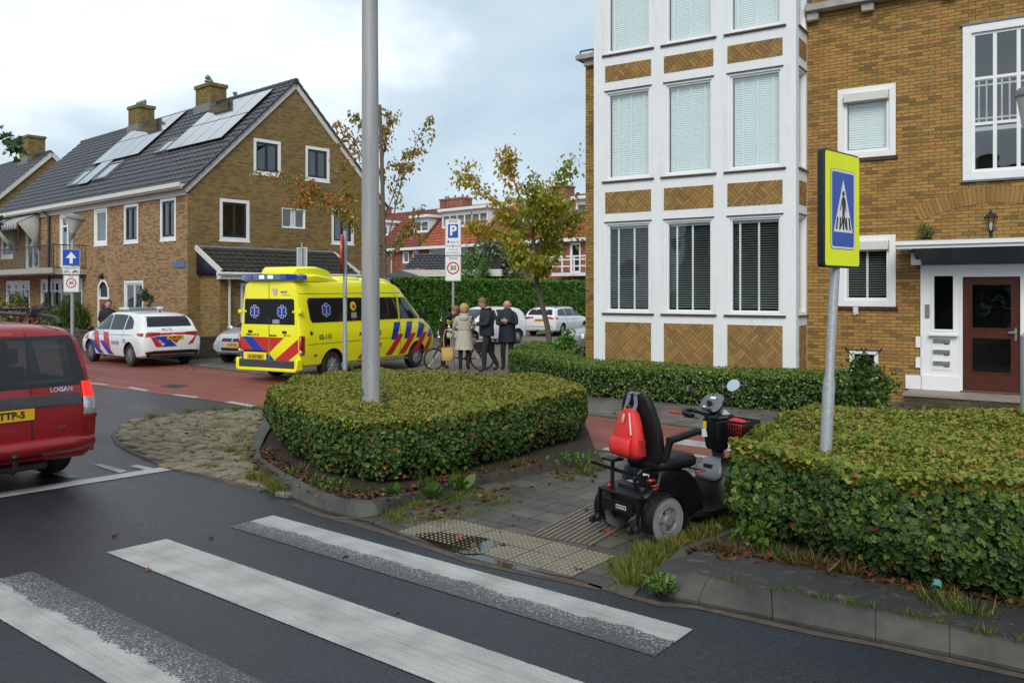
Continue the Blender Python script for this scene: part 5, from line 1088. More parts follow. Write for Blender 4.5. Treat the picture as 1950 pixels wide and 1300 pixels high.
# tall lamp post in the island
p = G(707, 891); LP = thing('lamp_post', 'tall grey steel lamp post standing in the clipped hedge island', 'lamp post', p)
m, t, b = newmat('lamp_post_steel'); co = nd(t, 'ShaderNodeTexCoord').outputs['Object']; n_ = nd(t, 'ShaderNodeTexNoise', {'Vector': nd(t, 'ShaderNodeMapping', {'Vector': co, 'Scale': (6, 6, .5)}).outputs[0], 'Scale': 1.5, 'Detail': 7.0}); n2 = nd(t, 'ShaderNodeTexNoise', {'Vector': co, 'Scale': 9.0, 'Detail': 6.0})
zz = nd(t, 'ShaderNodeSeparateXYZ', {0: co}).outputs[2]; low = nd(t, 'ShaderNodeMapRange', {0: zz, 1: 1.5, 2: .6, 3: .0, 4: .32}).outputs[0]
c = ramp(t, n_.outputs['Fac'], [(.3, (.26, .265, .27)), (.7, (.42, .425, .43))]); c = mixrgb(t, nd(t, 'ShaderNodeMapRange', {0: tmath(t, 'ADD', n2.outputs['Fac'], low), 1: .74, 2: .84}).outputs[0], c, (.10, .095, .05))
t.links.new(c, b.inputs['Base Color']); b.inputs['Roughness'].default_value = .55; b.inputs['Metallic'].default_value = .2; M_lp = m
mb = MB(); mb.tube([(0, 0, 0), (-.008, 0, 2.0), (-.015, 0, 5), (-.02, 0, 9)], [.110, .104, .094, .075], 28); shaft = mb.build('shaft', M_lp, LP)
mb = MB(); mb.tube([(-.02, 0, 9), (.1, -.3, 9.3), (.5, -1.2, 9.4)], [.05, .045, .04], 10); mb.box(.35, .65, -1.9, -1.1, 9.33, 9.47); mb.build('lamp_head', M_galv, LP)
def stick(par, name, z, h, a0, a1, m, txt=None, r=.105):
    mb = MB(); n = 6; pts = [(r * math.sin(R(a0 + (a1 - a0) * i / n)), -r * math.cos(R(a0 + (a1 - a0) * i / n))) for i in range(n + 1)]
    mb.add([(x, y, z) for x, y in pts] + [(x, y, z + h) for x, y in pts], [(i, i + 1, i + n + 2, i + n + 1) for i in range(n)], 0)
    if txt:
        am = R((a0 + a1) / 2); M_ = frame((r * 1.012 * math.sin(am), -r * 1.012 * math.cos(am), z + h / 2), (math.cos(am), math.sin(am), 0)); mb.text(txt, h * .75, M_, 1)
    return mb.build(name, [m, M_signblack], par, recalc=False)
stick(shaft, 'number_sticker', 2.80, .05, -75, -25, plain('sticker_yellow', (.65, .36, .02), .5, .05), '21', .1035); stick(shaft, 'paper_sticker', 2.17, .055, -75, -35, M_signwhite, '075', .1055)
# pedestrian crossing sign
p = G(1563, 1036, .1); CS = thing('crossing_sign', 'blue pedestrian crossing sign in a fluorescent yellow box on a leaning post', 'traffic sign', p)
lx = (1590 - 975) / F * (p.y + .08) - p.x
post(CS, 2.3, .046, collar=1.27, lean=(lx / 2.1, .04))
sc0 = Vector((lx + .05, .06, 2.585)); M0 = frame(sc0, (.72, .69, 0)); mb = MB(); mb.xfm = M0
def rrp(w, h, r): return [(sx * (w / 2 - r) + r * math.cos(a), sy * (h / 2 - r) + r * math.sin(a)) for sx, sy, a0 in ((1, 1, 0), (-1, 1, 90), (-1, -1, 180), (1, -1, 270)) for a in (R(a0), R(a0 + 30), R(a0 + 60), R(a0 + 90))]
SW, SH = .62, .90
mb.prism(rrp(SW, SH, .03), lambda a, b, k: (a, b, -.055 if k == 0 else .0)); box_ = mb.build('sign_box', M_black, CS, bevel=.006)
f = MB(); f.xfm = M0; f.flat(rrp(SW - .03, SH - .03, .025), [], lambda a, b: (a, b, .003), 0)
f.flat(rrp(.415, .615, .03), [], lambda a, b: (a, b, .005), 5); f.flat(rrp(.405, .605, .028), [], lambda a, b: (a, b, .006), 1); f.flat(rrp(.375, .575, .022), [], lambda a, b: (a, b, .007), 2)
f.add([(-.165, -.175, .008), (.165, -.175, .008), (.0, .235, .008)], [(0, 1, 2)], 1)
for i in range(5):
    x = -.12 + .06 * i; tx = x * .80; f.add([(x - .014, -.155, .009), (x + .014, -.155, .009), (tx + .012, -.06, .009), (tx - .012, -.06, .009)], [(0, 1, 2, 3)], 3)
disc(f, (0, .125), .021, .010, 3)
for pts in ([(-.012, .1), (.012, .1), (.03, .085), (.026, .02), (.018, -.03), (-.018, -.03), (-.02, .02), (-.03, .085)], [(-.03, .085), (-.02, .07), (-.036, .03), (-.05, -.01), (-.058, -.006), (-.046, .035)], [(.03, .085), (.02, .07), (.034, .03), (.036, -.015), (.046, -.014), (.044, .035)], [(-.018, -.03), (.0, -.03), (-.02, -.11), (-.044, -.14), (-.05, -.13), (-.032, -.1)], [(.0, -.03), (.018, -.03), (.034, -.1), (.05, -.145), (.036, -.145), (.018, -.1)]):
    f.flat(pts, [], lambda a, b: (a, b, .0104), 3)
f.build('sign_face', [M_fluo, M_signwhite, M_signblue, M_signblack, M_signred, M_lead], box_, recalc=False)
# parking zone sign by the people
p = at(863, 700, 22.3); p.z = 0; ZS = thing('zone_sign', 'parking zone and 30 zone signs on one grey pole beside the group of people', 'traffic sign', p)
post(ZS, 4.0, .038, name='pole'); M0 = frame((0, -.05, 0), (.97, -.1, 0))
o, m2 = plate(ZS, 'parking_plate', .43, .72, 3.61, M0, border=(.03, .012)); m2.text('ZONE', .085, T3(0, 3.90, .004), 1); rect(m2, -.135, .135, 3.47, 3.83, .004, 2); m2.text('P', .36, T3(0, 3.65, .006), 0, bold=.012); rect(m2, -.15, -.105, 3.33, 3.40, .004, 2); m2.text('max 1h', .085, T3(.04, 3.36, .004), 1); m2.build('sign_face', SGM, o, recalc=False)
o, m2 = plate(ZS, 'hours_plate', .43, .22, 3.12, M0, rr=.015); m2.text('ma t/m za', .062, T3(0, 3.165, .004), 1); m2.text('van 09.00-20.00 h', .05, T3(0, 3.075, .004), 1); m2.build('sign_face', SGM, o, recalc=False)
o, m2 = plate(ZS, 'speed_plate', .43, .67, 2.66, M0, border=(.03, .012)); m2.text('ZONE', .085, T3(0, 2.92, .004), 1); disc(m2, (0, 2.67), .165, .004, 3, .13); m2.text('30', .165, T3(0, 2.67, .005), 1, bold=.004); m2.build('sign_face', SGM, o, recalc=False)
# one way sign on a lamp column by the left house
p = at(138, 660, 28); p.z = 0; OW = thing('one_way_sign', 'street lamp column with blue one way and 30 zone signs left of the police car', 'street lamp', p)
post(OW, 3.9, .065, taper=.05, name='column'); M0 = frame((0, -.08, 0), (1, .1, 0)); q = at(139, 490, 28)
o, m2 = plate(OW, 'arrow_plate', .56, .55, 3.18, M0, face=M_signblue, border=(.02, .012)); rect(m2, -.26, .26, 2.925, 3.435, .004, 2); m2.flat([(-.05, 2.98), (.05, 2.98), (.05, 3.16), (.17, 3.16), (0, 3.37), (-.17, 3.16), (-.05, 3.16)], [], lambda a, b: (a, b, .006), 0); m2.build('sign_face', SGM, o, recalc=False)
o, m2 = plate(OW, 'exception_plate', .56, .27, 2.75, M0, rr=.015, border=(.02, .008)); m2.text('uitgezonderd', .09, T3(0, 2.83, .004), 1)
for x0, s_ in ((-.14, 1), (.13, 1)):
    for dx in (-.065, .065): disc(m2, (x0 + dx, 2.69), .04, .004, 1, .03, 16)
    for a, b in (((-.065, 2.69), (-.01, 2.69)), ((-.01, 2.69), (.04, 2.74)), ((.04, 2.74), (-.04, 2.74)), ((-.04, 2.74), (-.065, 2.69)), ((.065, 2.69), (.035, 2.755)), ((-.01, 2.69), (-.045, 2.755))):
        d = Vector((b[0] - a[0], b[1] - a[1])).normalized() * (.005 if x0 < 0 else .009); m2.add([(x0 + a[0] - d.y, a[1] + d.x, .0045), (x0 + b[0] - d.y, b[1] + d.x, .0045), (x0 + b[0] + d.y, b[1] - d.x, .0045), (x0 + a[0] + d.y, a[1] - d.x, .0045)], [(0, 1, 2, 3)], 1)
m2.build('sign_face', SGM, o, recalc=False)
o, m2 = plate(OW, 'speed_plate', .5, .56, 2.31, M0, rr=.02, border=(.02, .008)); disc(m2, (0, 2.33), .165, .004, 3, .13); m2.text('30', .16, T3(0, 2.33, .005), 1, bold=.003); m2.text('ZONE', .06, T3(0, 2.545, .004), 1); m2.build('sign_face', SGM, o, recalc=False)
def lampcone(par, z, r, h, sc=1.0, tilt=R(12)):
    mb = MB(); mb.xfm = T3(0, 0, z) @ Matrix.Rotation(tilt, 4, 'Y'); mb.lathe([(.07 * sc, -.12 * sc), (.09 * sc, .02), (r * .98, h)], (0, 0, 0), 24, 0); o = mb.build('lamp_shade', plain('milky_lamp', (.42, .42, .38), .35, .08, 4), par)
    mb = MB(); mb.xfm = T3(0, 0, z) @ Matrix.Rotation(tilt, 4, 'Y'); mb.lathe([(r * 1.05, h - .01), (r * 1.08, h + .03), (r * .9, h + .09), (.02, h + .16)], (0, 0, 0), 24); mb.build('lamp_cap', M_lead, par); mb = MB(); mb.xfm = T3(0, 0, z) @ Matrix.Rotation(tilt, 4, 'Y'); mb.lathe([(.06 * sc, -.3 * sc), (.1 * sc, .03)], (0, 0, 0), 12); mb.build('lamp_base', M_lead, par)
lampcone(OW, 3.98, .29, .50)
# lamp at the right edge
p = at(1961, 780, 10.0); p.z = 0; RL = thing('street_lamp', 'conical street lamp cut off by the right edge of the view', 'street lamp', p); post(RL, 3.75, .10, collar=1.55, taper=.04, name='column', mat=M_signback); lampcone(RL, 3.95, .17, .42, .8, R(4))
# round sign seen from its edge and the back of a plate, behind the hedge
p = at(657, 700, 14.6); p.z = 0; ES = thing('no_entry_sign', 'round red rimmed sign seen edge on at a thin post before the ambulance', 'traffic sign', p); post(ES, 3.1, .042, collar=1.35, taper=.036)
M0 = frame((-.07, 0, 2.7), (.16, -1, 0)); mb = MB(); mb.xfm = M0; n = 40
mb.prism([(.34 * math.cos(2 * math.pi * i / n), .34 * math.sin(2 * math.pi * i / n)) for i in range(n)], lambda a, b, k: (a, b, 0 if k == 0 else -.03)); o = mb.build('round_plate', M_signred, ES); f = MB(); f.xfm = M0; disc(f, (0, 0), .25, .002, 0); rect(f, -.2, .2, -.06, .06, .004, 1); f.build('sign_face', [M_signred, M_signwhite], o, recalc=False)
M0 = frame((-.02, .05, 0), (.25, -1, 0)); o, m2 = plate(ES, 'lower_plate', .42, .36, 2.14, M0, rr=.01); m2.build('sign_face', SGM, o, recalc=False)
p = at(575, 700, 25); p.z = 0; BS = thing('zone_sign', 'back of a grey sign plate standing behind the ambulance', 'traffic sign', p); post(BS, 3.5, .035, name='pole'); M0 = frame((0, .06, 0), (-1, .3, 0)); o, m2 = plate(BS, 'sign_plate', .34, .62, 3.05, M0); m2.build('sign_face', SGM, o, recalc=False)
mb = MB(); mb.xfm = M0; 
for x0, x1, y0, y1 in ((-.17, -.15, 2.74, 3.36), (.15, .17, 2.74, 3.36), (-.15, .15, 3.34, 3.36)): mb.box(x0, x1, y0, y1, -.035, -.0205)
mb.build('plate_rim', M_signwhite, o)
# house across the road (seen in the window reflections only)
AH = simplehouse('brick_house', 'brick house across the road mirrored in the ground floor panes', (-27, -3, 0), R(150), 26, 4.0, 5.2, M_brick3, M_btile2, [], [(-4 - 5 * i, -2.2 - 5 * i, .9, 2.4) for i in range(4)] + [(-4 - 5 * i, -2.2 - 5 * i, 3.6, 5.0) for i in range(4)])
shrub('garden_tree', 'rounded tree across the road mirrored in the ground floor panes', (-13, -9, 0), 3.2, 3.2, 7, LM_privet, .4, 2600, (.3, .2), cat='tree', stemn=7)
# ---------------------------------------------------------------- vehicles
def paint(name, col, rough=.25, metal=0.0, coat=1.0):
    m, t, b = newmat(name); b.inputs['Base Color'].default_value = (*col, 1); b.inputs['Roughness'].default_value = rough; b.inputs['Metallic'].default_value = metal; b.inputs['Coat Weight'].default_value = coat; b.inputs['Coat Roughness'].default_value = .06
    n = nd(t, 'ShaderNodeTexNoise', {'Vector': nd(t, 'ShaderNodeTexCoord').outputs['Object'], 'Scale': 6.0, 'Detail': 5.0})
    r = nd(t, 'ShaderNodeMapRange', {0: n.outputs['Fac'], 3: rough * .8, 4: rough * 1.5}).outputs[0]; t.links.new(r, b.inputs['Roughness']); return m
P_white = paint('white_car_paint', (.74, .75, .77)); P_red = paint('red_car_paint', (.25, .005, .008), .35, 0, .5); P_yellow = paint('yellow_car_paint', (.86, .82, .004), .35, 0, .6); P_silver = paint('silver_car_paint', (.55, .56, .58), .3, .5); P_grey = paint('grey_car_paint', (.28, .29, .31), .3, .4)
P_blue = paint('stripe_blue', (.01, .035, .36), .4, 0, .5); P_sred = paint('stripe_red', (.52, .018, .02), .4, 0, .5)
m, t, b = newmat('car_glass'); b.inputs['Base Color'].default_value = (.012, .014, .015, 1); b.inputs['Roughness'].default_value = .03; b.inputs['Specular IOR Level'].default_value = .5; M_cglass = m
M_platey = plain('number_plate_yellow', (.68, .38, .01), .4, .04, 5); M_tail = plain('tail_lamp_red', (.35, .012, .012), .15, .2, 30, coat=1); M_chrome = plain('chrome', (.75, .75, .76), .12, 0, metal=1.0); M_head = plain('headlamp', (.55, .57, .6), .1, .3, 30, metal=.6, coat=1)
M_brake = plain('lit_brake_lamp', (.6, .02, .015), .2, 0, emis=((1, .03, .02), .7)); M_seat = plain('seat_fabric', (.05, .05, .052), .9, .2, 8); M_dtrim = plain('grey_trim', (.045, .047, .05), .55, .2, 12)
def herm(xs, ys, n):
    xs, ys = np.array(xs, float), np.array(ys, float); mth = np.gradient(ys, xs); d = np.diff(ys) / np.diff(xs)
    for i in range(len(d)):                            # keep monotone where the data are
        if abs(d[i]) < 1e-9: mth[i] = mth[i + 1] = 0
        else:
            for j in (i, i + 1):
                r_ = mth[j] / d[i]
                if r_ < 0: mth[j] = 0
                elif r_ > 3: mth[j] = 3 * d[i]
    t = np.searchsorted(xs, n, side='right') - 1; t = np.clip(t, 0, len(xs) - 2); h = xs[t + 1] - xs[t]; u = (n - xs[t]) / h
    return (2 * u**3 - 3 * u**2 + 1) * ys[t] + (u**3 - 2 * u**2 + u) * h * mth[t] + (-2 * u**3 + 3 * u**2) * ys[t + 1] + (u**3 - u**2) * h * mth[t + 1]
def bodymesh(st, n=64, crown=.02, box=False):
    st = np.array(st, float); x = np.unique(np.concatenate([np.linspace(st[0, 0], st[-1, 0], n), st[:, 0]])); C_ = [herm(st[:, 0], st[:, i], x) for i in range(1, 8)]
    mb = MB(); mb.sharp = 28; rings = []
    for k in range(len(x)):
        zb, zs, zr, wb, wm, ws, wr = [c[k] for c in C_]; hh = zs - zb; g = max(zr - zs, .0)
        half = [(wb - .08, zb), (wb, zb + .05), (wb + (wm - wb) * .8, zb + .3 * hh), (wm, zb + .52 * hh), (wm - .004, zb + .74 * hh), (ws + .012, zs - .07 * hh), (ws - .005, zs), (ws + (wr - ws) * .52 + .012, zs + g * .5), (wr + .03, zs + g * .86), (wr - .03, zs + g * .955), (wr - .14, zr - .006), (wr * .5, zr + crown * .7), (0, zr + crown)]
        rings.append([(x[k], 0, zb)] + [(x[k], a, z) for a, z in half[:-1]] + [(x[k], 0, half[-1][1])] + [(x[k], -a, z) for a, z in half[:-1][::-1]])
    mb.loft(rings); return mb
def bvh_of(mb): return BVHTree.FromPolygons([Vector(v) for v in mb.v], mb.f)
def cutmesh(body, cutter_mb, mats):
    """boolean difference baked into the body's mesh"""
    cut = cutter_mb.build('cutter_shape', mats, body.parent, uv=False); md = body.modifiers.new('cut', 'BOOLEAN'); md.operation = 'DIFFERENCE'; md.object = cut; md.solver = 'EXACT'
    try: md.material_mode = 'TRANSFER'
    except Exception: pass
    bpy.context.view_layer.update(); me = bpy.data.meshes.new_from_object(body.evaluated_get(bpy.context.evaluated_depsgraph_get()))
    body.modifiers.clear(); body.data = me; bpy.data.objects.remove(cut); me.polygons.foreach_set('use_smooth', [True] * len(me.polygons)); me.set_sharp_from_angle(angle=R(30))
def decal(mb, bv, poly, face, mi=0, off=.004, res=.09, tri=None):
    """lay a flat shape onto a body: face 'R','L' (sides: x,z), 'B' rear (y to the right seen from behind, z), 'F' front, 'T' top"""
    far = {'R': lambda a, b: Vector((a, -4, b)), 'L': lambda a, b: Vector((a, 4, b)), 'B': lambda a, b: Vector((-6, -a, b)), 'F': lambda a, b: Vector((6, a, b)), 'T': lambda a, b: Vector((a, b, 5))}[face]
    d = {'R': Vector((0, 1, 0)), 'L': Vector((0, -1, 0)), 'B': Vector((1, 0, 0)), 'F': Vector((-1, 0, 0)), 'T': Vector((0, 0, -1))}[face]
    if tri: vs, fs = tri
    else:
        bm = bmesh.new(); f = bm.faces.new([bm.verts.new((a, b, 0)) for a, b in poly]); bmesh.ops.triangulate(bm, faces=[f])
        for _ in range(5):
            e = [q for q in bm.edges if q.calc_length() > res]
            if not e: break
            bmesh.ops.subdivide_edges(bm, edges=e, cuts=1); bmesh.ops.triangulate(bm, faces=bm.faces[:])
        bm.verts.index_update(); vs = [(v.co.x, v.co.y) for v in bm.verts]; fs = [tuple(v.index for v in f.verts) for f in bm.faces]; bm.free()
    out = []
    for a, b in vs:
        o = far(a, b); h = bv.ray_cast(o, d)
        if h[0] is None: q = bv.find_nearest(o + d * (o.length * .8)); q = bv.find_nearest(Vector((o.x if face in 'RLT' else q[0].x, o.y if face in 'BFT' else q[0].y, o.z if face != 'T' else q[0].z))); h = (q[0], q[1])
        nrm = h[1] if h[1].dot(d) < 0 else -h[1]; out.append(h[0] + nrm * off)
    mb.add(out, fs, mi)
def dtext(mb, bv, s, size, pos, face, mi, bold=0.0, off=.007, ang=0.0):
    vs, fs = textmesh(s, size, 'CENTER', bold, 0); sg = -1 if face == 'L' else 1; ca, sa = math.cos(ang), math.sin(ang)
    decal(mb, bv, None, face, mi, off, tri=([(pos[0] + sg * (v[0] * ca - v[1] * sa), pos[1] + v[0] * sa + v[1] * ca) for v in vs], fs))
def line(p, q, w):
    d = Vector((q[0] - p[0], q[1] - p[1])).normalized() * w / 2; return [(p[0] - d.y, p[1] + d.x), (q[0] - d.y, q[1] + d.x), (q[0] + d.y, q[1] - d.x), (p[0] + d.y, p[1] - d.x)]
def wheel(par, x, y, r, w, spokes=10, rimmat=None, hub=.66):
    s = 1 if y > 0 else -1; mb = MB(); prof = [(r * .66, -w * .5), (r * .93, -w * .5), (r, -w * .36), (r, w * .36), (r * .93, w * .5), (r * .66, w * .46)]
    mb.lathe(prof + prof[:1], (0, 0, 0), 32, 0, 'y', False); wl = mb.build('wheel', M_rubber, par, loc=(x, y, r)); mb = MB(); o = s * w * .32
    mb.lathe([(r * hub, o - s * .01), (r * hub, o + s * .035), (r * (hub - .05), o + s * .04), (r * (hub - .09), o + s * .012), (.02, o - s * .02)], (0, 0, 0), 28, 1, 'y')
    for k in range(spokes):
        a = 2 * math.pi * k / spokes; c_, s_ = math.cos(a), math.sin(a); mb.bar((c_ * .03, o + s * .024, s_ * .03), (c_ * r * (hub - .05), o + s * .02, s_ * r * (hub - .05)), .03, .022, 0, up=(0, 1, 0))
    mb.lathe([(r * (hub - .06), o + s * .02), (r * hub, o + s * .038), (r * hub * 1.02, o + s * .02)], (0, 0, 0), 28, 0, 'y'); mb.lathe([(.0, o + s * .04), (.05, o + s * .036), (.06, o)], (0, 0, 0), 14, 0, 'y')
    mb.build('rim', [rimmat or M_alloy, M_black], wl); return wl
def vehicle(name, label, cat, loc, head, st, mats, wheels, r, w=.2, scale=1.0, group=None, crown=.02, arch=1.16, spokes=10, cut=True, rimmat=None, n=64):
    root = thing(name, label, cat, loc, math.atan2(head[1], head[0]), group); root.scale = (scale,) * 3
    st = [(s[0], s[1], s[2], s[3], max(s[4], s[5] - .05), *s[5:]) for s in st]; bm_ = bodymesh(st, n, crown); bv = bvh_of(bm_); body = bm_.build('body', mats, root)
    wy = max(s[5] for s in st) - w * .5 - .035
    if cut:
        c = MB(); 
        for x in wheels:
            for s in (1, -1): c.lathe([(r * arch, -.2), (r * arch, .2)], (x, s * (wy + .1), r * 1.02), 28, 1, 'y')
        cutmesh(body, c, [mats[0], M_black])
    for x in wheels:
        for s in (1, -1): wheel(root, x, s * wy, r, w, spokes, rimmat)
    return root, body, bv
def part(par, name, mats, fn):
    mb = MB(); fn(mb); return mb.build(name, mats, par, recalc=False)
def mirror(par, x, y, z, mat, s=1.0):
    mb = MB(); sg = 1 if y > 0 else -1; mb.ball((x, y + sg * .13, z), .06 * s, .11 * s, .085 * s, 12, 8, 0); mb.bar((x, y - sg * .03, z - .05), (x, y + sg * .08, z - .03), .05, .03, 1); mb.build('mirror', [mat, M_black], par)
def numplate(par, bv, face, a, b, txt, w=.5, h=.105):
    mb = MB(); decal(mb, bv, [(a - w / 2, b - h / 2), (a + w / 2, b - h / 2), (a + w / 2, b + h / 2), (a - w / 2, b + h / 2)], face, 0, .012, .3); dtext(mb, bv, txt, h * .82, (a, b), face, 1, .003, .016); return mb.build('number_plate', [M_platey, M_signblack], par, recalc=False)
def glassside(par, bv, polys, mat=None, nm='side_window'):
    for face in 'LR':
        for q in polys: part(par, nm, mat or M_cglass, lambda mb: decal(mb, bv, q, face, 0, .004))

# --- police car
st = [(-2.22, .42, .80, .86, .60, .68, .64, .54), (-2.18, .33, .93, .99, .74, .83, .77, .68), (-2.05, .27, .98, 1.10, .80, .89, .84, .72), (-1.86, .25, 1.0, 1.36, .82, .90, .865, .70), (-1.66, .24, 1.0, 1.475, .83, .90, .87, .67), (-1.2, .23, 1.0, 1.535, .83, .905, .87, .655), (-.4, .22, .985, 1.565, .83, .905, .87, .655), (.25, .22, .97, 1.54, .83, .905, .87, .65), (.75, .22, .96, 1.34, .83, .905, .868, .66), (1.3, .23, .94, 1.02, .83, .90, .86, .70), (1.7, .25, .86, .93, .82, .89, .83, .66), (2.02, .27, .76, .81, .77, .85, .76, .58), (2.18, .33, .62, .66, .62, .72, .62, .46)]
PC, body, bv = vehicle('police_car', 'white police car with red and blue stripes and a roof light bar', 'police car', (-10.84, 24.38, .008), (-1.93, 1.72), st, [P_white, M_black], (-1.36, 1.37), .325, scale=.95)
glassside(body, bv, [[(1.05, 1.0), (.02, 1.02), (.08, 1.46), (.3, 1.45), (.62, 1.33)], [(-.03, 1.02), (-.92, 1.04), (-.92, 1.46), (-.5, 1.475), (.03, 1.47)], [(-.98, 1.04), (-1.5, 1.08), (-1.42, 1.28), (-1.2, 1.40), (-.98, 1.455)]])
part(body, 'rear_window', M_cglass, lambda mb: decal(mb, bv, [(-.66, 1.14), (.66, 1.14), (.60, 1.43), (-.60, 1.43)], 'B', 0))
part(body, 'windscreen', M_cglass, lambda mb: decal(mb, bv, [(-.70, 1.05), (.70, 1.05), (.58, 1.47), (-.58, 1.47)], 'F', 0))
def stripes(mb):
    for face in 'LR':
        for mi, q in ((1, [(1.06, .95), (.745, .95), (.6, .6), (.55, .36), (.95, .68), (1.0, .8)]), (0, [(1.31, .68), (.95, .68), (.30, .24), (.66, .24)]), (1, [(.39, .95), (.06, .95), (-.1, .65), (-.16, .40), (.27, .68), (.33, .8)]), (0, [(.6, .68), (.27, .68), (-.42, .24), (-.05, .24)]), (1, [(1.72, .82), (1.5, .87), (1.45, .70), (1.78, .68)])): part(body, 'stripe', (P_blue, P_sred)[mi], lambda w_: decal(w_, bv, q, face, 0, .005))
        part(body, 'lettering', P_blue, lambda q: dtext(q, bv, 'POLITIE', .14, (-.48, .64), face, 0, .002))
        part(body, 'side_label', M_galv, lambda w_: decal(w_, bv, [(-1.15, .78), (-1.02, .78), (-1.02, .66), (-1.15, .66)], face, 0, .005))
    for mi, q in ((1, [(-.66, .86), (-.54, .86), (-.28, .57), (-.50, .57)]), (0, [(-.54, .87), (-.2, .88), (.12, .58), (-.28, .57)]), (1, [(-.1, .80), (.22, .80), (.09, .66)]), (1, [(.67, .87), (.71, .86), (.60, .64), (.43, .61)]), (1, [(-.42, .97), (.42, .97), (.40, .90), (.08, .905), (.0, .93), (-.08, .905), (-.34, .90)])): part(body, 'stripe', (P_blue, P_sred)[mi], lambda w_: decal(w_, bv, q, 'B', 0, .005))
    part(body, 'lettering', P_blue, lambda q: dtext(q, bv, 'POLITIE', .085, (-.15, 1.055), 'B', 0, .002)); part(body, 'lettering', M_signwhite, lambda q: dtext(q, bv, '15-08', .10, (-.36, .70), 'B', 0, .003, ang=-.75))
stripes(None)
for s in (-1, 1):
    part(body, 'tail_light', M_tail, lambda mb: (decal(mb, bv, [(s * .38, .98), (s * .38, .90), (s * .80, .86), (s * .86, .95), (s * .70, .99)], 'B', 0, .010), decal(mb, bv, [(-2.13, .97), (-1.82, .96), (-1.9, .90), (-2.13, .87)], 'L' if s < 0 else 'R', 0, .010)))
    part(body, 'headlight', M_head, lambda mb: decal(mb, bv, [(s * .45, .72), (s * .78, .78), (s * .80, .68), (s * .5, .64)], 'F', 0, .008))
    mirror(body, .98, s * .88, 1.03, M_black)
part(body, 'rear_bumper', M_black, lambda mb: (decal(mb, bv, [(-.80, .44), (-.55, .47), (.55, .47), (.80, .44), (.74, .30), (-.74, .30)], 'B', 0, .008),))
part(body, 'door_seam', M_black, lambda mb: [decal(mb, bv, line(p, q, .012), f, 0, .003) for f in 'LR' for p, q in (((.0, 1.0), (-.02, .28)), ((-.96, 1.0), (-1.0, .66)), ((1.1, .95), (1.12, .40)), ((1.05, .86), (-1.6, .90)))])
part(body, 'chrome_strip', M_chrome, lambda mb: [decal(mb, bv, line((-.66, .36), (.66, .36), .025), 'B', 0, .012), decal(mb, bv, line((-1.0, .25), (1.0, .25), .04), 'L', 0, .006), decal(mb, bv, line((-1.0, .25), (1.0, .25), .04), 'R', 0, .006)])
numplate(body, bv, 'B', .06, .83, 'K-506-ZH')
mb = MB(); mb.box(-.32, -.08, -.56, .56, 1.60, 1.675, 0); mb.box(-.34, -.06, -.62, -.42, 1.602, 1.68, 1); mb.box(-.34, -.06, .42, .62, 1.602, 1.68, 1); mb.box(-.28, -.12, -.5, .5, 1.55, 1.60, 1); mb.build('light_bar', [plain('grey_lens', (.22, .25, .3), .2, .1, 10, coat=1), P_white], body, bevel=.015)
mb = MB(); mb.prism([(-1.5, 1.50), (-1.38, 1.575), (-1.36, 1.52)], lambda a, b, k: (a, -.02 if k == 0 else .02, b + .015)); mb.build('roof_antenna', M_black, body)

# --- ambulance
st = [(-2.98, .46, 1.24, 2.36, .90, .94, .92, .74), (-2.95, .40, 1.25, 2.43, .95, .99, .965, .80), (-2.6, .36, 1.25, 2.46, .97, 1.02, 1.0, .85), (.5, .36, 1.25, 2.46, .97, 1.02, 1.0, .85), (1.15, .36, 1.25, 2.34, .97, 1.02, 1.0, .82), (1.55, .36, 1.25, 2.06, .97, 1.02, .995, .79), (2.15, .36, 1.25, 1.54, .97, 1.01, .985, .78), (2.42, .37, 1.22, 1.38, .95, 1.0, .96, .76), (2.62, .39, 1.12, 1.22, .93, .98, .92, .72), (2.76, .42, .98, 1.05, .88, .94, .86, .64), (2.84, .48, .78, .82, .78, .84, .72, .5)]
hd = Vector((.475, .88)); ax = Vector((-4.19, 19.6)); rt = Vector((hd.y, -hd.x)); sc_ = .937; ctr = ax + hd * 1.82 * sc_ - rt * .98 * sc_
AM, body, bv = vehicle('ambulance', 'bright yellow ambulance van with blue red striping and blue roof lights', 'ambulance', (ctr.x, ctr.y, .012), hd, st, [P_yellow, M_black], (-1.82, 1.82), .345, .23, scale=sc_, crown=.03, arch=1.22, rimmat=M_galv, spokes=8, n=70)
part(body, 'rear_window', M_cglass, lambda mb: decal(mb, bv, [(-.82, 1.38), (.82, 1.38), (.80, 1.97), (.76, 2.0), (-.76, 2.0), (-.80, 1.97)], 'B', 0, .006))
for s, f in ((1, 'R'), (-1, 'L')):
    part(body, 'side_window', M_cglass, lambda mb: decal(mb, bv, [(-2.55, 1.42), (.95, 1.42), (.95, 2.02), (-2.62, 2.02), (-2.68, 1.95), (-2.62, 1.5)], f, 0, .006))
    part(body, 'cab_window', M_cglass, lambda mb: decal(mb, bv, [(1.02, 1.42), (2.0, 1.40), (2.02, 1.48), (1.55, 1.92), (1.38, 2.02), (1.04, 2.02)], f, 0, .006))
part(body, 'windscreen', M_cglass, lambda mb: decal(mb, bv, [(-.82, 1.46), (.82, 1.46), (.70, 2.14), (-.70, 2.14)], 'F', 0, .006))
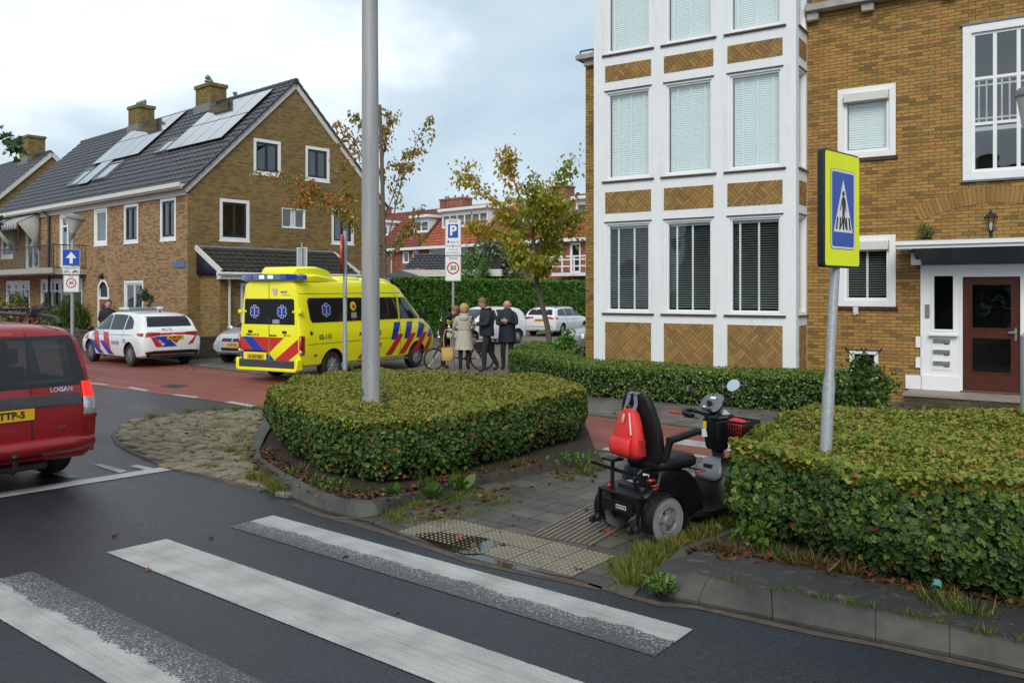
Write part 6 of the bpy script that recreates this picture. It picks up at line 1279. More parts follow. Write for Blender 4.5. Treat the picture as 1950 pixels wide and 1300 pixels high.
def star(mb, c, s, face, mo, mi, sg=1):
    for sc2, m_, o in ((1.0, mo, .009), (.82, mi, .011)):
        for k in range(3):
            a = math.pi * k / 3; l, w_ = s * (1 if sc2 == 1 else .93), s * .34 * sc2
            decal(mb, bv, [(c[0] + x * math.cos(a) - y * math.sin(a), c[1] + x * math.sin(a) + y * math.cos(a)) for x, y in ((-w_ / 1, -l), (w_, -l), (w_, l), (-w_, l))], face, m_, o + k * .0004, .5)
    decal(mb, bv, [(c[0] - .008, c[1] - s * .7), (c[0] + .008, c[1] - s * .7), (c[0] + .008, c[1] + s * .7), (c[0] - .008, c[1] + s * .7)], face, mo, .0135, .5)
def AB(nm, fn): part(body, nm, AMM, fn)
def DT(*a, **k): AB('lettering', lambda q: dtext(q, bv, *a, **k))
AMM = [P_blue, P_sred, M_signwhite, M_signblack, plain('crest_pink', (.62, .45, .48), .5, .3, 40), plain('logo_yellow', (.75, .5, .02), .5, 0), M_galv]
def amb(mb):
    K = lambda x, y: ((x - 427) / 240 * .955, 1.07 - (y - 935) / 260 * .66)
    for mi, q in ((1, [(190, 945), (198, 938), (300, 1070), (190, 1066)]), (0, [(198, 935), (288, 935), (405, 1088), (302, 1072)]), (1, [(288, 935), (422, 935), (422, 1088), (405, 1085)]), (1, [(430, 935), (548, 935), (430, 1080)]), (1, [(660, 945), (662, 1070), (545, 1190), (478, 1145)]), (0, [(430, 1098), (500, 1190), (430, 1190)]), (0, [(190, 1074), (214, 1074), (214, 1185), (190, 1185)]), (0, [(405, 1092), (422, 1092), (422, 1190), (405, 1190)])):
        AB('stripe', lambda w_: decal(w_, bv, [K(*p) for p in q], 'B', mi, .005))
    for x in (-.47, .42): AB('star_emblem', lambda q: star(q, (x, 1.69), .155, 'B', 2, 0))
    DT('AMBULANCE', .075, (-.55, 1.12), 'B', 3, .001); DT('02-115', .075, (.58, 1.12), 'B', 3, .001); DT('umcg', .10, (.48, 2.17), 'B', 0, .002); DT('Ambulancezorg', .045, (.56, 2.09), 'B', 0)
    for c, f in (((.20, 2.17), 'B'), ((-.1, 1.74), 'R')):
        s = 1 if f == 'B' else 1.7; AB('crest', lambda q: decal(q, bv, [(c[0] + s * x, c[1] + s * y) for x, y in ((0, -.11), (.06, -.06), (.085, .05), (.06, .11), (.03, .07), (-.03, .07), (-.08, .12), (-.085, .0), (-.055, -.07))], f, 4, .011))
    for f in 'RL': AB('star_emblem', lambda q: star(q, (-2.02, 1.72), .165, f, 2, 0))
    disc_ = lambda c, r: [(c[0] + r * math.cos(i * .4), c[1] + r * math.sin(i * .4)) for i in range(16)]
    AB('round_logo', lambda q: (decal(q, bv, disc_((-.98, 1.80), .12), 'R', 5, .009, .2), decal(q, bv, disc_((-.96, 1.79), .055), 'R', 1, .011, .2))); AB('sticker', lambda w_: decal(w_, bv, [(-1.08, 1.50), (-.86, 1.50), (-.86, 1.64), (-1.08, 1.64)], 'R', 6, .009))
    for f in 'RL':
        DT('02-115', .16, (-2.12, 1.06), f, 3, .004); DT('AMBULANCE', .16, (-.35, 1.07), f, 3, .004)
        for xt in (.75, 1.35, 1.95, 2.5):
            lim = min(1, (2.9 - xt))
            AB('stripe', lambda w_: decal(w_, bv, [(xt - .02, 1.33 - max(0, xt - 1.9) * .35), (xt + .27, 1.33 - max(0, xt - 1.7) * .4), (xt + .06, .86), (xt - .2, .86)], f, 0, .005))
            AB('stripe', lambda w_: decal(w_, bv, [(xt + .12, 1.0), (xt + .38 * lim, 1.0), (xt - .12, .44), (xt - .42, .44)], f, 1, .0065))
        for q in ([(-.15, .80), (.15, .80), (-.10, .44), (-.42, .44)], [(-.72, .56), (-.45, .56), (-.60, .44), (-.85, .44)]): AB('stripe', lambda w_: decal(w_, bv, q, f, 1, .0065))
amb(None)
for s in (-1, 1):
    f = 'R' if s > 0 else 'L'
    def tl(mb): mb.box(-3.0, -2.84, s * -.99 - .035, s * -.99 + .035, .66, 1.12, 0); mb.box(-3.004, -2.9, s * -.99 - .037, s * -.99 + .037, .67, .78, 1)
    mb = MB(); tl(mb); mb.build('tail_light', [M_tail, M_head], body, bevel=.02)
    part(body, 'headlight', M_head, lambda mb: decal(mb, bv, [(s * .55, .86), (s * .84, 1.0), (s * .86, .84), (s * .6, .76)], 'F', 0, .01))
    mb = MB(); mb.box(-2.99, -2.93, -.80 * s - .06, -.80 * s + .06, 1.66, 1.72); mb.box(-3.0, -2.9, -.975 * s - .05, -.975 * s + .05, 1.64, 1.73); mb.build('door_hinge', P_yellow, body, bevel=.01)
    mb = MB(); mb.box(1.88, 1.98, s * 1.02 - .02, s * 1.02 + .16 * s if s > 0 else s * 1.02 + .02, 1.40, 1.72) if s > 0 else mb.box(1.88, 1.98, s * 1.02 - .16, s * 1.02 + .02, 1.40, 1.72); mb.build('mirror', M_black, body, bevel=.03)
    mb = MB(); mb.box(-1.3, 1.3, s * 1.0 - .05, s * 1.0 + .05, .30, .35); mb.build('side_step', M_steel, body)
def seams(mb):
    decal(mb, bv, line((.0, 2.36), (.0, .46), .014), 'B', 0, .008)
    for f in 'RL':
        for p, q in (((1.0, 2.05), (1.0, .42)), ((-.55, 2.1), (-.55, .42)), ((-2.75, .90), (1.0, .92)), ((-2.9, 2.12), (1.35, 2.14)), ((2.05, 1.4), (2.15, .75))): decal(mb, bv, line(p, q, .012), f, 0, .003)
    for x in (-.62, .50): decal(mb, bv, [(x - .07, 1.17), (x + .07, 1.17), (x + .07, 1.23), (x - .07, 1.23)], 'B', 0, .014)
    decal(mb, bv, [(-.0, 1.10), (.24, 1.10), (.24, 1.13), (-.0, 1.13)], 'B', 0, .014); decal(mb, bv, [(-.84, .44), (-.09, .44), (-.09, .74), (-.84, .74)], 'B', 1, .008); decal(mb, bv, [(-.84, .70), (-.09, .70), (-.09, .75), (-.84, .75)], 'B', 0, .012)
    decal(mb, bv, [(-.06, 1.40), (.08, 1.40), (.08, 1.55), (-.06, 1.55)], 'B', 0, .012); decal(mb, bv, [(.12, 1.40), (.34, 1.40), (.34, 1.50), (.12, 1.50)], 'B', 2, .012)
    for c in ((-2.62, 1.17),): decal(mb, bv, [(c[0] + .05 * math.cos(i * .5), c[1] + .05 * math.sin(i * .5)) for i in range(12)], 'R', 0, .008)
    for f in 'R': decal(mb, bv, [(-2.52, .60), (-2.42, .60), (-2.42, .66), (-2.52, .66)], f, 3, .008)
part(body, 'door_fittings', [M_black, P_yellow, M_galv, M_tail], seams)
numplate(body, bv, 'B', -.44, .585, 'R-337-BG', .56, .13)
mb = MB(); mb.box(-3.08, -2.9, -.93, .93, .34, .52, 0); mb.box(-3.12, -2.92, -.95, .95, .26, .34, 1); mb.box(-3.1, -2.9, -1.0, -.9, .3, .56, 1); mb.box(-3.1, -2.9, .9, 1.0, .3, .56, 1); mb.build('rear_bumper', [M_dtrim, P_yellow], body, bevel=.015)
mb = MB(); mb.sharp = 50; st2 = lambda x, w_, z: [(x, -w_, 2.42), (x, -w_, z - .05), (x, -w_ + .08, z), (x, w_ - .08, z), (x, w_, z - .05), (x, w_, 2.42)]
mb.loft([st2(-2.98, .80, 2.50), st2(-2.9, .84, 2.58), st2(-2.2, .84, 2.60), st2(-1.5, .78, 2.52), st2(-1.2, .7, 2.46)]); mb.loft([st2(-2.72, .52, 2.66), st2(-2.62, .56, 2.78), st2(-1.9, .56, 2.80), st2(-1.4, .52, 2.72), st2(-1.2, .48, 2.5)]); mb.loft([st2(-1.0, .45, 2.5), st2(-.9, .5, 2.57), st2(-.2, .5, 2.57), st2(0, .45, 2.48)]); mb.loft([st2(.3, .62, 2.47), st2(.42, .66, 2.56), st2(1.0, .66, 2.5), st2(1.1, .6, 2.42)])
mb.build('roof_fairing', P_yellow, body)
M_bluelens = plain('blue_lens', (.015, .05, .30), .15, .2, 12, coat=1); M_flash = plain('lit_flash_lamp', (.8, .85, .9), .2, 0, emis=((.85, .93, 1), 1.6))
mb = MB(); mb.sharp = 50; ring = lambda y, d, z0, z1: [(-2.98 - d, y, z0 + .015), (-2.98 - d, y, z1 - .02), (-2.96, y, z1), (-2.74, y, z1), (-2.74, y, z0)]
mb.loft([ring(-.98, -.06, 2.46, 2.56), ring(-.88, .04, 2.44, 2.60), ring(-.45, .09, 2.44, 2.61)], 1); mb.loft([ring(-.449, .09, 2.44, 2.61), ring(0, .11, 2.44, 2.615), ring(.449, .09, 2.44, 2.61)], 0); mb.loft([ring(.45, .09, 2.44, 2.61), ring(.88, .04, 2.44, 2.60), ring(.98, -.06, 2.46, 2.56)], 1)
lb = mb.build('light_bar', [plain('smoked_lens', (.10, .14, .25), .15, .3, 20, coat=1), M_bluelens], body)
mb = MB(); mb.box(-3.104, -3.06, -.21, -.08, 2.49, 2.56); mb.box(-3.104, -3.06, .07, .20, 2.49, 2.56); mb.build('flash_lamp', M_flash, lb)
mb = MB(); mb.box(.98, 1.08, -.66, .66, 2.48, 2.56); mb.build('front_light_bar', M_bluelens, body, bevel=.02)

# --- red estate waiting at the crossing: hollow cabin with real glass
st = [(-2.28, .40, .78, .82, .66, .76, .72, .62), (-2.25, .30, .92, 1.0, .76, .84, .79, .70), (-2.2, .27, .98, 1.20, .78, .86, .81, .73), (-2.12, .26, 1.0, 1.46, .79, .87, .83, .70), (-2.02, .25, 1.0, 1.56, .79, .87, .835, .68), (-1.7, .25, 1.0, 1.60, .79, .87, .835, .665), (-.3, .25, .98, 1.61, .79, .87, .835, .66), (.4, .25, .97, 1.57, .79, .87, .835, .65), (.8, .25, .96, 1.36, .79, .87, .835, .66), (1.35, .25, .94, 1.02, .79, .87, .82, .70), (1.8, .27, .84, .90, .78, .86, .80, .64), (2.05, .29, .74, .78, .74, .82, .74, .56), (2.2, .36, .6, .64, .62, .70, .6, .45)]
hd = Vector((-.777, .63)); rt = Vector((hd.y, -hd.x)); sc_ = 1.06; rc = Vector((-4.50, 9.14)); ctr = rc - rt * .92 + hd * 2.38
RC, body, bv = vehicle('estate_car', 'dark red estate car with roof bars waiting at the crossing', 'car', (ctr.x, ctr.y, 0), hd, st, [P_red, M_black], (-1.45, 1.45), .325, .22, arch=1.14, scale=sc_)
bulge = None
c = MB(); c.prism([(-2.05, .62), (-1.95, 1.46), (.55, 1.46), (1.05, .95), (1.0, .62)], lambda a, b, k: (a, -.70 if k == 0 else .70, b), 1)
rw = [(-.64, 1.04), (-.05, 1.04), (-.05, 1.46), (-.58, 1.46)]; rw2 = [(.05, 1.04), (.64, 1.04), (.58, 1.46), (.05, 1.46)]; fr_ = [(-.66, 1.04), (.66, 1.04), (.56, 1.5), (-.56, 1.5)]
cutmesh(body, c, [P_red, M_dtrim])
for q, x0, x1 in ((rw, -2.6, -1.9), (rw2, -2.6, -1.9), (fr_, .3, 1.7)):
    c = MB(); c.prism([(-a, b) for a, b in q], lambda a, b, k: (x0 if k == 0 else x1, a, b), 1); cutmesh(body, c, [P_red, M_dtrim])
sw_ = [[(-.9, 1.04), (-.05, 1.02), (-.02, 1.47), (-.88, 1.47)], [(.03, 1.02), (.98, 1.0), (.5, 1.44), (.06, 1.47)], [(-1.85, 1.05), (-.98, 1.04), (-.96, 1.47), (-1.75, 1.46)]]
for q in sw_:
    c = MB(); c.prism(q, lambda a, b, k: (a, -1.2 if k == 0 else 1.2, b), 1); cutmesh(body, c, [P_red, M_dtrim])
M_rglass = glassmat('car_window_glass', (.42, .46, .45), 1.6)
part(body, 'rear_window', M_rglass, lambda mb: [decal(mb, bv, q, 'B', 0, .003) for q in (rw, rw2)])
part(body, 'windscreen', M_rglass, lambda mb: decal(mb, bv, fr_, 'F', 0, .003))
for q in sw_:
    for f in 'LR': part(body, 'side_window', M_rglass, lambda mb: decal(mb, bv, q, f, 0, .003))
mb = MB()
for x, ys in ((-1.0, (-.42, 0, .42)), (.15, (-.36, .36))):
    for y in ys: mb.box(x - .12, x + .02, y - .2, y + .2, .62, 1.12); mb.box(x - .1, x, y - .13, y + .13, 1.14, 1.32)
mb.build('seat', M_seat, body, bevel=.03)
mb = MB(); mb.box(-1.9, -1.3, -.66, .66, .63, .98); mb.build('luggage_cover', M_dtrim, body, bevel=.02)
def glframe(mb):
    for q in ([(-.74, 1.0), (.74, 1.0), (.74, 1.04), (-.74, 1.04)], [(-.66, 1.46), (.66, 1.46), (.64, 1.49), (-.64, 1.49)], [(-.05, 1.04), (.05, 1.04), (.05, 1.46), (-.05, 1.46)], [(-.74, 1.04), (-.64, 1.04), (-.58, 1.46), (-.66, 1.46)], [(.64, 1.04), (.74, 1.04), (.66, 1.46), (.58, 1.46)]): decal(mb, bv, q, 'B', 0, .006)
part(body, 'window_rubber', M_black, glframe)
for s in (-1, 1):
    f = 'R' if s > 0 else 'L'
    o = part(body, 'tail_light', [M_tail, M_head], lambda mb: (decal(mb, bv, [(s * .70, .70), (s * .82, .70), (s * .83, .86), (s * .70, .88)], 'B', 1, .012), decal(mb, bv, [(s * .69, .66), (s * .84, .66), (s * .84, .70), (s * .69, .70)], 'B', 0, .012)))
    part(o, 'brake_lamp', M_brake, lambda mb: decal(mb, bv, [(s * .70, .88), (s * .825, .86), (s * .79, 1.03), (s * .69, 1.03)], 'B', 0, .012))
    part(body, 'rear_pillar', M_dtrim, lambda mb: (decal(mb, bv, [(-2.16, 1.02), (-1.9, 1.02), (-1.8, 1.48), (-2.03, 1.5)], f, 0, .006),))
    part(body, 'headlight', M_head, lambda mb: decal(mb, bv, [(s * .5, .74), (s * .76, .78), (s * .78, .66), (s * .55, .62)], 'F', 0, .008)); mirror(body, 1.0, s * .86, 1.03, M_black)
    part(body, 'reflector', M_tail, lambda mb: decal(mb, bv, [(s * .52, .40), (s * .76, .40), (s * .76, .45), (s * .52, .45)], 'B', 0, .02))
def rtrim(mb):
    decal(mb, bv, [(-.66, .82), (.66, .82), (.69, .86), (.66, .92), (-.66, .92), (-.69, .86)], 'B', 0, .016)
part(body, 'tailgate_trim', M_dtrim, rtrim)
part(body, 'door_seam', M_black, lambda mb: [decal(mb, bv, line(p, q, .010), 'B', 0, .004) for p, q in (((.22, 1.56), (.22, .46)), ((-.72, .46), (.70, .46)), ((.72, .5), (.74, 1.0)), ((-.72, .5), (-.74, 1.0)))])
for a_ in (('LOGAN', .062, (.50, .965)), ('MCV', .035, (.50, .60))): part(body, 'badge', M_chrome, lambda mb: dtext(mb, bv, *a_, 'B', 0, .002))
part(body, 'high_brake_light', M_tail, lambda mb: decal(mb, bv, [(-.22, 1.50), (.12, 1.50), (.12, 1.535), (-.22, 1.535)], 'B', 0, .006))
numplate(body, bv, 'B', -.02, .755, '13-TTP-5', .52, .11)
mb = MB(); mb.sharp = 50
def bump_(y, d): return [(-2.20 - d, y, .30), (-2.30 - d, y, .34), (-2.345 - d, y, .40), (-2.34 - d, y, .46), (-2.30 - d, y, .50), (-2.14, y, .51), (-2.14, y, .30)]
mb.loft([bump_(-.87, -.16), bump_(-.82, -.07), bump_(-.6, -.02), bump_(0, 0), bump_(.6, -.02), bump_(.82, -.07), bump_(.87, -.16)]); mb.build('rear_bumper', P_red, body)
mb = MB()
for y in (-.60, .60): mb.tube([(-2.0, y, 1.60), (-1.85, y, 1.67), (-1.5, y, 1.685), (.1, y, 1.68), (.35, y, 1.60)], .022, 8)
mb.build('roof_rail', M_black, body)
mb = MB()
for x in (-1.35, -.2):
    mb.box(x - .035, x + .035, -.70, .70, 1.735, 1.76)
    for y in (-.6, .6): mb.box(x - .06, x + .06, y - .05, y + .06, 1.66, 1.755)
mb.build('roof_bar', M_black, body, bevel=.01)
mb = MB(); mb.tube([(-2.1, .0, .26), (-2.42, .0, .24), (-2.47, .0, .28), (-2.47, .0, .36)], .022, 8); mb.ball((-2.47, 0, .39), .03); mb.box(-2.3, -2.2, -.35, .35, .22, .27); mb.build('tow_bar', M_blackmetal, body)
mb = MB(); mb.bar((-2.262, .05, 1.02), (-2.235, .5, 1.2), .018, .012); mb.build('rear_wiper', M_black, body)

# --- parked cars behind
st = [(-1.78, .38, .86, .95, .62, .70, .66, .56), (-1.74, .30, .95, 1.12, .72, .79, .74, .64), (-1.62, .26, .97, 1.32, .75, .82, .78, .63), (-1.4, .24, .97, 1.44, .76, .82, .79, .60), (-.8, .23, .96, 1.49, .76, .82, .79, .59), (0, .22, .94, 1.48, .76, .82, .79, .585), (.35, .22, .93, 1.38, .76, .82, .788, .59), (1.0, .23, .90, 1.0, .76, .82, .78, .62), (1.4, .25, .82, .90, .74, .80, .74, .56), (1.65, .28, .70, .75, .68, .76, .66, .48), (1.78, .36, .58, .62, .56, .64, .54, .4)]
WC, body, bv = vehicle('hatchback', 'small white hatchback parked behind the two dark coated men', 'car', (-1.16, 32.55, .012), (-.71, -.70), st, [P_white, M_black], (-1.21, 1.21), .29, .18, scale=.97, group='cars parked by the conifer hedge', spokes=12)
glassside(body, bv, [[(.85, .95), (-.12, .98), (-.08, 1.38), (.25, 1.36)], [(-.18, .98), (-1.2, 1.02), (-1.15, 1.3), (-.95, 1.38), (-.16, 1.39)]])
part(body, 'rear_window', M_cglass, lambda mb: decal(mb, bv, [(-.58, 1.0), (.58, 1.0), (.52, 1.36), (-.52, 1.36)], 'B', 0)); part(body, 'windscreen', M_cglass, lambda mb: decal(mb, bv, [(-.6, .98), (.6, .98), (.52, 1.40), (-.52, 1.40)], 'F', 0))
part(body, 'door_seam', M_black, lambda mb: [decal(mb, bv, line(p, q, .012), 'L', 0, .003) for p, q in (((-.15, .98), (-.2, .3)), ((.9, .9), (.92, .35)))])
for s in (-1, 1): mirror(body, .78, s * .8, .97, P_white); part(body, 'headlight', M_head, lambda mb: decal(mb, bv, [(s * .4, .68), (s * .66, .76), (s * .68, .62), (s * .45, .58)], 'F', 0, .008)); part(body, 'tail_light', M_tail, lambda mb: decal(mb, bv, [(s * .60, .72), (s * .72, .72), (s * .70, .98), (s * .6, .98)], 'B', 0, .008))
st = [(-2.4, .42, .82, .88, .66, .74, .70, .60), (-2.36, .33, .92, .99, .78, .86, .81, .72), (-2.25, .27, .97, 1.12, .82, .91, .86, .74), (-2.1, .25, .98, 1.30, .83, .92, .87, .70), (-1.85, .24, .98, 1.41, .84, .92, .88, .66), (-1.2, .23, .97, 1.47, .84, .925, .88, .64), (-.3, .22, .95, 1.49, .84, .925, .88, .64), (.35, .22, .94, 1.45, .84, .925, .88, .64), (.8, .22, .93, 1.27, .84, .925, .878, .65), (1.35, .23, .92, 1.0, .84, .92, .87, .7), (1.9, .25, .84, .90, .82, .9, .84, .66), (2.25, .28, .72, .76, .76, .85, .75, .56), (2.42, .36, .58, .62, .62, .72, .6, .44)]
hd = Vector((.45, .89)); rt = Vector((hd.y, -hd.x)); c0 = Vector((2.35, 38.5)) - rt * .82 + hd * 1.28
WE, body, bv = vehicle('estate_car', 'white estate car parked nose away beside the young street tree', 'car', (c0.x, c0.y, .012), hd, st, [P_white, M_black], (-1.42, 1.43), .32, .2, scale=.9, group='cars parked by the conifer hedge')
glassside(body, bv, [[(1.1, .97), (.05, 1.0), (.1, 1.37), (.45, 1.34)], [(-.0, 1.0), (-.9, 1.01), (-.9, 1.39), (.05, 1.38)], [(-.96, 1.01), (-1.95, 1.05), (-1.75, 1.30), (-1.5, 1.36), (-.96, 1.39)]])
part(body, 'rear_window', M_cglass, lambda mb: decal(mb, bv, [(-.68, 1.08), (.68, 1.08), (.60, 1.36), (-.60, 1.36)], 'B', 0))
for s in (-1, 1): part(body, 'tail_light', M_tail, lambda mb: (decal(mb, bv, [(s * .30, .99), (s * .32, .93), (s * .80, .86), (s * .84, .98)], 'B', 0, .010), decal(mb, bv, [(-2.28, .98), (-1.95, .93), (-2.0, .88), (-2.28, .86)], 'L' if s < 0 else 'R', 0, .01)))
numplate(body, bv, 'B', 0, .82, '4-TRT-81', .5, .12)
mb = MB()
for y in (-.58, .58): mb.tube([(-1.7, y, 1.45), (-1.4, y, 1.52), (.1, y, 1.53), (.4, y, 1.46)], .022, 6)
mb.build('roof_rail', M_black, body); part(body, 'door_seam', M_black, lambda mb: [decal(mb, bv, line(p, q, .014), 'R', 0, .003) for p, q in (((0, 1.0), (-.02, .3)), ((-.95, 1.0), (-1.0, .62)), ((.9, .84), (-1.6, .87)))])
part(body, 'rear_bumper_line', M_lead, lambda mb: decal(mb, bv, line((-.75, .5), (.75, .5), .03), 'B', 0, .006))
mb = MB(); mb.tube([(-2.3, 0, .28), (-2.55, 0, .26), (-2.6, 0, .38)], .025, 6); mb.build('tow_bar', M_blackmetal, body)
st2_ = [tuple([s[0] * .93] + list(s[1:])) for s in st]
GC, body, bv = vehicle('saloon_car', 'grey car whose bonnet and mirror show left of the apartment block', 'car', (3.75, 27.2, .012), (-.95, -.3), st2_, [P_grey, M_black], (-1.32, 1.33), .31, .2, scale=.95)
glassside(body, bv, [[(1.02, .97), (.05, 1.0), (.1, 1.37), (.42, 1.34)], [(-.0, 1.0), (-1.8, 1.05), (-1.4, 1.36), (.05, 1.38)]]); part(body, 'windscreen', M_cglass, lambda mb: decal(mb, bv, [(-.7, 1.02), (.7, 1.02), (.58, 1.4), (-.58, 1.4)], 'F', 0))
for s in (-1, 1): mirror(body, .92, s * .89, 1.02, M_black); part(body, 'headlight', M_head, lambda mb: decal(mb, bv, [(s * .45, .68), (s * .76, .76), (s * .78, .64), (s * .5, .58)], 'F', 0, .008))
st = [(-1.85, .40, .85, .92, .62, .72, .68, .56), (-1.8, .30, .95, 1.1, .74, .82, .76, .64), (-1.6, .25, .97, 1.34, .76, .845, .80, .64), (-1.3, .24, .97, 1.46, .77, .845, .81, .62), (-.4, .23, .96, 1.50, .77, .845, .81, .61), (.2, .23, .95, 1.46, .77, .845, .81, .61), (.6, .23, .94, 1.27, .77, .845, .81, .63), (1.05, .23, .93, 1.02, .77, .845, .80, .68), (1.4, .25, .86, .94, .76, .84, .79, .64), (1.68, .28, .75, .82, .72, .80, .72, .56), (1.83, .36, .60, .66, .6, .7, .58, .42)]
SV, body, bv = vehicle('hatchback', 'silver hatchback with orange plate half hidden behind the ambulance', 'car', (-7.12, 25.15, .008), (-.40, -.91), st, [P_silver, M_black], (-1.17, 1.2), .30, .19, scale=.97, group='cars parked on the pavement')
part(body, 'windscreen', M_cglass, lambda mb: decal(mb, bv, [(-.66, 1.03), (.66, 1.03), (.56, 1.40), (-.56, 1.40)], 'F', 0)); glassside(body, bv, [[(.85, .97), (-.1, 1.0), (-.06, 1.38), (.25, 1.36)], [(-.16, 1.0), (-1.2, 1.03), (-1.05, 1.36), (-.14, 1.39)]])
part(body, 'grille', M_black, lambda mb: (decal(mb, bv, [(-.42, .66), (.42, .66), (.40, .745), (-.40, .745)], 'F', 0, .008), decal(mb, bv, [(-.38, .39), (.38, .39), (.42, .48), (-.42, .48)], 'F', 0, .008)))
part(body, 'badge', M_chrome, lambda mb: dtext(mb, bv, 'S', .10, (0, .70), 'F', 0, .008, .014)); numplate(body, bv, 'F', 0, .565, '10-SX-RZ', .5, .11)
for s in (-1, 1): part(body, 'headlight', M_head, lambda mb: decal(mb, bv, [(s * .46, .66), (s * .62, .82), (s * .74, .90), (s * .74, .72), (s * .64, .62)], 'F', 0, .008)); mirror(body, .85, s * .83, 1.0, P_silver)
# ---------------------------------------------------------------- mobility scooter
M_satin = plain('satin_black', (.006, .006, .007), .42, .25, 12, spec=.3); M_leather = plain('black_vinyl', (.008, .008, .009), .5, .25, 10, spec=.3, bmp=.0006, bscale=150); M_greytyre = plain('grey_tyre', (.21, .21, .205), .75, .15, 20); M_greyplastic = plain('grey_plastic', (.13, .14, .155), .4, .12, 10); M_rimgrey = plain('grey_rim', (.30, .31, .33), .35, .1, 8, metal=.5)
M_redbag = plain('red_nylon', (.62, .022, .02), .6, .12, 7, bmp=.004, bscale=25); M_redbag2 = plain('dark_red_nylon', (.32, .012, .014), .7, .15, 9); M_strap = plain('grey_webbing', (.16, .16, .22), .8, .1, 30); M_redplastic = plain('red_plastic', (.5, .015, .015), .35, .1, 10)
MS = thing('mobility_scooter', 'black four wheeled mobility scooter with high seat parked on the walkway', 'mobility scooter', (1.085, 7.135, .004), math.atan2(.585, .81))
def loop(cx, cy, z, a, b, n=16, p=3.0):                  # superellipse ring in plan
    return [(cx + a * math.copysign(abs(math.cos(t)) ** (2 / p), math.cos(t)), cy + b * math.copysign(abs(math.sin(t)) ** (2 / p), math.sin(t)), z) for t in [2 * math.pi * i / n for i in range(n)]]
def swheel(x, y, r, w):
    s = 1 if y > 0 else -1; mb = MB(); mb.sharp = 50; prof = [(r * .60, -w * .42), (r * .80, -w * .5), (r * .95, -w * .42), (r, -w * .2), (r, w * .2), (r * .95, w * .42), (r * .80, w * .5), (r * .60, w * .42)]
    mb.lathe(prof + prof[:1], (0, 0, 0), 36, 0, 'y', False)
    for k in range(44):                                  # tread blocks
        a = 2 * math.pi * k / 44
        for dy in (-.3, .3): mb.bar((r * .95 * math.cos(a), dy * w - .012, r * .95 * math.sin(a)), (r * 1.015 * math.cos(a), dy * w, r * 1.015 * math.sin(a)), w * .28, .012, 0, up=(0, 1, 0))
    o = mb.build('wheel', M_greytyre, MS, loc=(x, y, r)); m2 = MB(); y0 = s * w * .34
    m2.lathe([(r * .62, y0 + s * .012), (r * .56, y0 + s * .014), (r * .50, y0 - s * .012), (r * .3, y0 - s * .03), (.01, y0 - s * .03)], (0, 0, 0), 30, 1, 'y', False)
    m2.lathe([(r * .63, y0 + s * .004), (r * .6, y0 + s * .018), (r * .53, y0 + s * .012), (r * .50, y0 - s * .01)], (0, 0, 0), 30, 0, 'y', False)
    for k in range(5):
        a = 2 * math.pi * k / 5 + .3; c_, s_ = math.cos(a), math.sin(a); e_ = Vector((-s_, 0, c_))
        p, q = Vector((c_ * .03, y0 + s * .012, s_ * .03)), Vector((c_ * r * .54, y0 + s * .006, s_ * r * .54)); m2.add([p + e_ * .022, p - e_ * .022, q - e_ * .042, q + e_ * .042, p + e_ * .02 - Vector((0, s * .03, 0)), p - e_ * .02 - Vector((0, s * .03, 0)), q - e_ * .04 - Vector((0, s * .03, 0)), q + e_ * .04 - Vector((0, s * .03, 0))], [(0, 1, 2, 3), (0, 4, 5, 1), (1, 5, 6, 2), (2, 6, 7, 3), (3, 7, 4, 0)], 0)
    m2.lathe([(.01, y0 + s * .03), (.04, y0 + s * .028), (.05, y0)], (0, 0, 0), 16, 0, 'y'); m2.build('rim', [M_rimgrey, M_black], o)
for x, y in ((0, -.285), (0, .285), (1.04, -.25), (1.04, .25)): swheel(x, y, .178, .10)
for s in (-1, 1):                                        # fenders over the rear wheels
    mb = MB(); rings = []; mb.sharp = 50
    for k in range(15):
        a = R(-28 + 232 * k / 14); r_ = .212; c_, s_ = math.cos(a), math.sin(a); yc = s * .285
        rings.append([(r_ * c_ * f, yc + dy, .178 + r_ * s_ * f) for f, dy in ((.97, -.07), (1.0, -.055), (1.02, 0), (1.0, .055), (.97, .07), (.95, .05), (.97, 0), (.95, -.05))])
    mb.loft(rings); mb.build('fender', M_satin, MS)
mb = MB(); mb.sharp = 45                                 # motor cover and body sloping to the deck
out = [(-.13, .24), (-.15, .36), (-.10, .40), (-.02, .43), (.02, .54), (.10, .575), (.22, .565), (.36, .52), (.47, .44), (.54, .32), (.57, .15), (.10, .13), (-.08, .18)]
yy = [(-.22, .93), (-.205, .985), (-.15, 1.0), (.15, 1.0), (.205, .985), (.22, .93)]
mb.loft([[(.2 + (a - .2) * f, y, .32 + (b - .32) * f) for a, b in out] for y, f in yy]); mb.build('rear_body', M_satin, MS)
mb = MB(); mb.box(-.17, .0, -.16, .16, .22, .36); mb.box(-.12, .03, -.15, .15, .36, .43); mb.build('motor_cover', M_black, MS, bevel=.02, seg=2)
mb = MB(); mb.loft([loop(.76, 0, .10, .34, .27), loop(.76, 0, .115, .37, .295), loop(.76, 0, .155, .37, .295), loop(.76, 0, .165, .35, .28)]); mb.build('foot_deck', M_satin, MS)
mb = MB(); mb.box(.80, .92, -.304, -.296, .115, .14); mb.build('side_reflector', plain('amber', (.5, .14, .01), .3, 0), MS)
mb = MB(); mb.sharp = 60                                  # front cowl
mb.loft([loop(.96, 0, .16, .16, .25, 20, 2.6), loop(.965, 0, .26, .15, .235, 20, 2.6), loop(.985, 0, .36, .135, .20, 20, 2.6), loop(1.02, 0, .46, .11, .15, 20, 2.6), loop(1.03, 0, .52, .06, .075, 20, 2.4)]); mb.build('front_cowl', M_satin, MS)
mb = MB(); mb.sharp = 60
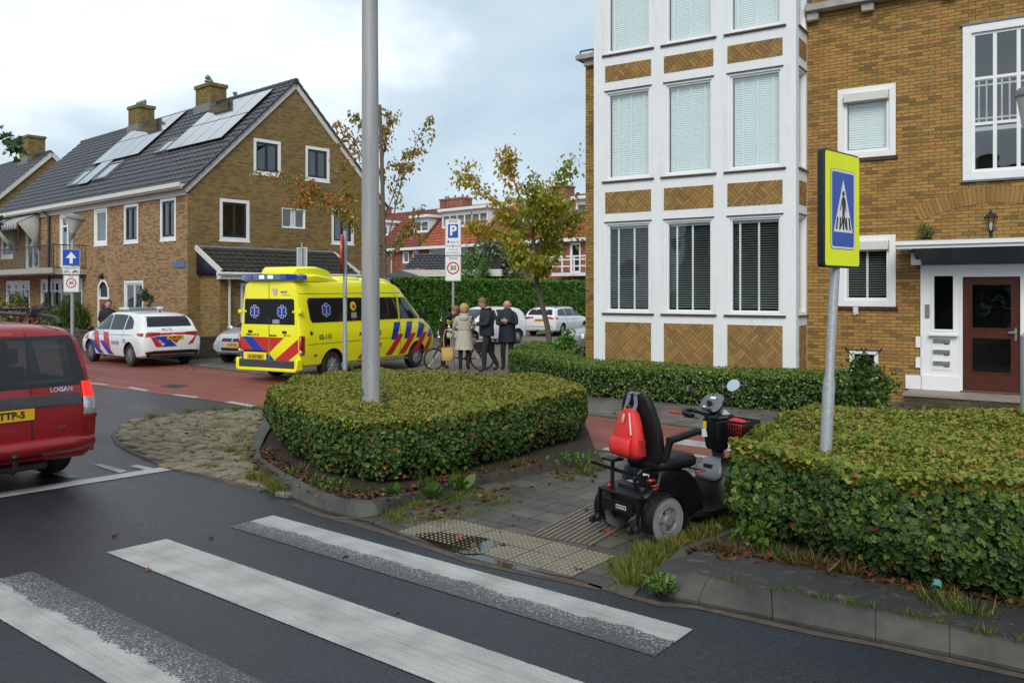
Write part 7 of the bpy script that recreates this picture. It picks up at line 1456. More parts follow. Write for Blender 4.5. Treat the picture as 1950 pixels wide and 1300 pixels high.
rg = [[(x, y, z) for y in np.linspace(-w_, w_, 9)] for x, z, w_ in ((.822, .345, .11), (.826, .385, .155), (.852, .44, .15), (.905, .50, .10), (.94, .535, .075))]
rg = [[(p[0] + (abs(p[1]) / .2) ** 2 * .05, p[1], p[2]) for p in r_] for r_ in rg]; mb.loft(rg, 0, False, False); dc = mb.build('dash_cover', M_greyplastic, MS, solid=.012)
mb = MB(); mb.box(.848, .872, -.045, .045, .445, .48); mb.build('charge_socket', M_black, dc)
mb = MB(); mb.sharp = 25
for k in range(4): mb.lathe([(.045, 0), (.062, .011), (.045, .022)], (1.0 - k * .004, 0, .53 + k * .02), 16)
mb.build('bellows', M_rubber, MS)
mb = MB(); mb.loft([loop(.985, 0, .605, .07, .085), loop(.98, 0, .63, .08, .10), loop(.955, 0, .865, .085, .11), loop(.945, 0, .91, .06, .075), loop(.94, 0, .96, .045, .05)]); mb.build('tiller', M_satin, MS)
mb = MB(); mb.sharp = 60; T_ = Matrix.Translation((.91, 0, 1.03)) @ Matrix.Rotation(R(-48), 4, 'Y'); mb.xfm = T_
mb.loft([loop(0, 0, -.055, .055, .065), loop(0, 0, -.03, .10, .115, 20, 2.4), loop(.0, 0, .0, .112, .125, 20, 2.4), loop(0, 0, .015, .10, .112, 20, 2.4)]); cons = mb.build('console', M_greyplastic, MS)
mb = MB(); mb.xfm = T_; mb.lathe([(.028, .016), (.026, .03), (.016, .032), (.014, .055)], (-.02, 0, 0), 12); mb.box(-.09, -.07, -.05, .05, .014, .018); mb.build('control_knob', M_black, cons)
mb = MB(); mb.xfm = T_; mb.box(.035, .06, -.03, .03, .013, .0165); mb.box(-.065, -.05, .03, .06, .013, .0165); mb.build('display', M_signwhite, cons)
mb = MB()                                                 # loop handlebar
hl = [(.92, -.06, .91), (.93, -.16, .925), (.90, -.235, .94), (.82, -.25, .935), (.775, -.21, .925), (.77, -.10, .915)]
for s in (-1, 1): mb.tube([(x, -y * s, z) for x, y, z in hl], [.016, .016, .02, .023, .023, .021], 10)
mb.tube([(.92, -.08, .905), (.92, .08, .905)], .02, 10); mb.build('handlebar', M_satin, MS)
mb = MB(); mb.tube([(.86, .23, .905), (.80, .31, .915)], .007, 6); mb.box(.77, .81, .30, .40, .905, .925); mb.build('lever', M_redplastic, MS, bevel=.005)
mb = MB(); mb.tube([(.80, -.06, .895), (.77, -.2, .895)], .006, 6); mb.tube([(.80, .06, .895), (.76, .2, .895)], .006, 6); mb.build('finger_lever', M_black, MS)
# mirrors
m, t, b = newmat('mirror_silver'); b.inputs['Metallic'].default_value = 1; b.inputs['Base Color'].default_value = (.93, .94, .95, 1); b.inputs['Roughness'].default_value = .03; M_mir = m
for s in (-1, 1):
    mb = MB(); q = Vector((.93, s * .23, 1.21)) if s < 0 else Vector((.93, .30, 1.11)); mb.tube([(.93, s * .10, 1.01), (.95, s * .16, 1.07), q], .006, 6)
    n_ = Vector((-.72, -.12, .45)).normalized() if s < 0 else Vector((-.5, .85, .1)).normalized(); zq = n_.to_track_quat('Z', 'Y').to_matrix().to_4x4(); mb.xfm = Matrix.Translation(q) @ zq
    mb.lathe([(.02, -.03), (.055, -.018), (.062, .0)], (0, 0, 0), 24); o = mb.build('mirror', M_black, MS); m2 = MB(); m2.xfm = Matrix.Translation(q) @ zq; m2.lathe([(.0, .0035), (.059, .0035), (.061, .0005)], (0, 0, 0), 24); m2.build('mirror_glass', M_mir, o)
# basket
mb = MB(); x0, x1, y0, y1, z0, z1 = 1.12, 1.37, -.18, .18, .66, .845
def bp(a, b, z): f = .86 + .14 * (z - z0) / (z1 - z0); return ((x0 + x1) / 2 + (a - (x0 + x1) / 2) * f, b * f, z)
for z in np.linspace(z0, z1, 6):
    c4 = [bp(x0, y0, z), bp(x1, y0, z), bp(x1, y1, z), bp(x0, y1, z)]
    for i in range(4): mb.bar(c4[i], c4[(i + 1) % 4], .008, .022 if z > z1 - .01 else .007)
for i in range(13):
    for e_ in (y0, y1): a = x0 + (x1 - x0) * i / 12; mb.bar(bp(a, e_, z0), bp(a, e_, z1), .007, .007)
    for e_ in (x0, x1): a = y0 + (y1 - y0) * i / 12; mb.bar(bp(e_, a, z0), bp(e_, a, z1), .007, .007)
mb.add([bp(x0, y0, z0), bp(x1, y0, z0), bp(x1, y1, z0), bp(x0, y1, z0)], [(0, 1, 2, 3)]); mb.box(1.03, 1.13, -.03, .03, .70, .76); mb.build('basket', M_black, MS)
# seat: cushion, tapered back, arm rests, post
mb = MB(); mb.sharp = 60; mb.loft([loop(.26, 0, .545, .22, .215, 24, 4), loop(.26, 0, .56, .25, .24, 24, 4), loop(.26, 0, .61, .255, .245, 24, 4), loop(.265, 0, .64, .235, .225, 24, 4), loop(.26, 0, .647, .15, .14, 24, 3)]); mb.build('seat_cushion', M_leather, MS)
mb = MB(); mb.sharp = 60; rgs = []
for z, hw, xc in ((.57, .16, .07), (.60, .20, .065), (.70, .225, .05), (.85, .225, .03), (.98, .205, .005), (1.08, .175, -.015), (1.14, .155, -.025), (1.17, .135, -.029), (1.178, .10, -.03)):
    th = .052 if z < 1.13 else .042; rgs.append([(xc + th * (math.copysign(abs(math.cos(t)) ** .6, math.cos(t))), hw * math.copysign(abs(math.sin(t)) ** .45, math.sin(t)), z) for t in [2 * math.pi * i / 24 for i in range(24)]])
mb.loft(rgs); mb.build('backrest', M_leather, MS)
for s in (-1, 1):
    mb = MB(); mb.sharp = 60; mb.loft([[(x, s * .285 + a * .030, z + b * .028) for a, b in ((-1, -.6), (-.6, -1), (.6, -1), (1, -.6), (1, .6), (.6, 1), (-.6, 1), (-1, .6))] for x, z in ((.05, .815), (.09, .82), (.24, .84), (.38, .862), (.42, .858))]); mb.bar((.06, s * .24, .66), (.07, s * .285, .82), .03, .05, 0); mb.bar((.06, s * .15, .62), (.06, s * .25, .67), .03, .04, 0); mb.build('arm_rest', M_leather, MS)
mb = MB(); mb.tube([(.22, 0, .45), (.22, 0, .56)], .03, 12); mb.box(.10, .36, -.14, .14, .53, .548); mb.bar((.38, -.2, .54), (.50, -.26, .515), .012, .012); mb.build('seat_post', M_blackmetal, MS)
mb = MB(); mb.box(.41, .51, -.285, -.262, .505, .52); mb.build('seat_lever', M_redplastic, MS, bevel=.004)
# rear frame, carrier post, bumper with anti tip rollers
mb = MB(); mb.tube([(-.20, .13, .22), (-.19, .13, .62)], .017, 8); mb.box(-.25, -.13, .06, .20, .62, .64); mb.bar((-.17, .42, .555), (-.15, -.18, .515), .022, .03); mb.bar((-.15, -.18, .515), (.05, -.2, .52), .02, .03)
mb.tube([(-.14, -.10, .40), (-.16, -.10, .50), (-.10, -.12, .56), (.0, -.12, .56)], .016, 8); mb.build('carrier_frame', M_satin, MS)
mb = MB(); z_ = .345; mb.tube([(-.14, .27, z_), (-.22, .27, z_ + .02), (-.23, .24, z_ + .02), (-.23, -.20, z_ + .02), (-.22, -.235, z_ + .02), (-.14, -.235, z_)], .013, 8)
for y in (.25, -.215): mb.bar((-.22, y, z_ + .02), (-.24, y, .15), .018, .03); mb.tube([(-.24, y, .15), (-.28, y, .11)], .014, 6)
mb.box(-.245, -.222, -.16, .20, .21, .30, 0); mb.build('rear_bumper', M_satin, MS)
mb = MB(); mb.xfm = frame((-.247, -.03, .26), (0, -1, 0)); rect(mb, -.06, .06, -.016, .016, 0, 0); rect(mb, -.054, .054, -.011, .011, .001, 1); mb.text('Sterling', .024, T3(0, 0, .002), 0); mb.build('maker_plate', [M_signwhite, M_signblack], MS, recalc=False)
for y in (.25, -.215):
    mb = MB(); mb.lathe([(.0, -.014), (.033, -.014), (.035, 0), (.033, .014), (0, .014)], (-.285, y + .028, .105), 14, 0, 'y'); mb.lathe([(.0, -.014), (.028, -.014), (.03, 0), (.028, .014), (0, .014)], (-.265, y - .028, .12), 14, 0, 'y'); mb.ball((-.285, y + .045, .105), .012, n=8, m=5, mi=1); mb.build('anti_tip_roller', [M_black, M_chrome], MS)
mb = MB(); mb.box(-.10, -.03, -.225, -.10, .475, .505); mb.build('tail_light', M_tail, MS, bevel=.01); mb = MB(); mb.box(-.09, -.02, -.22, -.11, .506, .55, 0); mb.box(-.092, -.089, -.2, -.13, .515, .54, 1); mb.build('lamp_housing', [M_satin, M_signwhite], MS)
mb = MB(); sp = [( -.02 + .025 * math.cos(t), -.19 + .025 * math.sin(t), .32 + .13 * t / 31.4) for t in np.linspace(0, 31.4, 60)]; mb.tube(sp, .007, 6); mb.build('suspension_spring', M_redplastic, MS)
mb = MB(); mb.ball((-.16, .2, .385), .022); mb.build('reflector', M_redplastic, MS)
mb = MB(); mb.box(-.06, .04, .0, .1, .432, .436); mb.build('warning_label', M_signwhite, MS)
mb = MB(); mb.box(.855, .862, .02, .055, .80, .865, 0); mb.add([(.852, .0, .73), (.852, .06, .72), (.85, .07, .79), (.851, .02, .805)], [(0, 1, 2, 3)], 1); mb.build('key_tag', [plain('yellow_tag', (.7, .55, .02), .5, 0), M_signwhite], MS, recalc=False)
# backpack hung over the backrest, paper and cloth in the basket
def ms(x, y, z): return MS.matrix_basis @ Vector((x, y, z))
BPK = thing('backpack', 'red backpack hanging by grey straps behind the scooter seat', 'backpack', ms(.06, -.01, 0), MS.rotation_euler[2]); BPK.scale = (.85, .84, 1)
mb = MB(); mb.sharp = 70; rgs = []
for z, hw, th, xc in ((.648, .10, .05, -.185), (.655, .165, .075, -.19), (.70, .185, .095, -.20), (.78, .188, .10, -.205), (.86, .175, .088, -.205), (.94, .15, .072, -.20), (1.02, .105, .052, -.19), (1.06, .06, .038, -.185), (1.07, .02, .02, -.18)):
    rgs.append([(xc + th * math.copysign(abs(math.cos(t)) ** .7, math.cos(t)) + .006 * math.sin(z * 60 + t * 3), hw * math.copysign(abs(math.sin(t)) ** .7, math.sin(t)) + .03 + .004 * math.sin(z * 40 + t * 5), z) for t in [2 * math.pi * i / 28 for i in range(28)]])
mb.loft(rgs); bb_ = mb.build('bag_body', M_redbag, BPK)
mb = MB(); mb.sharp = 70; rgs = []
for z, hw, th in ((.675, .10, .02), (.685, .135, .04), (.74, .145, .05), (.80, .145, .045), (.825, .14, .03)): rgs.append([(-.275 - th + th * math.cos(t), .035 + hw * math.copysign(abs(math.sin(t)) ** .6, math.sin(t)), z) for t in [2 * math.pi * i / 20 for i in range(20)]])
mb.loft(rgs); mb.build('front_pocket', M_redbag, BPK)
mb = MB(); mb.sharp = 70
mb.loft([[(xc_ + .05 * math.cos(t), -.150 + .018 * math.sin(t), z) for t in [2 * math.pi * i / 12 for i in range(12)]] for z, xc_ in ((.68, -.19), (.70, -.195), (.80, -.20), (.815, -.2))]); mb.build('side_pocket', M_redbag2, BPK)
mb = MB()
for y0_, y1_ in ((.09, .075), (-.035, -.005)):
    mb.loft([[(x, y_ - .024, z), (x, y_ + .024, z), (x - .006, y_ + .024, z + .004), (x - .006, y_ - .024, z + .004)] for x, y_, z in ((-.035, y1_, 1.10), (-.05, y1_, 1.18), (-.095, y1_, 1.192), (-.145, y1_, 1.18), (-.165, y0_, 1.10), (-.20, y0_, 1.03))])
mb.build('strap', M_strap, BPK)
mb = MB(); mb.tube([(-.21, .05, 1.06), (-.20, .035, 1.085), (-.21, .01, 1.06)], .012, 8); mb.ball((-.195, .035, 1.075), .03, .035, .02); mb.build('cord', M_black, BPK)
mb = MB(); mb.add([(-.262, .06, 1.02), (-.262, .02, 1.02), (-.285, .022, .95), (-.285, .045, .935), (-.285, .065, .955)], [(0, 1, 2, 3, 4)]); mb.build('luggage_tag', plain('tan_card', (.5, .32, .16), .7, .1), BPK, solid=.004)
for pts in ([(-.245, -.02, 1.03), (-.30, -.10, .86)], [(-.25, .12, .96), (-.24, .06, .965)]):
    mb = MB(); p, q = Vector(pts[0]), Vector(pts[1]); n = 8; 
    for i in range(n):
        a, b_ = p.lerp(q, i / n), p.lerp(q, (i + 1) / n)
        mb.bar(a + Vector((.012 * 0, 0, 0)), b_, .014, .004)
    mb.build('reflective_trim', M_galv, BPK)
c_ = ms(1.23, -.02, .745); CLT = thing('folded_cloth', 'red cloth lying in the front basket of the scooter', 'cloth', c_, MS.rotation_euler[2]); mb = MB(); mb.sharp = 70; mb.loft([[(.09 * math.cos(t) * f, .13 * math.sin(t) * f, z + .02 * math.sin(3 * t) * f) for t in [2 * math.pi * i / 18 for i in range(18)]] for z, f in ((-.06, .8), (-.02, 1.0), (.04, 1.0), (.09, .8), (.115, .4))]); mb.build('cloth_bundle', M_redbag, CLT)
c_ = ms(1.19, .09, .82); PPR = thing('leaflet', 'white printed leaflet sticking up out of the scooter basket', 'leaflet', c_, MS.rotation_euler[2]); mb = MB(); mb.add([(0, -.06, -.08), (0, .06, -.08), (.02, .03, .10), (.01, .0, .12), (.02, -.09, .06)], [(0, 1, 2, 3, 4)], 0); mb.add([(-.004, -.03, -.01), (-.004, .03, -.01), (.008, .02, .05), (.008, -.03, .04)], [(0, 1, 2, 3)], 1); mb.build('paper_sheet', [M_signwhite, plain('printed_red', (.5, .1, .12), .6, .3, 60)], PPR, recalc=False)

# ---------------------------------------------------------------- people
M_skin = plain('skin', (.50, .27, .20), .5, .08, 20); M_hairb = plain('blonde_hair', (.42, .27, .11), .6, .35, 30); M_hairbr = plain('brown_hair', (.11, .055, .028), .6, .3, 30); M_hairs = plain('short_hair', (.20, .11, .06), .7, .25, 30)
M_cnavy = plain('navy_cloth', (.014, .018, .03), .8, .3, 9, bmp=.004, bscale=30); M_cblack = plain('black_cloth', (.011, .011, .013), .8, .3, 9, bmp=.004, bscale=30); M_cbeige = plain('beige_coat', (.42, .40, .33), .8, .12, 7, bmp=.005, bscale=20); M_cdark = plain('dark_trousers', (.014, .015, .02), .85, .25, 9, bmp=.004, bscale=25); M_shoe = plain('dark_shoe', (.012, .011, .011), .5, .2, 9)
M_hiv = plain('hi_vis_yellow', (.68, .80, .03), .5, .08, 9); M_lip = plain('lips', (.36, .12, .10), .5, 0); M_eye = plain('eye_dark', (.02, .015, .012), .3, 0)
def segd(p, a, b):
    ab = b - a; t = max(0, min(1, (p - a).dot(ab) / max(ab.length_squared, 1e-9))); return (p - a - ab * t).length
def hand(mb, w, d, nrm, curl=.5, s=1.0, mi=0, thumb=1):
    w, d, nrm = Vector(w), Vector(d).normalized(), Vector(nrm); nrm = (nrm - d * nrm.dot(d)).normalized(); sd2 = d.cross(nrm) * thumb
    rg = []
    for t, hw, th in ((0, .026, .019), (.035, .036, .018), (.075, .041, .015), (.092, .036, .011)): rg.append([w + d * t * s + (sd2 * hw * math.cos(a) + nrm * th * math.sin(a)) * s for a in [2 * math.pi * i / 10 for i in range(10)]])
    mb.loft(rg, mi)
    for k, (o, L_) in enumerate(((.030, .072), (.010, .080), (-.010, .075), (-.029, .058))):
        p = w + (d * .086 + sd2 * o) * s; pts = [p]; dd = d.copy(); c = curl
        for L2 in (.45, .32, .25): dd = (dd * math.cos(c) - nrm * math.sin(c)).normalized(); p = p + dd * L_ * L2 * s; pts.append(p); c = curl * 1.05
        mb.tube(pts, [.0085 * s, .008 * s, .0072 * s, .0055 * s], 6, mi)
    p = w + (d * .03 + sd2 * .034) * s; d1 = (d * .7 + sd2 * .75 - nrm * .25).normalized(); d2 = (d * .95 + sd2 * .15 - nrm * .45).normalized(); mb.tube([p, p + d1 * .034 * s, p + d1 * .034 * s + d2 * .032 * s], [.011 * s, .0095 * s, .007 * s], 6, mi)
def face(mb, c, f, up, r, mskin, beard=None):
    """nose, ears, eyes, mouth on a head at c looking along f"""
    f = Vector(f).normalized(); up = Vector(up); up = (up - f * up.dot(f)).normalized(); s_ = up.cross(f); c = Vector(c)
    mb.loft([[c + f * (r * .92) + up * r * .05 + s_ * x * .3 for x in (-.02, .02)] + [c + f * (r * 1.0) + up * r * .05], [c + f * (r * .95) - up * r * .28 + s_ * x for x in (-.018, .018)] + [c + f * (r * 1.2) - up * r * .24], [c + f * (r * .9) - up * r * .4 + s_ * x * .6 for x in (-.02, .02)] + [c + f * (r * .97) - up * r * .38]], mskin)
    for x in (-1, 1):
        mb.ball(c + s_ * x * r * .80 - f * r * .02 - up * r * .1, r * .10, r * .2, r * .26, 8, 6, mskin); mb.ball(c + s_ * x * r * .34 + f * r * .84 + up * r * .06, r * .08, r * .08, r * .05, 6, 5, mskin + 3)
    mb.bar(c + f * r * .80 - up * r * .55 - s_ * r * .2, c + f * r * .80 - up * r * .55 + s_ * r * .2, r * .10, r * .07, mskin + 2, up=tuple(up))
def person(label, loc, yaw, J, bones, mats, hands, headdir, scale=1.0, group=None, sub=2):
    """J: joint -> (x, y, z, radius); bones: (a, b, material index); mats[0]=skin"""
    root = thing('person', label, 'person', loc, yaw, group); root.scale = (scale,) * 3
    names = list(J); bm = bmesh.new(); sl_ = bm.verts.layers.skin.verify(); vs = {}
    for k in names: v = bm.verts.new(J[k][:3]); v[sl_].radius = (J[k][3], J[k][3]); v[sl_].use_root = (k == 'pelvis'); vs[k] = v
    for a, b_, _ in bones: bm.edges.new((vs[a], vs[b_]))
    me = bpy.data.meshes.new('skeleton'); bm.to_mesh(me); bm.free(); o = bpy.data.objects.new('skeleton', me); COL.objects.link(o)
    k_ = o.modifiers.new('skin', 'SKIN'); k_.branch_smoothing = .6; k_.use_smooth_shade = True; q = o.modifiers.new('sub', 'SUBSURF'); q.levels = sub; q.render_levels = sub
    bpy.context.view_layer.update(); m2 = bpy.data.meshes.new_from_object(o.evaluated_get(bpy.context.evaluated_depsgraph_get())); bpy.data.objects.remove(o)
    mb = MB(); mb.sharp = 80; B_ = [(Vector(J[a][:3]), Vector(J[b_][:3]), mi, (J[a][3] + J[b_][3]) / 2) for a, b_, mi in bones]; mb.v = [tuple(v.co) for v in m2.vertices]
    for p in m2.polygons:
        c = p.center; mb.f.append(tuple(p.vertices)); mb.mi.append(min(B_, key=lambda t: segd(c, t[0], t[1]) - t[3] * .5)[2])
    h = J['head']; face(mb, h[:3], headdir[0], headdir[1], h[3] * 1.0, 0)
    for w, d, n_, cu, th in hands: hand(mb, w, d, n_, cu, 1.0, 0, th)
    b_ = mb.build('body', mats, root, recalc=False, uv=False); return root, b_
BONES = lambda up, lo, sh, sleeve: [('pelvis', 'waist', up), ('waist', 'chest', up), ('chest', 'neck', up), ('neck', 'jaw', 0), ('jaw', 'head', 0), ('head', 'crown', 0), ('chest', 'shL', sleeve), ('shL', 'elL', sleeve), ('elL', 'wrL', sleeve), ('chest', 'shR', sleeve), ('shR', 'elR', sleeve), ('elR', 'wrR', sleeve), ('wrL', 'paL', 0), ('wrR', 'paR', 0),
                          ('pelvis', 'hiL', lo), ('hiL', 'knL', lo), ('knL', 'anL', lo), ('anL', 'toL', sh), ('pelvis', 'hiR', lo), ('hiR', 'knR', lo), ('knR', 'anR', lo), ('anR', 'toR', sh)]
def joints(**k):
    J = dict(pelvis=(0, 0, .96, .135), waist=(0, 0, 1.12, .13), chest=(0, 0, 1.34, .15), neck=(.0, 0, 1.50, .074), jaw=(.015, 0, 1.565, .078), head=(.02, 0, 1.655, .112), crown=(.0, 0, 1.755, .068), shL=(0, .19, 1.42, .07), elL=(0, .25, 1.14, .052), wrL=(.03, .26, .90, .036), paL=(.04, .26, .86, .03), shR=(0, -.19, 1.42, .07), elR=(0, -.25, 1.14, .052), wrR=(.03, -.26, .90, .036), paR=(.04, -.26, .86, .03),
             hiL=(0, .09, .88, .10), knL=(.02, .10, .49, .07), anL=(0, .10, .09, .048), toL=(.20, .11, .045, .045), hiR=(0, -.09, .88, .10), knR=(.02, -.10, .49, .07), anR=(0, -.10, .09, .048), toR=(.20, -.11, .045, .045)); J.update(k); return J
PM = lambda up, lo, sl=None: [M_skin, up, M_lip, M_eye, lo, M_shoe, sl or up]
def skirt(par, name, m, rings, n=20):
    mb = MB(); mb.sharp = 80; mb.loft([[(cx_ + a * math.cos(t) * (1 + .04 * math.sin(5 * t + z * 9)), cy_ + b_ * math.sin(t) * (1 + .04 * math.sin(4 * t)), z) for t in [2 * math.pi * i / n for i in range(n)]] for cx_, cy_, z, a, b_ in rings]); return mb.build(name, m, par)
def hair(par, m, c, r, f=(1, 0, 0), k='short'):
    mb = MB(); mb.sharp = 80; c = Vector(c); f = Vector(f).normalized(); up = Vector((0, 0, 1)); up = (up - f * up.dot(f)).normalized(); s_ = up.cross(f); rg = []
    for th in np.linspace(.02, 1.0, 8):
        ring = []
        for i in range(20):
            a = 2 * math.pi * i / 20; front = max(0, math.cos(a)); lim = th * math.pi * (.78 if k == 'bob' else .66) * (1 - (.42 if k == 'bob' else .5) * front); rr = r * (1.2 if k == 'bob' else 1.10 - .10 * th) * (1 + .035 * math.sin(7 * a + th * 9)); d = (f * math.cos(a) + s_ * math.sin(a)) * math.sin(lim) + up * math.cos(lim) * 1.08; ring.append(c + up * r * .12 + d * rr - (up * r * .35 * max(0, th - .7) if k == 'bob' else Vector()))
        rg.append(ring)
    mb.loft(rg); return mb.build('hair', m, par)
PG = 'people gathered behind the hedge'
# officer with the yellow band, bending over the bicycle, facing right
p = at(843, 704, 22.3); J = joints(pelvis=(-.04, 0, .95, .14), waist=(.02, 0, 1.11, .135), chest=(.12, 0, 1.32, .155), neck=(.24, 0, 1.45, .068), jaw=(.31, 0, 1.48, .078), head=(.36, 0, 1.55, .112), crown=(.375, 0, 1.66, .068), shL=(.12, .2, 1.38, .075), elL=(.18, .25, 1.10, .055), wrL=(.38, .18, 1.02, .036), paL=(.42, .17, 1.01, .03), shR=(.12, -.2, 1.38, .075), elR=(.10, -.27, 1.10, .056), wrR=(.30, -.22, .98, .036), paR=(.34, -.21, .97, .03), anL=(-.05, .12, .09, .05), knL=(.0, .12, .49, .075), toL=(.10, .13, .045, .045), anR=(.06, -.12, .09, .05), knR=(.07, -.11, .49, .075), toR=(.21, -.12, .045, .045))
hd_ = ((.75, -.1, -.65), (.5, 0, .8)); O1, bd = person('police officer in black jacket with a yellow band, bent over the bicycle', (p.x, 22.3, .012), R(-12), J, BONES(1, 4, 5, 6), PM(M_cblack, M_cdark), [((.40, .17, 1.01), (.8, -.3, -.3), (0, 0, 1), .5, 1), ((.32, -.21, .975), (.8, .3, -.3), (0, 0, 1), .5, -1)], hd_, .99, PG)
hair(O1, M_hairs, (.35, 0, 1.565), .101, (.75, 0, -.65)); 
mb = MB(); mb.sharp = 80
for z0_, z1_ in ((1.24, 1.335),): 
    mb.loft([[(.09 + (z - 1.24) * .5 + .152 * math.cos(t), .215 * math.sin(t), z - .06 * math.cos(t)) for t in [2 * math.pi * i / 24 for i in range(24)]] for z in (z0_, z1_)], 0, False)
    mb.loft([[(.09 + (z - 1.24) * .5 + .155 * math.cos(t), .218 * math.sin(t), z - .06 * math.cos(t)) for t in [2 * math.pi * i / 24 for i in range(24)]] for z in (1.278, 1.292)], 1, False)
mb.build('reflective_band', [M_hiv, M_navy], O1)
# woman seen from behind in the beige coat
p = at(884, 707, 21.7); J = joints(elL=(.08, .27, 1.14, .052), wrL=(.26, .20, 1.06, .036), paL=(.30, .19, 1.06, .03), elR=(.08, -.27, 1.14, .052), wrR=(.26, -.20, 1.06, .036), paR=(.30, -.19, 1.06, .03))
WO, bd = person('blonde woman in a knee length beige coat seen from behind', (p.x, 21.7, .012), R(92), J, BONES(1, 4, 5, 6), PM(M_cbeige, M_cblack), [((.28, .19, 1.06), (1, -.2, 0), (0, 0, 1), .5, 1), ((.28, -.19, 1.06), (1, .2, 0), (0, 0, 1), .5, -1)], ((1, 0, -.15), (0, 0, 1)), .97, PG)
skirt(WO, 'coat', M_cbeige, [(0, 0, .56, .20, .27), (0, 0, .60, .195, .262), (0, 0, .80, .18, .235), (0, 0, .98, .165, .205), (0, 0, 1.08, .155, .185), (0, 0, 1.14, .15, .185), (0, 0, 1.28, .165, .205), (0, 0, 1.40, .15, .20), (0, 0, 1.46, .11, .15), (0, 0, 1.49, .08, .09)])
skirt(WO, 'coat_belt', plain('coat_seam', (.22, .21, .17), .8, .1), [(0, 0, 1.085, .158, .19), (0, 0, 1.105, .158, .19)])
mb = MB(); mb.sharp = 80; mb.ball((-.12, 0, 1.40), .075, .125, .10, 14, 8); mb.tube([(.06, -.09, 1.50), (-.06, -.10, 1.49), (-.10, 0, 1.485), (-.06, .10, 1.49), (.06, .09, 1.50)], .035, 8); mb.build('hood', M_cbeige, WO)
hair(WO, M_hairb, (.0, 0, 1.645), .108, (1, 0, 0), 'bob')
# man with a phone, walking stance, facing left
p = at(927, 709, 21.3); J = joints(pelvis=(0, 0, .97, .14), chest=(.02, 0, 1.36, .165), neck=(.05, 0, 1.52, .07), jaw=(.09, 0, 1.565, .078), head=(.12, 0, 1.645, .112), crown=(.11, 0, 1.745, .068), shL=(.02, .21, 1.43, .08), elL=(.08, .27, 1.15, .06), wrL=(.28, .14, 1.14, .038), paL=(.33, .11, 1.15, .03), shR=(.02, -.21, 1.43, .08), elR=(.06, -.27, 1.15, .06), wrR=(.27, -.12, 1.13, .038), paR=(.32, -.09, 1.14, .03), hiL=(.02, .09, .89, .105), knL=(.10, .10, .50, .076), anL=(.10, .11, .09, .05), toL=(.25, .12, .045, .045), hiR=(-.02, -.09, .89, .105), knR=(-.12, -.11, .50, .076), anR=(-.33, -.12, .11, .05), toR=(-.20, -.13, .045, .045))
MP, bd = person('tall man in a dark blue jacket looking down at a phone', (p.x, 21.3, .012), R(200), J, BONES(1, 4, 5, 6), PM(M_cnavy, M_cdark), [((.31, .11, 1.15), (.75, -.6, .15), (-.1, 0, 1), .7, 1), ((.30, -.09, 1.14), (.75, .6, .15), (-.1, 0, 1), .7, -1)], ((.85, .1, -.45), (.3, 0, .9)), 1.06, PG)
hair(MP, M_hairs, (.11, 0, 1.655), .101, (.9, 0, -.35)); skirt(MP, 'jacket', M_cnavy, [(0, 0, .86, .165, .21), (0, 0, .90, .175, .22), (0, 0, 1.1, .17, .21), (.0, 0, 1.3, .18, .225), (.01, 0, 1.43, .15, .215), (.03, 0, 1.50, .09, .11)])
mb = MB(); mb.sharp = 80; mb.tube([(.10, -.10, 1.49), (-.02, -.12, 1.50), (-.09, 0, 1.50), (-.02, .12, 1.50), (.10, .10, 1.49)], .04, 8, 0); mb.tube([(.08, -.085, 1.525), (-.01, -.10, 1.54), (-.065, 0, 1.545), (-.01, .10, 1.54), (.08, .085, 1.525)], .018, 8, 1); mb.build('hood', [M_cnavy, M_cream], MP)
mb = MB(); mb.xfm = frame((.172, .1, 1.33), (0, 1, 0)); mb.text('staff', .04, T3(-.0, 0, .012), 0) if False else rect(mb, -.03, .03, -.008, .008, .012, 0); mb.build('chest_badge', M_galv, MP, recalc=False)
mb = MB(); mb.box(-.06, .06, -.276, -.262, 1.13, 1.15); mb.box(-.06, .06, -.276, -.262, 1.17, 1.185); mb.build('sleeve_print', M_galv, MP)
ph = MP.matrix_basis @ Vector((.395, .02, 1.185)); PH = thing('phone', 'black phone held in both hands by the tall man', 'phone', ph, R(200)); mb = MB(); mb.xfm = Matrix.Rotation(R(-35), 4, 'Y'); mb.box(-.035, .035, -.07, .07, -.005, .005, 0); mb.build('phone_body', M_black, PH)
# bald man with folded arms, facing the camera
p = at(966, 706, 21.9); J = joints(pelvis=(0, 0, .97, .145), chest=(0, 0, 1.35, .175), shL=(0, .19, 1.43, .085), elL=(.06, .25, 1.16, .064), wrL=(.24, .06, 1.24, .04), paL=(.25, .01, 1.25, .03), shR=(0, -.19, 1.43, .085), elR=(.06, -.25, 1.16, .064), wrR=(.23, -.04, 1.19, .04), paR=(.24, .02, 1.20, .03), anL=(-.02, .10, .09, .05), anR=(.05, -.09, .09, .05), knR=(.07, -.1, .49, .07))
BM, bd = person('bald man in a long dark coat with folded arms', (p.x, 21.9, .012), R(262), J, BONES(1, 4, 5, 6), PM(M_cnavy, M_cdark), [((.25, .02, 1.25), (.1, -1, .05), (1, 0, 0), .35, 1)], ((1, 0, -.05), (0, 0, 1)), 1.03, PG)
skirt(BM, 'coat', M_cnavy, [(0, 0, .70, .18, .225), (0, 0, .74, .185, .23), (0, 0, .95, .175, .215), (0, 0, 1.12, .17, .20), (0, 0, 1.3, .175, .21), (0, 0, 1.42, .145, .20), (0, 0, 1.49, .10, .12), (0, 0, 1.55, .085, .095), (0, 0, 1.552, .07, .08)])
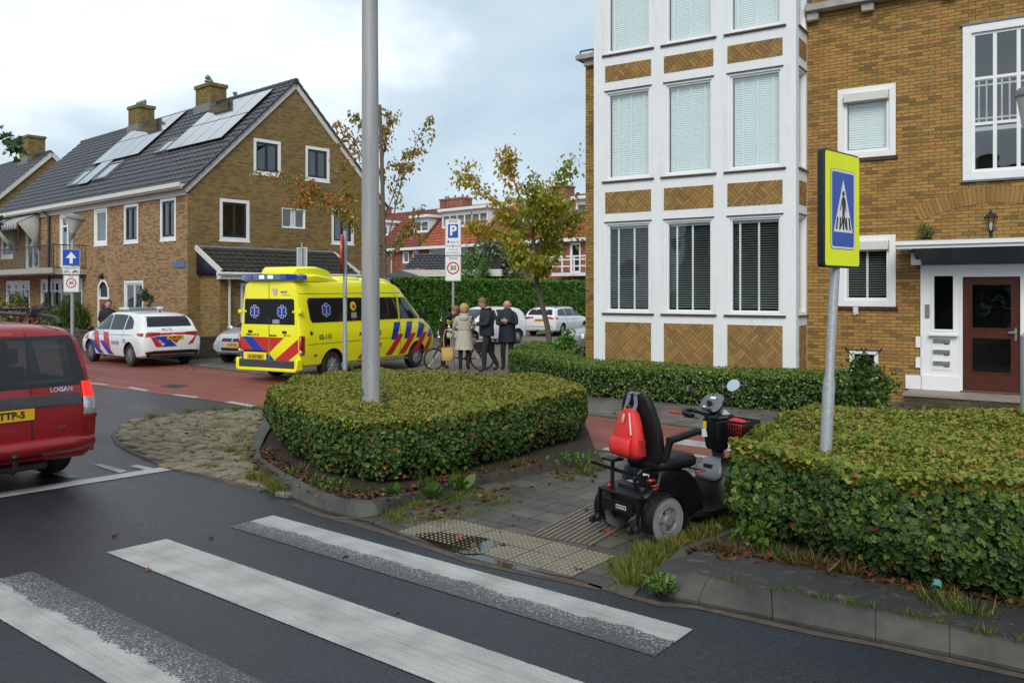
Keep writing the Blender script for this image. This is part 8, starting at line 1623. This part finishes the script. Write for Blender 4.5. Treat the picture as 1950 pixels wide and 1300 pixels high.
# officer behind the police car
p = at(206, 680, 26.6); J = joints(elL=(.06, .26, 1.14, .055), wrL=(.27, .12, 1.13, .038), paL=(.31, .10, 1.13, .03), elR=(.06, -.26, 1.14, .055), wrR=(.26, -.10, 1.12, .038), paR=(.30, -.08, 1.13, .03))
O2, bd = person('person in a black jacket with brown hair standing behind the police car', (p.x, 26.6, .008), R(-62), J, BONES(1, 4, 5, 6), PM(M_cblack, M_cdark), [((.29, .10, 1.13), (.8, -.5, .1), (0, 0, 1), .6, 1), ((.28, -.08, 1.13), (.8, .5, .1), (0, 0, 1), .6, -1)], ((1, .1, -.1), (0, 0, 1)), 1.0)
hair(O2, M_hairbr, (.01, 0, 1.665), .108, (1, 0, .1)); skirt(O2, 'jacket', M_cblack, [(0, 0, .88, .165, .21), (0, 0, .92, .175, .22), (0, 0, 1.1, .17, .21), (.0, 0, 1.3, .18, .225), (0, 0, 1.43, .14, .21), (.0, 0, 1.50, .09, .10)])

# bicycle in front of the group, tote bag on it
p = at(878, 700, 21.9); BK = thing('bicycle', 'red brown transport bicycle with black pannier box beside the woman', 'bicycle', (p.x, 21.95, .012), R(176))
def bwheel(x, r, ang=0):
    mb = MB(); mb.sharp = 60; ca, sa = math.cos(ang), math.sin(ang); ring = [(x + r * math.cos(t) * ca, r * math.cos(t) * sa, r + r * math.sin(t)) for t in np.linspace(0, 2 * math.pi, 33)]
    mb.tube(ring, .024, 6, 0, False); o = mb.build('wheel', M_rubber, BK); m2 = MB()
    for k in range(14): t = 2 * math.pi * k / 14; m2.tube([(x, 0, r), (x + r * .94 * math.cos(t) * ca, r * .94 * math.cos(t) * sa, r + r * .94 * math.sin(t))], .002, 4)
    m2.tube([(x, -.05, r), (x, .05, r)], .02, 8); m2.build('spokes', M_steel, o); return o
bwheel(.72, .27, .5); bwheel(-.55, .31)
M_bike = paint('bike_red', (.16, .028, .018), .35); mb = MB()
for pts in ([(.50, 0, .85), (.56, 0, .60), (.30, 0, .34), (-.12, 0, .28), (-.18, 0, .30)], [(-.18, 0, .30), (-.28, 0, .80)], [(-.18, .03, .30), (-.55, .05, .31)], [(-.27, .03, .72), (-.55, .05, .31)], [(-.27, -.03, .72), (-.55, -.05, .31)]): mb.tube(pts, .024, 8)
mb.build('frame', M_bike, BK); mb = MB(); mb.tube([(.56, .06, .62), (.70, .12, .30)], .018, 6); mb.tube([(.60, -.06, .62), (.75, -.02, .30)], .018, 6); mb.tube([(.50, 0, .84), (.44, 0, 1.05)], .018, 8); mb.tube([(.28, .30, 1.06), (.40, .25, 1.08), (.46, 0, 1.06), (.40, -.25, 1.08), (.28, -.30, 1.06)], .013, 8); mb.build('handlebar', M_black, BK)
mb = MB(); mb.sharp = 60; mb.loft([loop(-.30, 0, .84, .13, .05), loop(-.32, 0, .87, .14, .09), loop(-.33, 0, .90, .11, .08)]); mb.build('saddle', M_black, BK)
mb = MB(); mb.box(-.85, -.32, -.10, .10, .66, .68); mb.tube([(-.8, .06, .66), (-.55, .05, .31)], .008, 6); mb.tube([(-.8, -.06, .66), (-.55, -.05, .31)], .008, 6); mb.build('carrier', M_black, BK)
mb = MB(); mb.box(-.88, -.42, .04, .26, .46, .74, 0); mb.box(-.88, -.42, .02, .28, .742, .77, 1); mb.build('pannier_box', [M_cblack, plain('pale_blue_lid', (.42, .52, .66), .5, .06)], BK, bevel=.02)
mb = MB(); mb.ball((.58, 0, .84), .05); mb.build('lamp', M_chrome, BK); mb = MB(); mb.tube([(-.18, -.08, .22), (-.18, .08, .38)], .012, 6); mb.lathe([(.0, -.01), (.09, -.01), (.09, .01), (0, .01)], (-.18, .04, .30), 16, 0, 'y'); mb.build('crank', M_blackmetal, BK)
def fend(x, r, a0, a1):
    mb = MB(); mb.loft([[(x + (r + .035) * math.cos(R(a)), y, r + (r + .035) * math.sin(R(a))) for y in (-.03, 0, .03)] for a in np.linspace(a0, a1, 12)], 0, False, False); mb.build('mudguard', M_black, BK, solid=.004)
fend(-.55, .31, 30, 185); fend(.68, .27, -5, 130)
p = at(852, 672, 21.45); TB = thing('tote_bag', 'tan woven tote bag hanging at the handlebar of the bicycle', 'bag', (p.x, 21.45, 0), 0)
M_tote = plain('tan_canvas', (.50, .31, .10), .8, .12, 12, bmp=.004, bscale=60); mb = MB(); mb.sharp = 70; mb.loft([loop(0, 0, .28, .13, .06), loop(0, 0, .30, .155, .075), loop(.01, 0, .45, .165, .07), loop(.0, 0, .60, .15, .05), loop(0, 0, .62, .145, .045)]); mb.build('bag_body', M_tote, TB)
mb = MB()
for y in (-.04, .03): mb.tube([(-.09, y, .61), (-.10, y, .85), (-.06, y, 1.06), (.0, y, 1.08), (.06, y, 1.04), (.09, y, .80), (.09, y, .61)], .013, 6)
mb.build('strap', M_tote, TB)
# ---------------------------------------------------------------- weeds, grass, fallen leaves, litter
LM_grass = leafmat('grass_blade', [(0, (.04, .08, .012)), (.4, (.10, .17, .02)), (.75, (.22, .24, .035)), (1, (.34, .28, .09))], .5, .35)
LM_dry = leafmat('dry_grass', [(0, (.06, .025, .012)), (.5, (.15, .075, .03)), (1, (.30, .20, .09))], .7, .2)
LM_dead = leafmat('dead_leaf', [(0, (.035, .016, .009)), (.5, (.09, .036, .018)), (.85, (.18, .06, .022)), (.95, (.34, .05, .02)), (1, (.36, .22, .05))], .6, .1)
def spread(poly, n, z=0.0):
    P = [(p[0], p[1]) for p in poly]; x0, x1 = min(p[0] for p in P), max(p[0] for p in P); y0, y1 = min(p[1] for p in P), max(p[1] for p in P); o = []
    while len(o) < n:
        q = (random.uniform(x0, x1), random.uniform(y0, y1))
        if inside(q, P): o.append((q[0], q[1], z))
    return o
def along(pts, n, w, z=0.0):
    P = [G(*p, z) for p in pts]; o = []
    for _ in range(n):
        i = random.randrange(len(P) - 1); q = P[i].lerp(P[i + 1], random.random()); o.append((q.x + random.gauss(0, w), q.y + random.gauss(0, w), z))
    return o
BP, BS, BT, BZ = [], [], [], []
def tuft(c, h, n, r=.03, t=.5, lean=.45):
    for _ in range(int(n * 1.6)):
        a = random.uniform(0, 6.28); k = abs(random.gauss(0, r)); BP.append((c[0] + k * math.cos(a), c[1] + k * math.sin(a), c[2])); l = random.uniform(.05, lean); BS.append((l * math.cos(a), l * math.sin(a), 1)); BT.append(random.gauss(t, .2)); BZ.append(h * random.uniform(.5, 1.15))
for c in SET:
    if random.random() < .62: tuft((c.x + .09, c.y + .07, .015), random.uniform(.045, .085), 18, .045, .66, .9)
for p in px((290, 800), (362, 789), (410, 786), (450, 784), (485, 784)): tuft(p, .13, 55, .06, .5, .6)
for p in along([(430, 850), (470, 900), (520, 925), (548, 945)], 26, .05, .02): tuft(p, .10, 26, .05, .62, .7)
for p in along([(455, 830), (480, 880)], 12, .08, .03): tuft(p, .09, 22, .05, .6, .8)
for p in spread(px((700, 992), (742, 975), (893, 928), (1000, 925), (960, 965), (830, 1000), (760, 1003)), 75): tuft(p, random.uniform(.03, .09), 24, .06, .56, 1.0)
for p in spread(px((1040, 902), (1140, 882), (1165, 895), (1080, 920)), 16): tuft(p, random.uniform(.05, .12), 22, .05, .5, .9)
for p in spread(px((1160, 1085), (1205, 1120), (1250, 1082), (1300, 1045), (1360, 1028), (1440, 985), (1475, 950), (1440, 945), (1330, 1015), (1240, 1045)), 150): tuft(p, random.uniform(.05, .14), 24, .06, .66, .9)
for p in along([(1350, 1100), (1470, 1123), (1667, 1160), (1808, 1191), (1950, 1223)], 46, .015, .115): tuft(p, random.uniform(.025, .075), 9, .02, .45, .9)
for p in px((1815, 1195), (1770, 1178), (1850, 1205)): tuft(Vector((p.x, p.y, .115)), .12, 34, .06, .45, 1.0)
for p in along([(1330, 1046), (1450, 1058), (1600, 1085), (1780, 1115), (1950, 1150)], 40, .09, .10): tuft(p, random.uniform(.05, .13), 14, .05, .3, .9)
for p in along([(540, 900), (640, 935), (740, 940), (880, 905), (1030, 878)], 34, .07, .09): tuft(p, random.uniform(.04, .12), 14, .05, .35, .9)
BP = np.array(BP); V = leaves('grass', BP, [(0, 0, 1)] * len(BP), 1.0, LM_grass, None, np.array(BT), 'blade', stem=BS, sizevar=0.0, fold=0.0)
co = np.empty(len(V.data.vertices) * 3); V.data.vertices.foreach_get('co', co); co = co.reshape(-1, 5, 3); co = BP[:, None, :] + (co - BP[:, None, :]) * np.array([[[1, 1, 1]]]) * np.array(BZ)[:, None, None]; V.data.vertices.foreach_set('co', co.ravel()); V.data.update(); setk(V, kind='stuff')
BP, BS, BT, BZ = [], [], [], []
for p in along([(1340, 1045), (1450, 1058), (1600, 1085), (1640, 1092)], 20, .06, .11): tuft(p, random.uniform(.08, .16), 11, .06, .5, 1.6)
for p in along([(500, 870), (560, 900), (640, 930)], 16, .1, .1): tuft(p, .06, 12, .08, .1, 2.5)
BP = np.array(BP); V = leaves('dry_grass', BP, [(0, 0, 1)] * len(BP), 1.0, LM_dry, None, np.array(BT), 'blade', stem=BS, sizevar=0, fold=0)
co = np.empty(len(V.data.vertices) * 3); V.data.vertices.foreach_get('co', co); co = co.reshape(-1, 5, 3); co = BP[:, None, :] + (co - BP[:, None, :]) * np.array(BZ)[:, None, None]; V.data.vertices.foreach_set('co', co.ravel()); V.data.update(); setk(V, kind='stuff')
D = along([(500, 850), (510, 880), (560, 905), (640, 938), (740, 945)], 420, .10, .105) + along([(740, 945), (880, 905), (1030, 878)], 160, .1, .105) + spread(px((745, 985), (893, 930), (990, 930), (830, 995)), 110, .012) + spread(px((1040, 902), (1140, 884), (1160, 897), (1080, 918)), 60, .012) + along([(1340, 1046), (1500, 1068), (1760, 1115), (1950, 1150)], 260, .08, .115) + spread(px((1200, 1110), (1300, 1040), (1440, 980), (1330, 1020)), 26, .03)
D += spread(px((560, 960), (1100, 1095), (1400, 1000), (1100, 890)), 40, .014) + spread(px((100, 960), (700, 1010), (1300, 1250), (400, 1290)), 5, .006) + along([(300, 694), (400, 704)], 60, .25, .016) + spread(px((1150, 790), (1500, 800), (1480, 780), (1150, 765)), 16, .014)
D += [(c.x, c.y, .06) for c in random.sample(SET, 40)]
V = leaves('fallen_leaves', D, [(0, 0, 1)] * len(D), .042, LM_dead, None, None, 'maple', flatness=.82, sizevar=.5, fold=.25); setk(V, kind='stuff')
def plant(name, label, c, n, L_, mat, shape, t=.5, spread_=1.1, r=.03, fw=.0):
    root = thing(name, label, 'weed', c); P, S, T = [], [], []
    for _ in range(n):
        a = random.uniform(0, 6.28); P.append((random.gauss(0, r), random.gauss(0, r), random.uniform(0, fw))); l = random.uniform(.15, spread_); S.append((l * math.cos(a), l * math.sin(a), 1)); T.append(random.gauss(t, .15))
    leaves('foliage', P, [(0, 0, 1)] * n, L_, mat, root, np.array(T), shape, stem=S, fold=.12); return root
for x, y, n, L_, s in ((745, 948, 16, .13, 'broad leaved dock weed at the front foot of the island hedge, left of two others'), (818, 945, 14, .14, 'pale stemmed dock weed in the middle of the weedy kerb edge'), (872, 930, 16, .14, 'tall dock weed nearest the walkway kerb below the island hedge')):
    p = G(x, y, .03); plant('dock_weed', s, p, n, L_, LM_green, 'oval', .35)
p = G(1262, 1132, .0); plant('leafy_weed', 'bushy green weed sprouting from the kerb joint at the corner', p, 150, .05, LM_green, 'sprig', .65, 1.6, .045, .10)
p = G(1440, 1040, .1); plant('leafy_weed', 'leafy nettle like weed at the left foot of the sign hedge', p, 150, .055, LM_green, 'oval', .5, 1.6, .08, .18)
p = G(632, 925, .1); plant('leafy_weed', 'small green weed behind the kerb at the hedge front left', p, 110, .04, LM_green, 'oval', .5, 1.8, .10, .06)
p = G(1100, 880, .1); plant('leafy_weed', 'low green weeds by the hedge end next to the cycle path', p, 180, .04, LM_green, 'oval', .5, 1.6, .16, .10)
p = G(1784, 1120, .115); BT_ = thing('bottle', 'small empty bottle with a turquoise label lying under the hedge', 'bottle', p, R(60)); mb = MB(); mb.xfm = Matrix.Translation((0, 0, .03)) @ Matrix.Rotation(R(72), 4, 'Y'); mb.lathe([(.0, -.08), (.028, -.08), (.03, -.06), (.03, .02), (.012, .05), (.012, .075)], (0, 0, 0), 14); mb.build('glass_body', M_chrome, BT_); mb = MB(); mb.xfm = Matrix.Translation((0, 0, .03)) @ Matrix.Rotation(R(72), 4, 'Y'); mb.lathe([(.0306, -.055), (.0306, .015)], (0, 0, 0), 14, 0, 'z', False); mb.build('label', plain('turquoise_paper', (.12, .34, .36), .5, .2, 40), BT_)
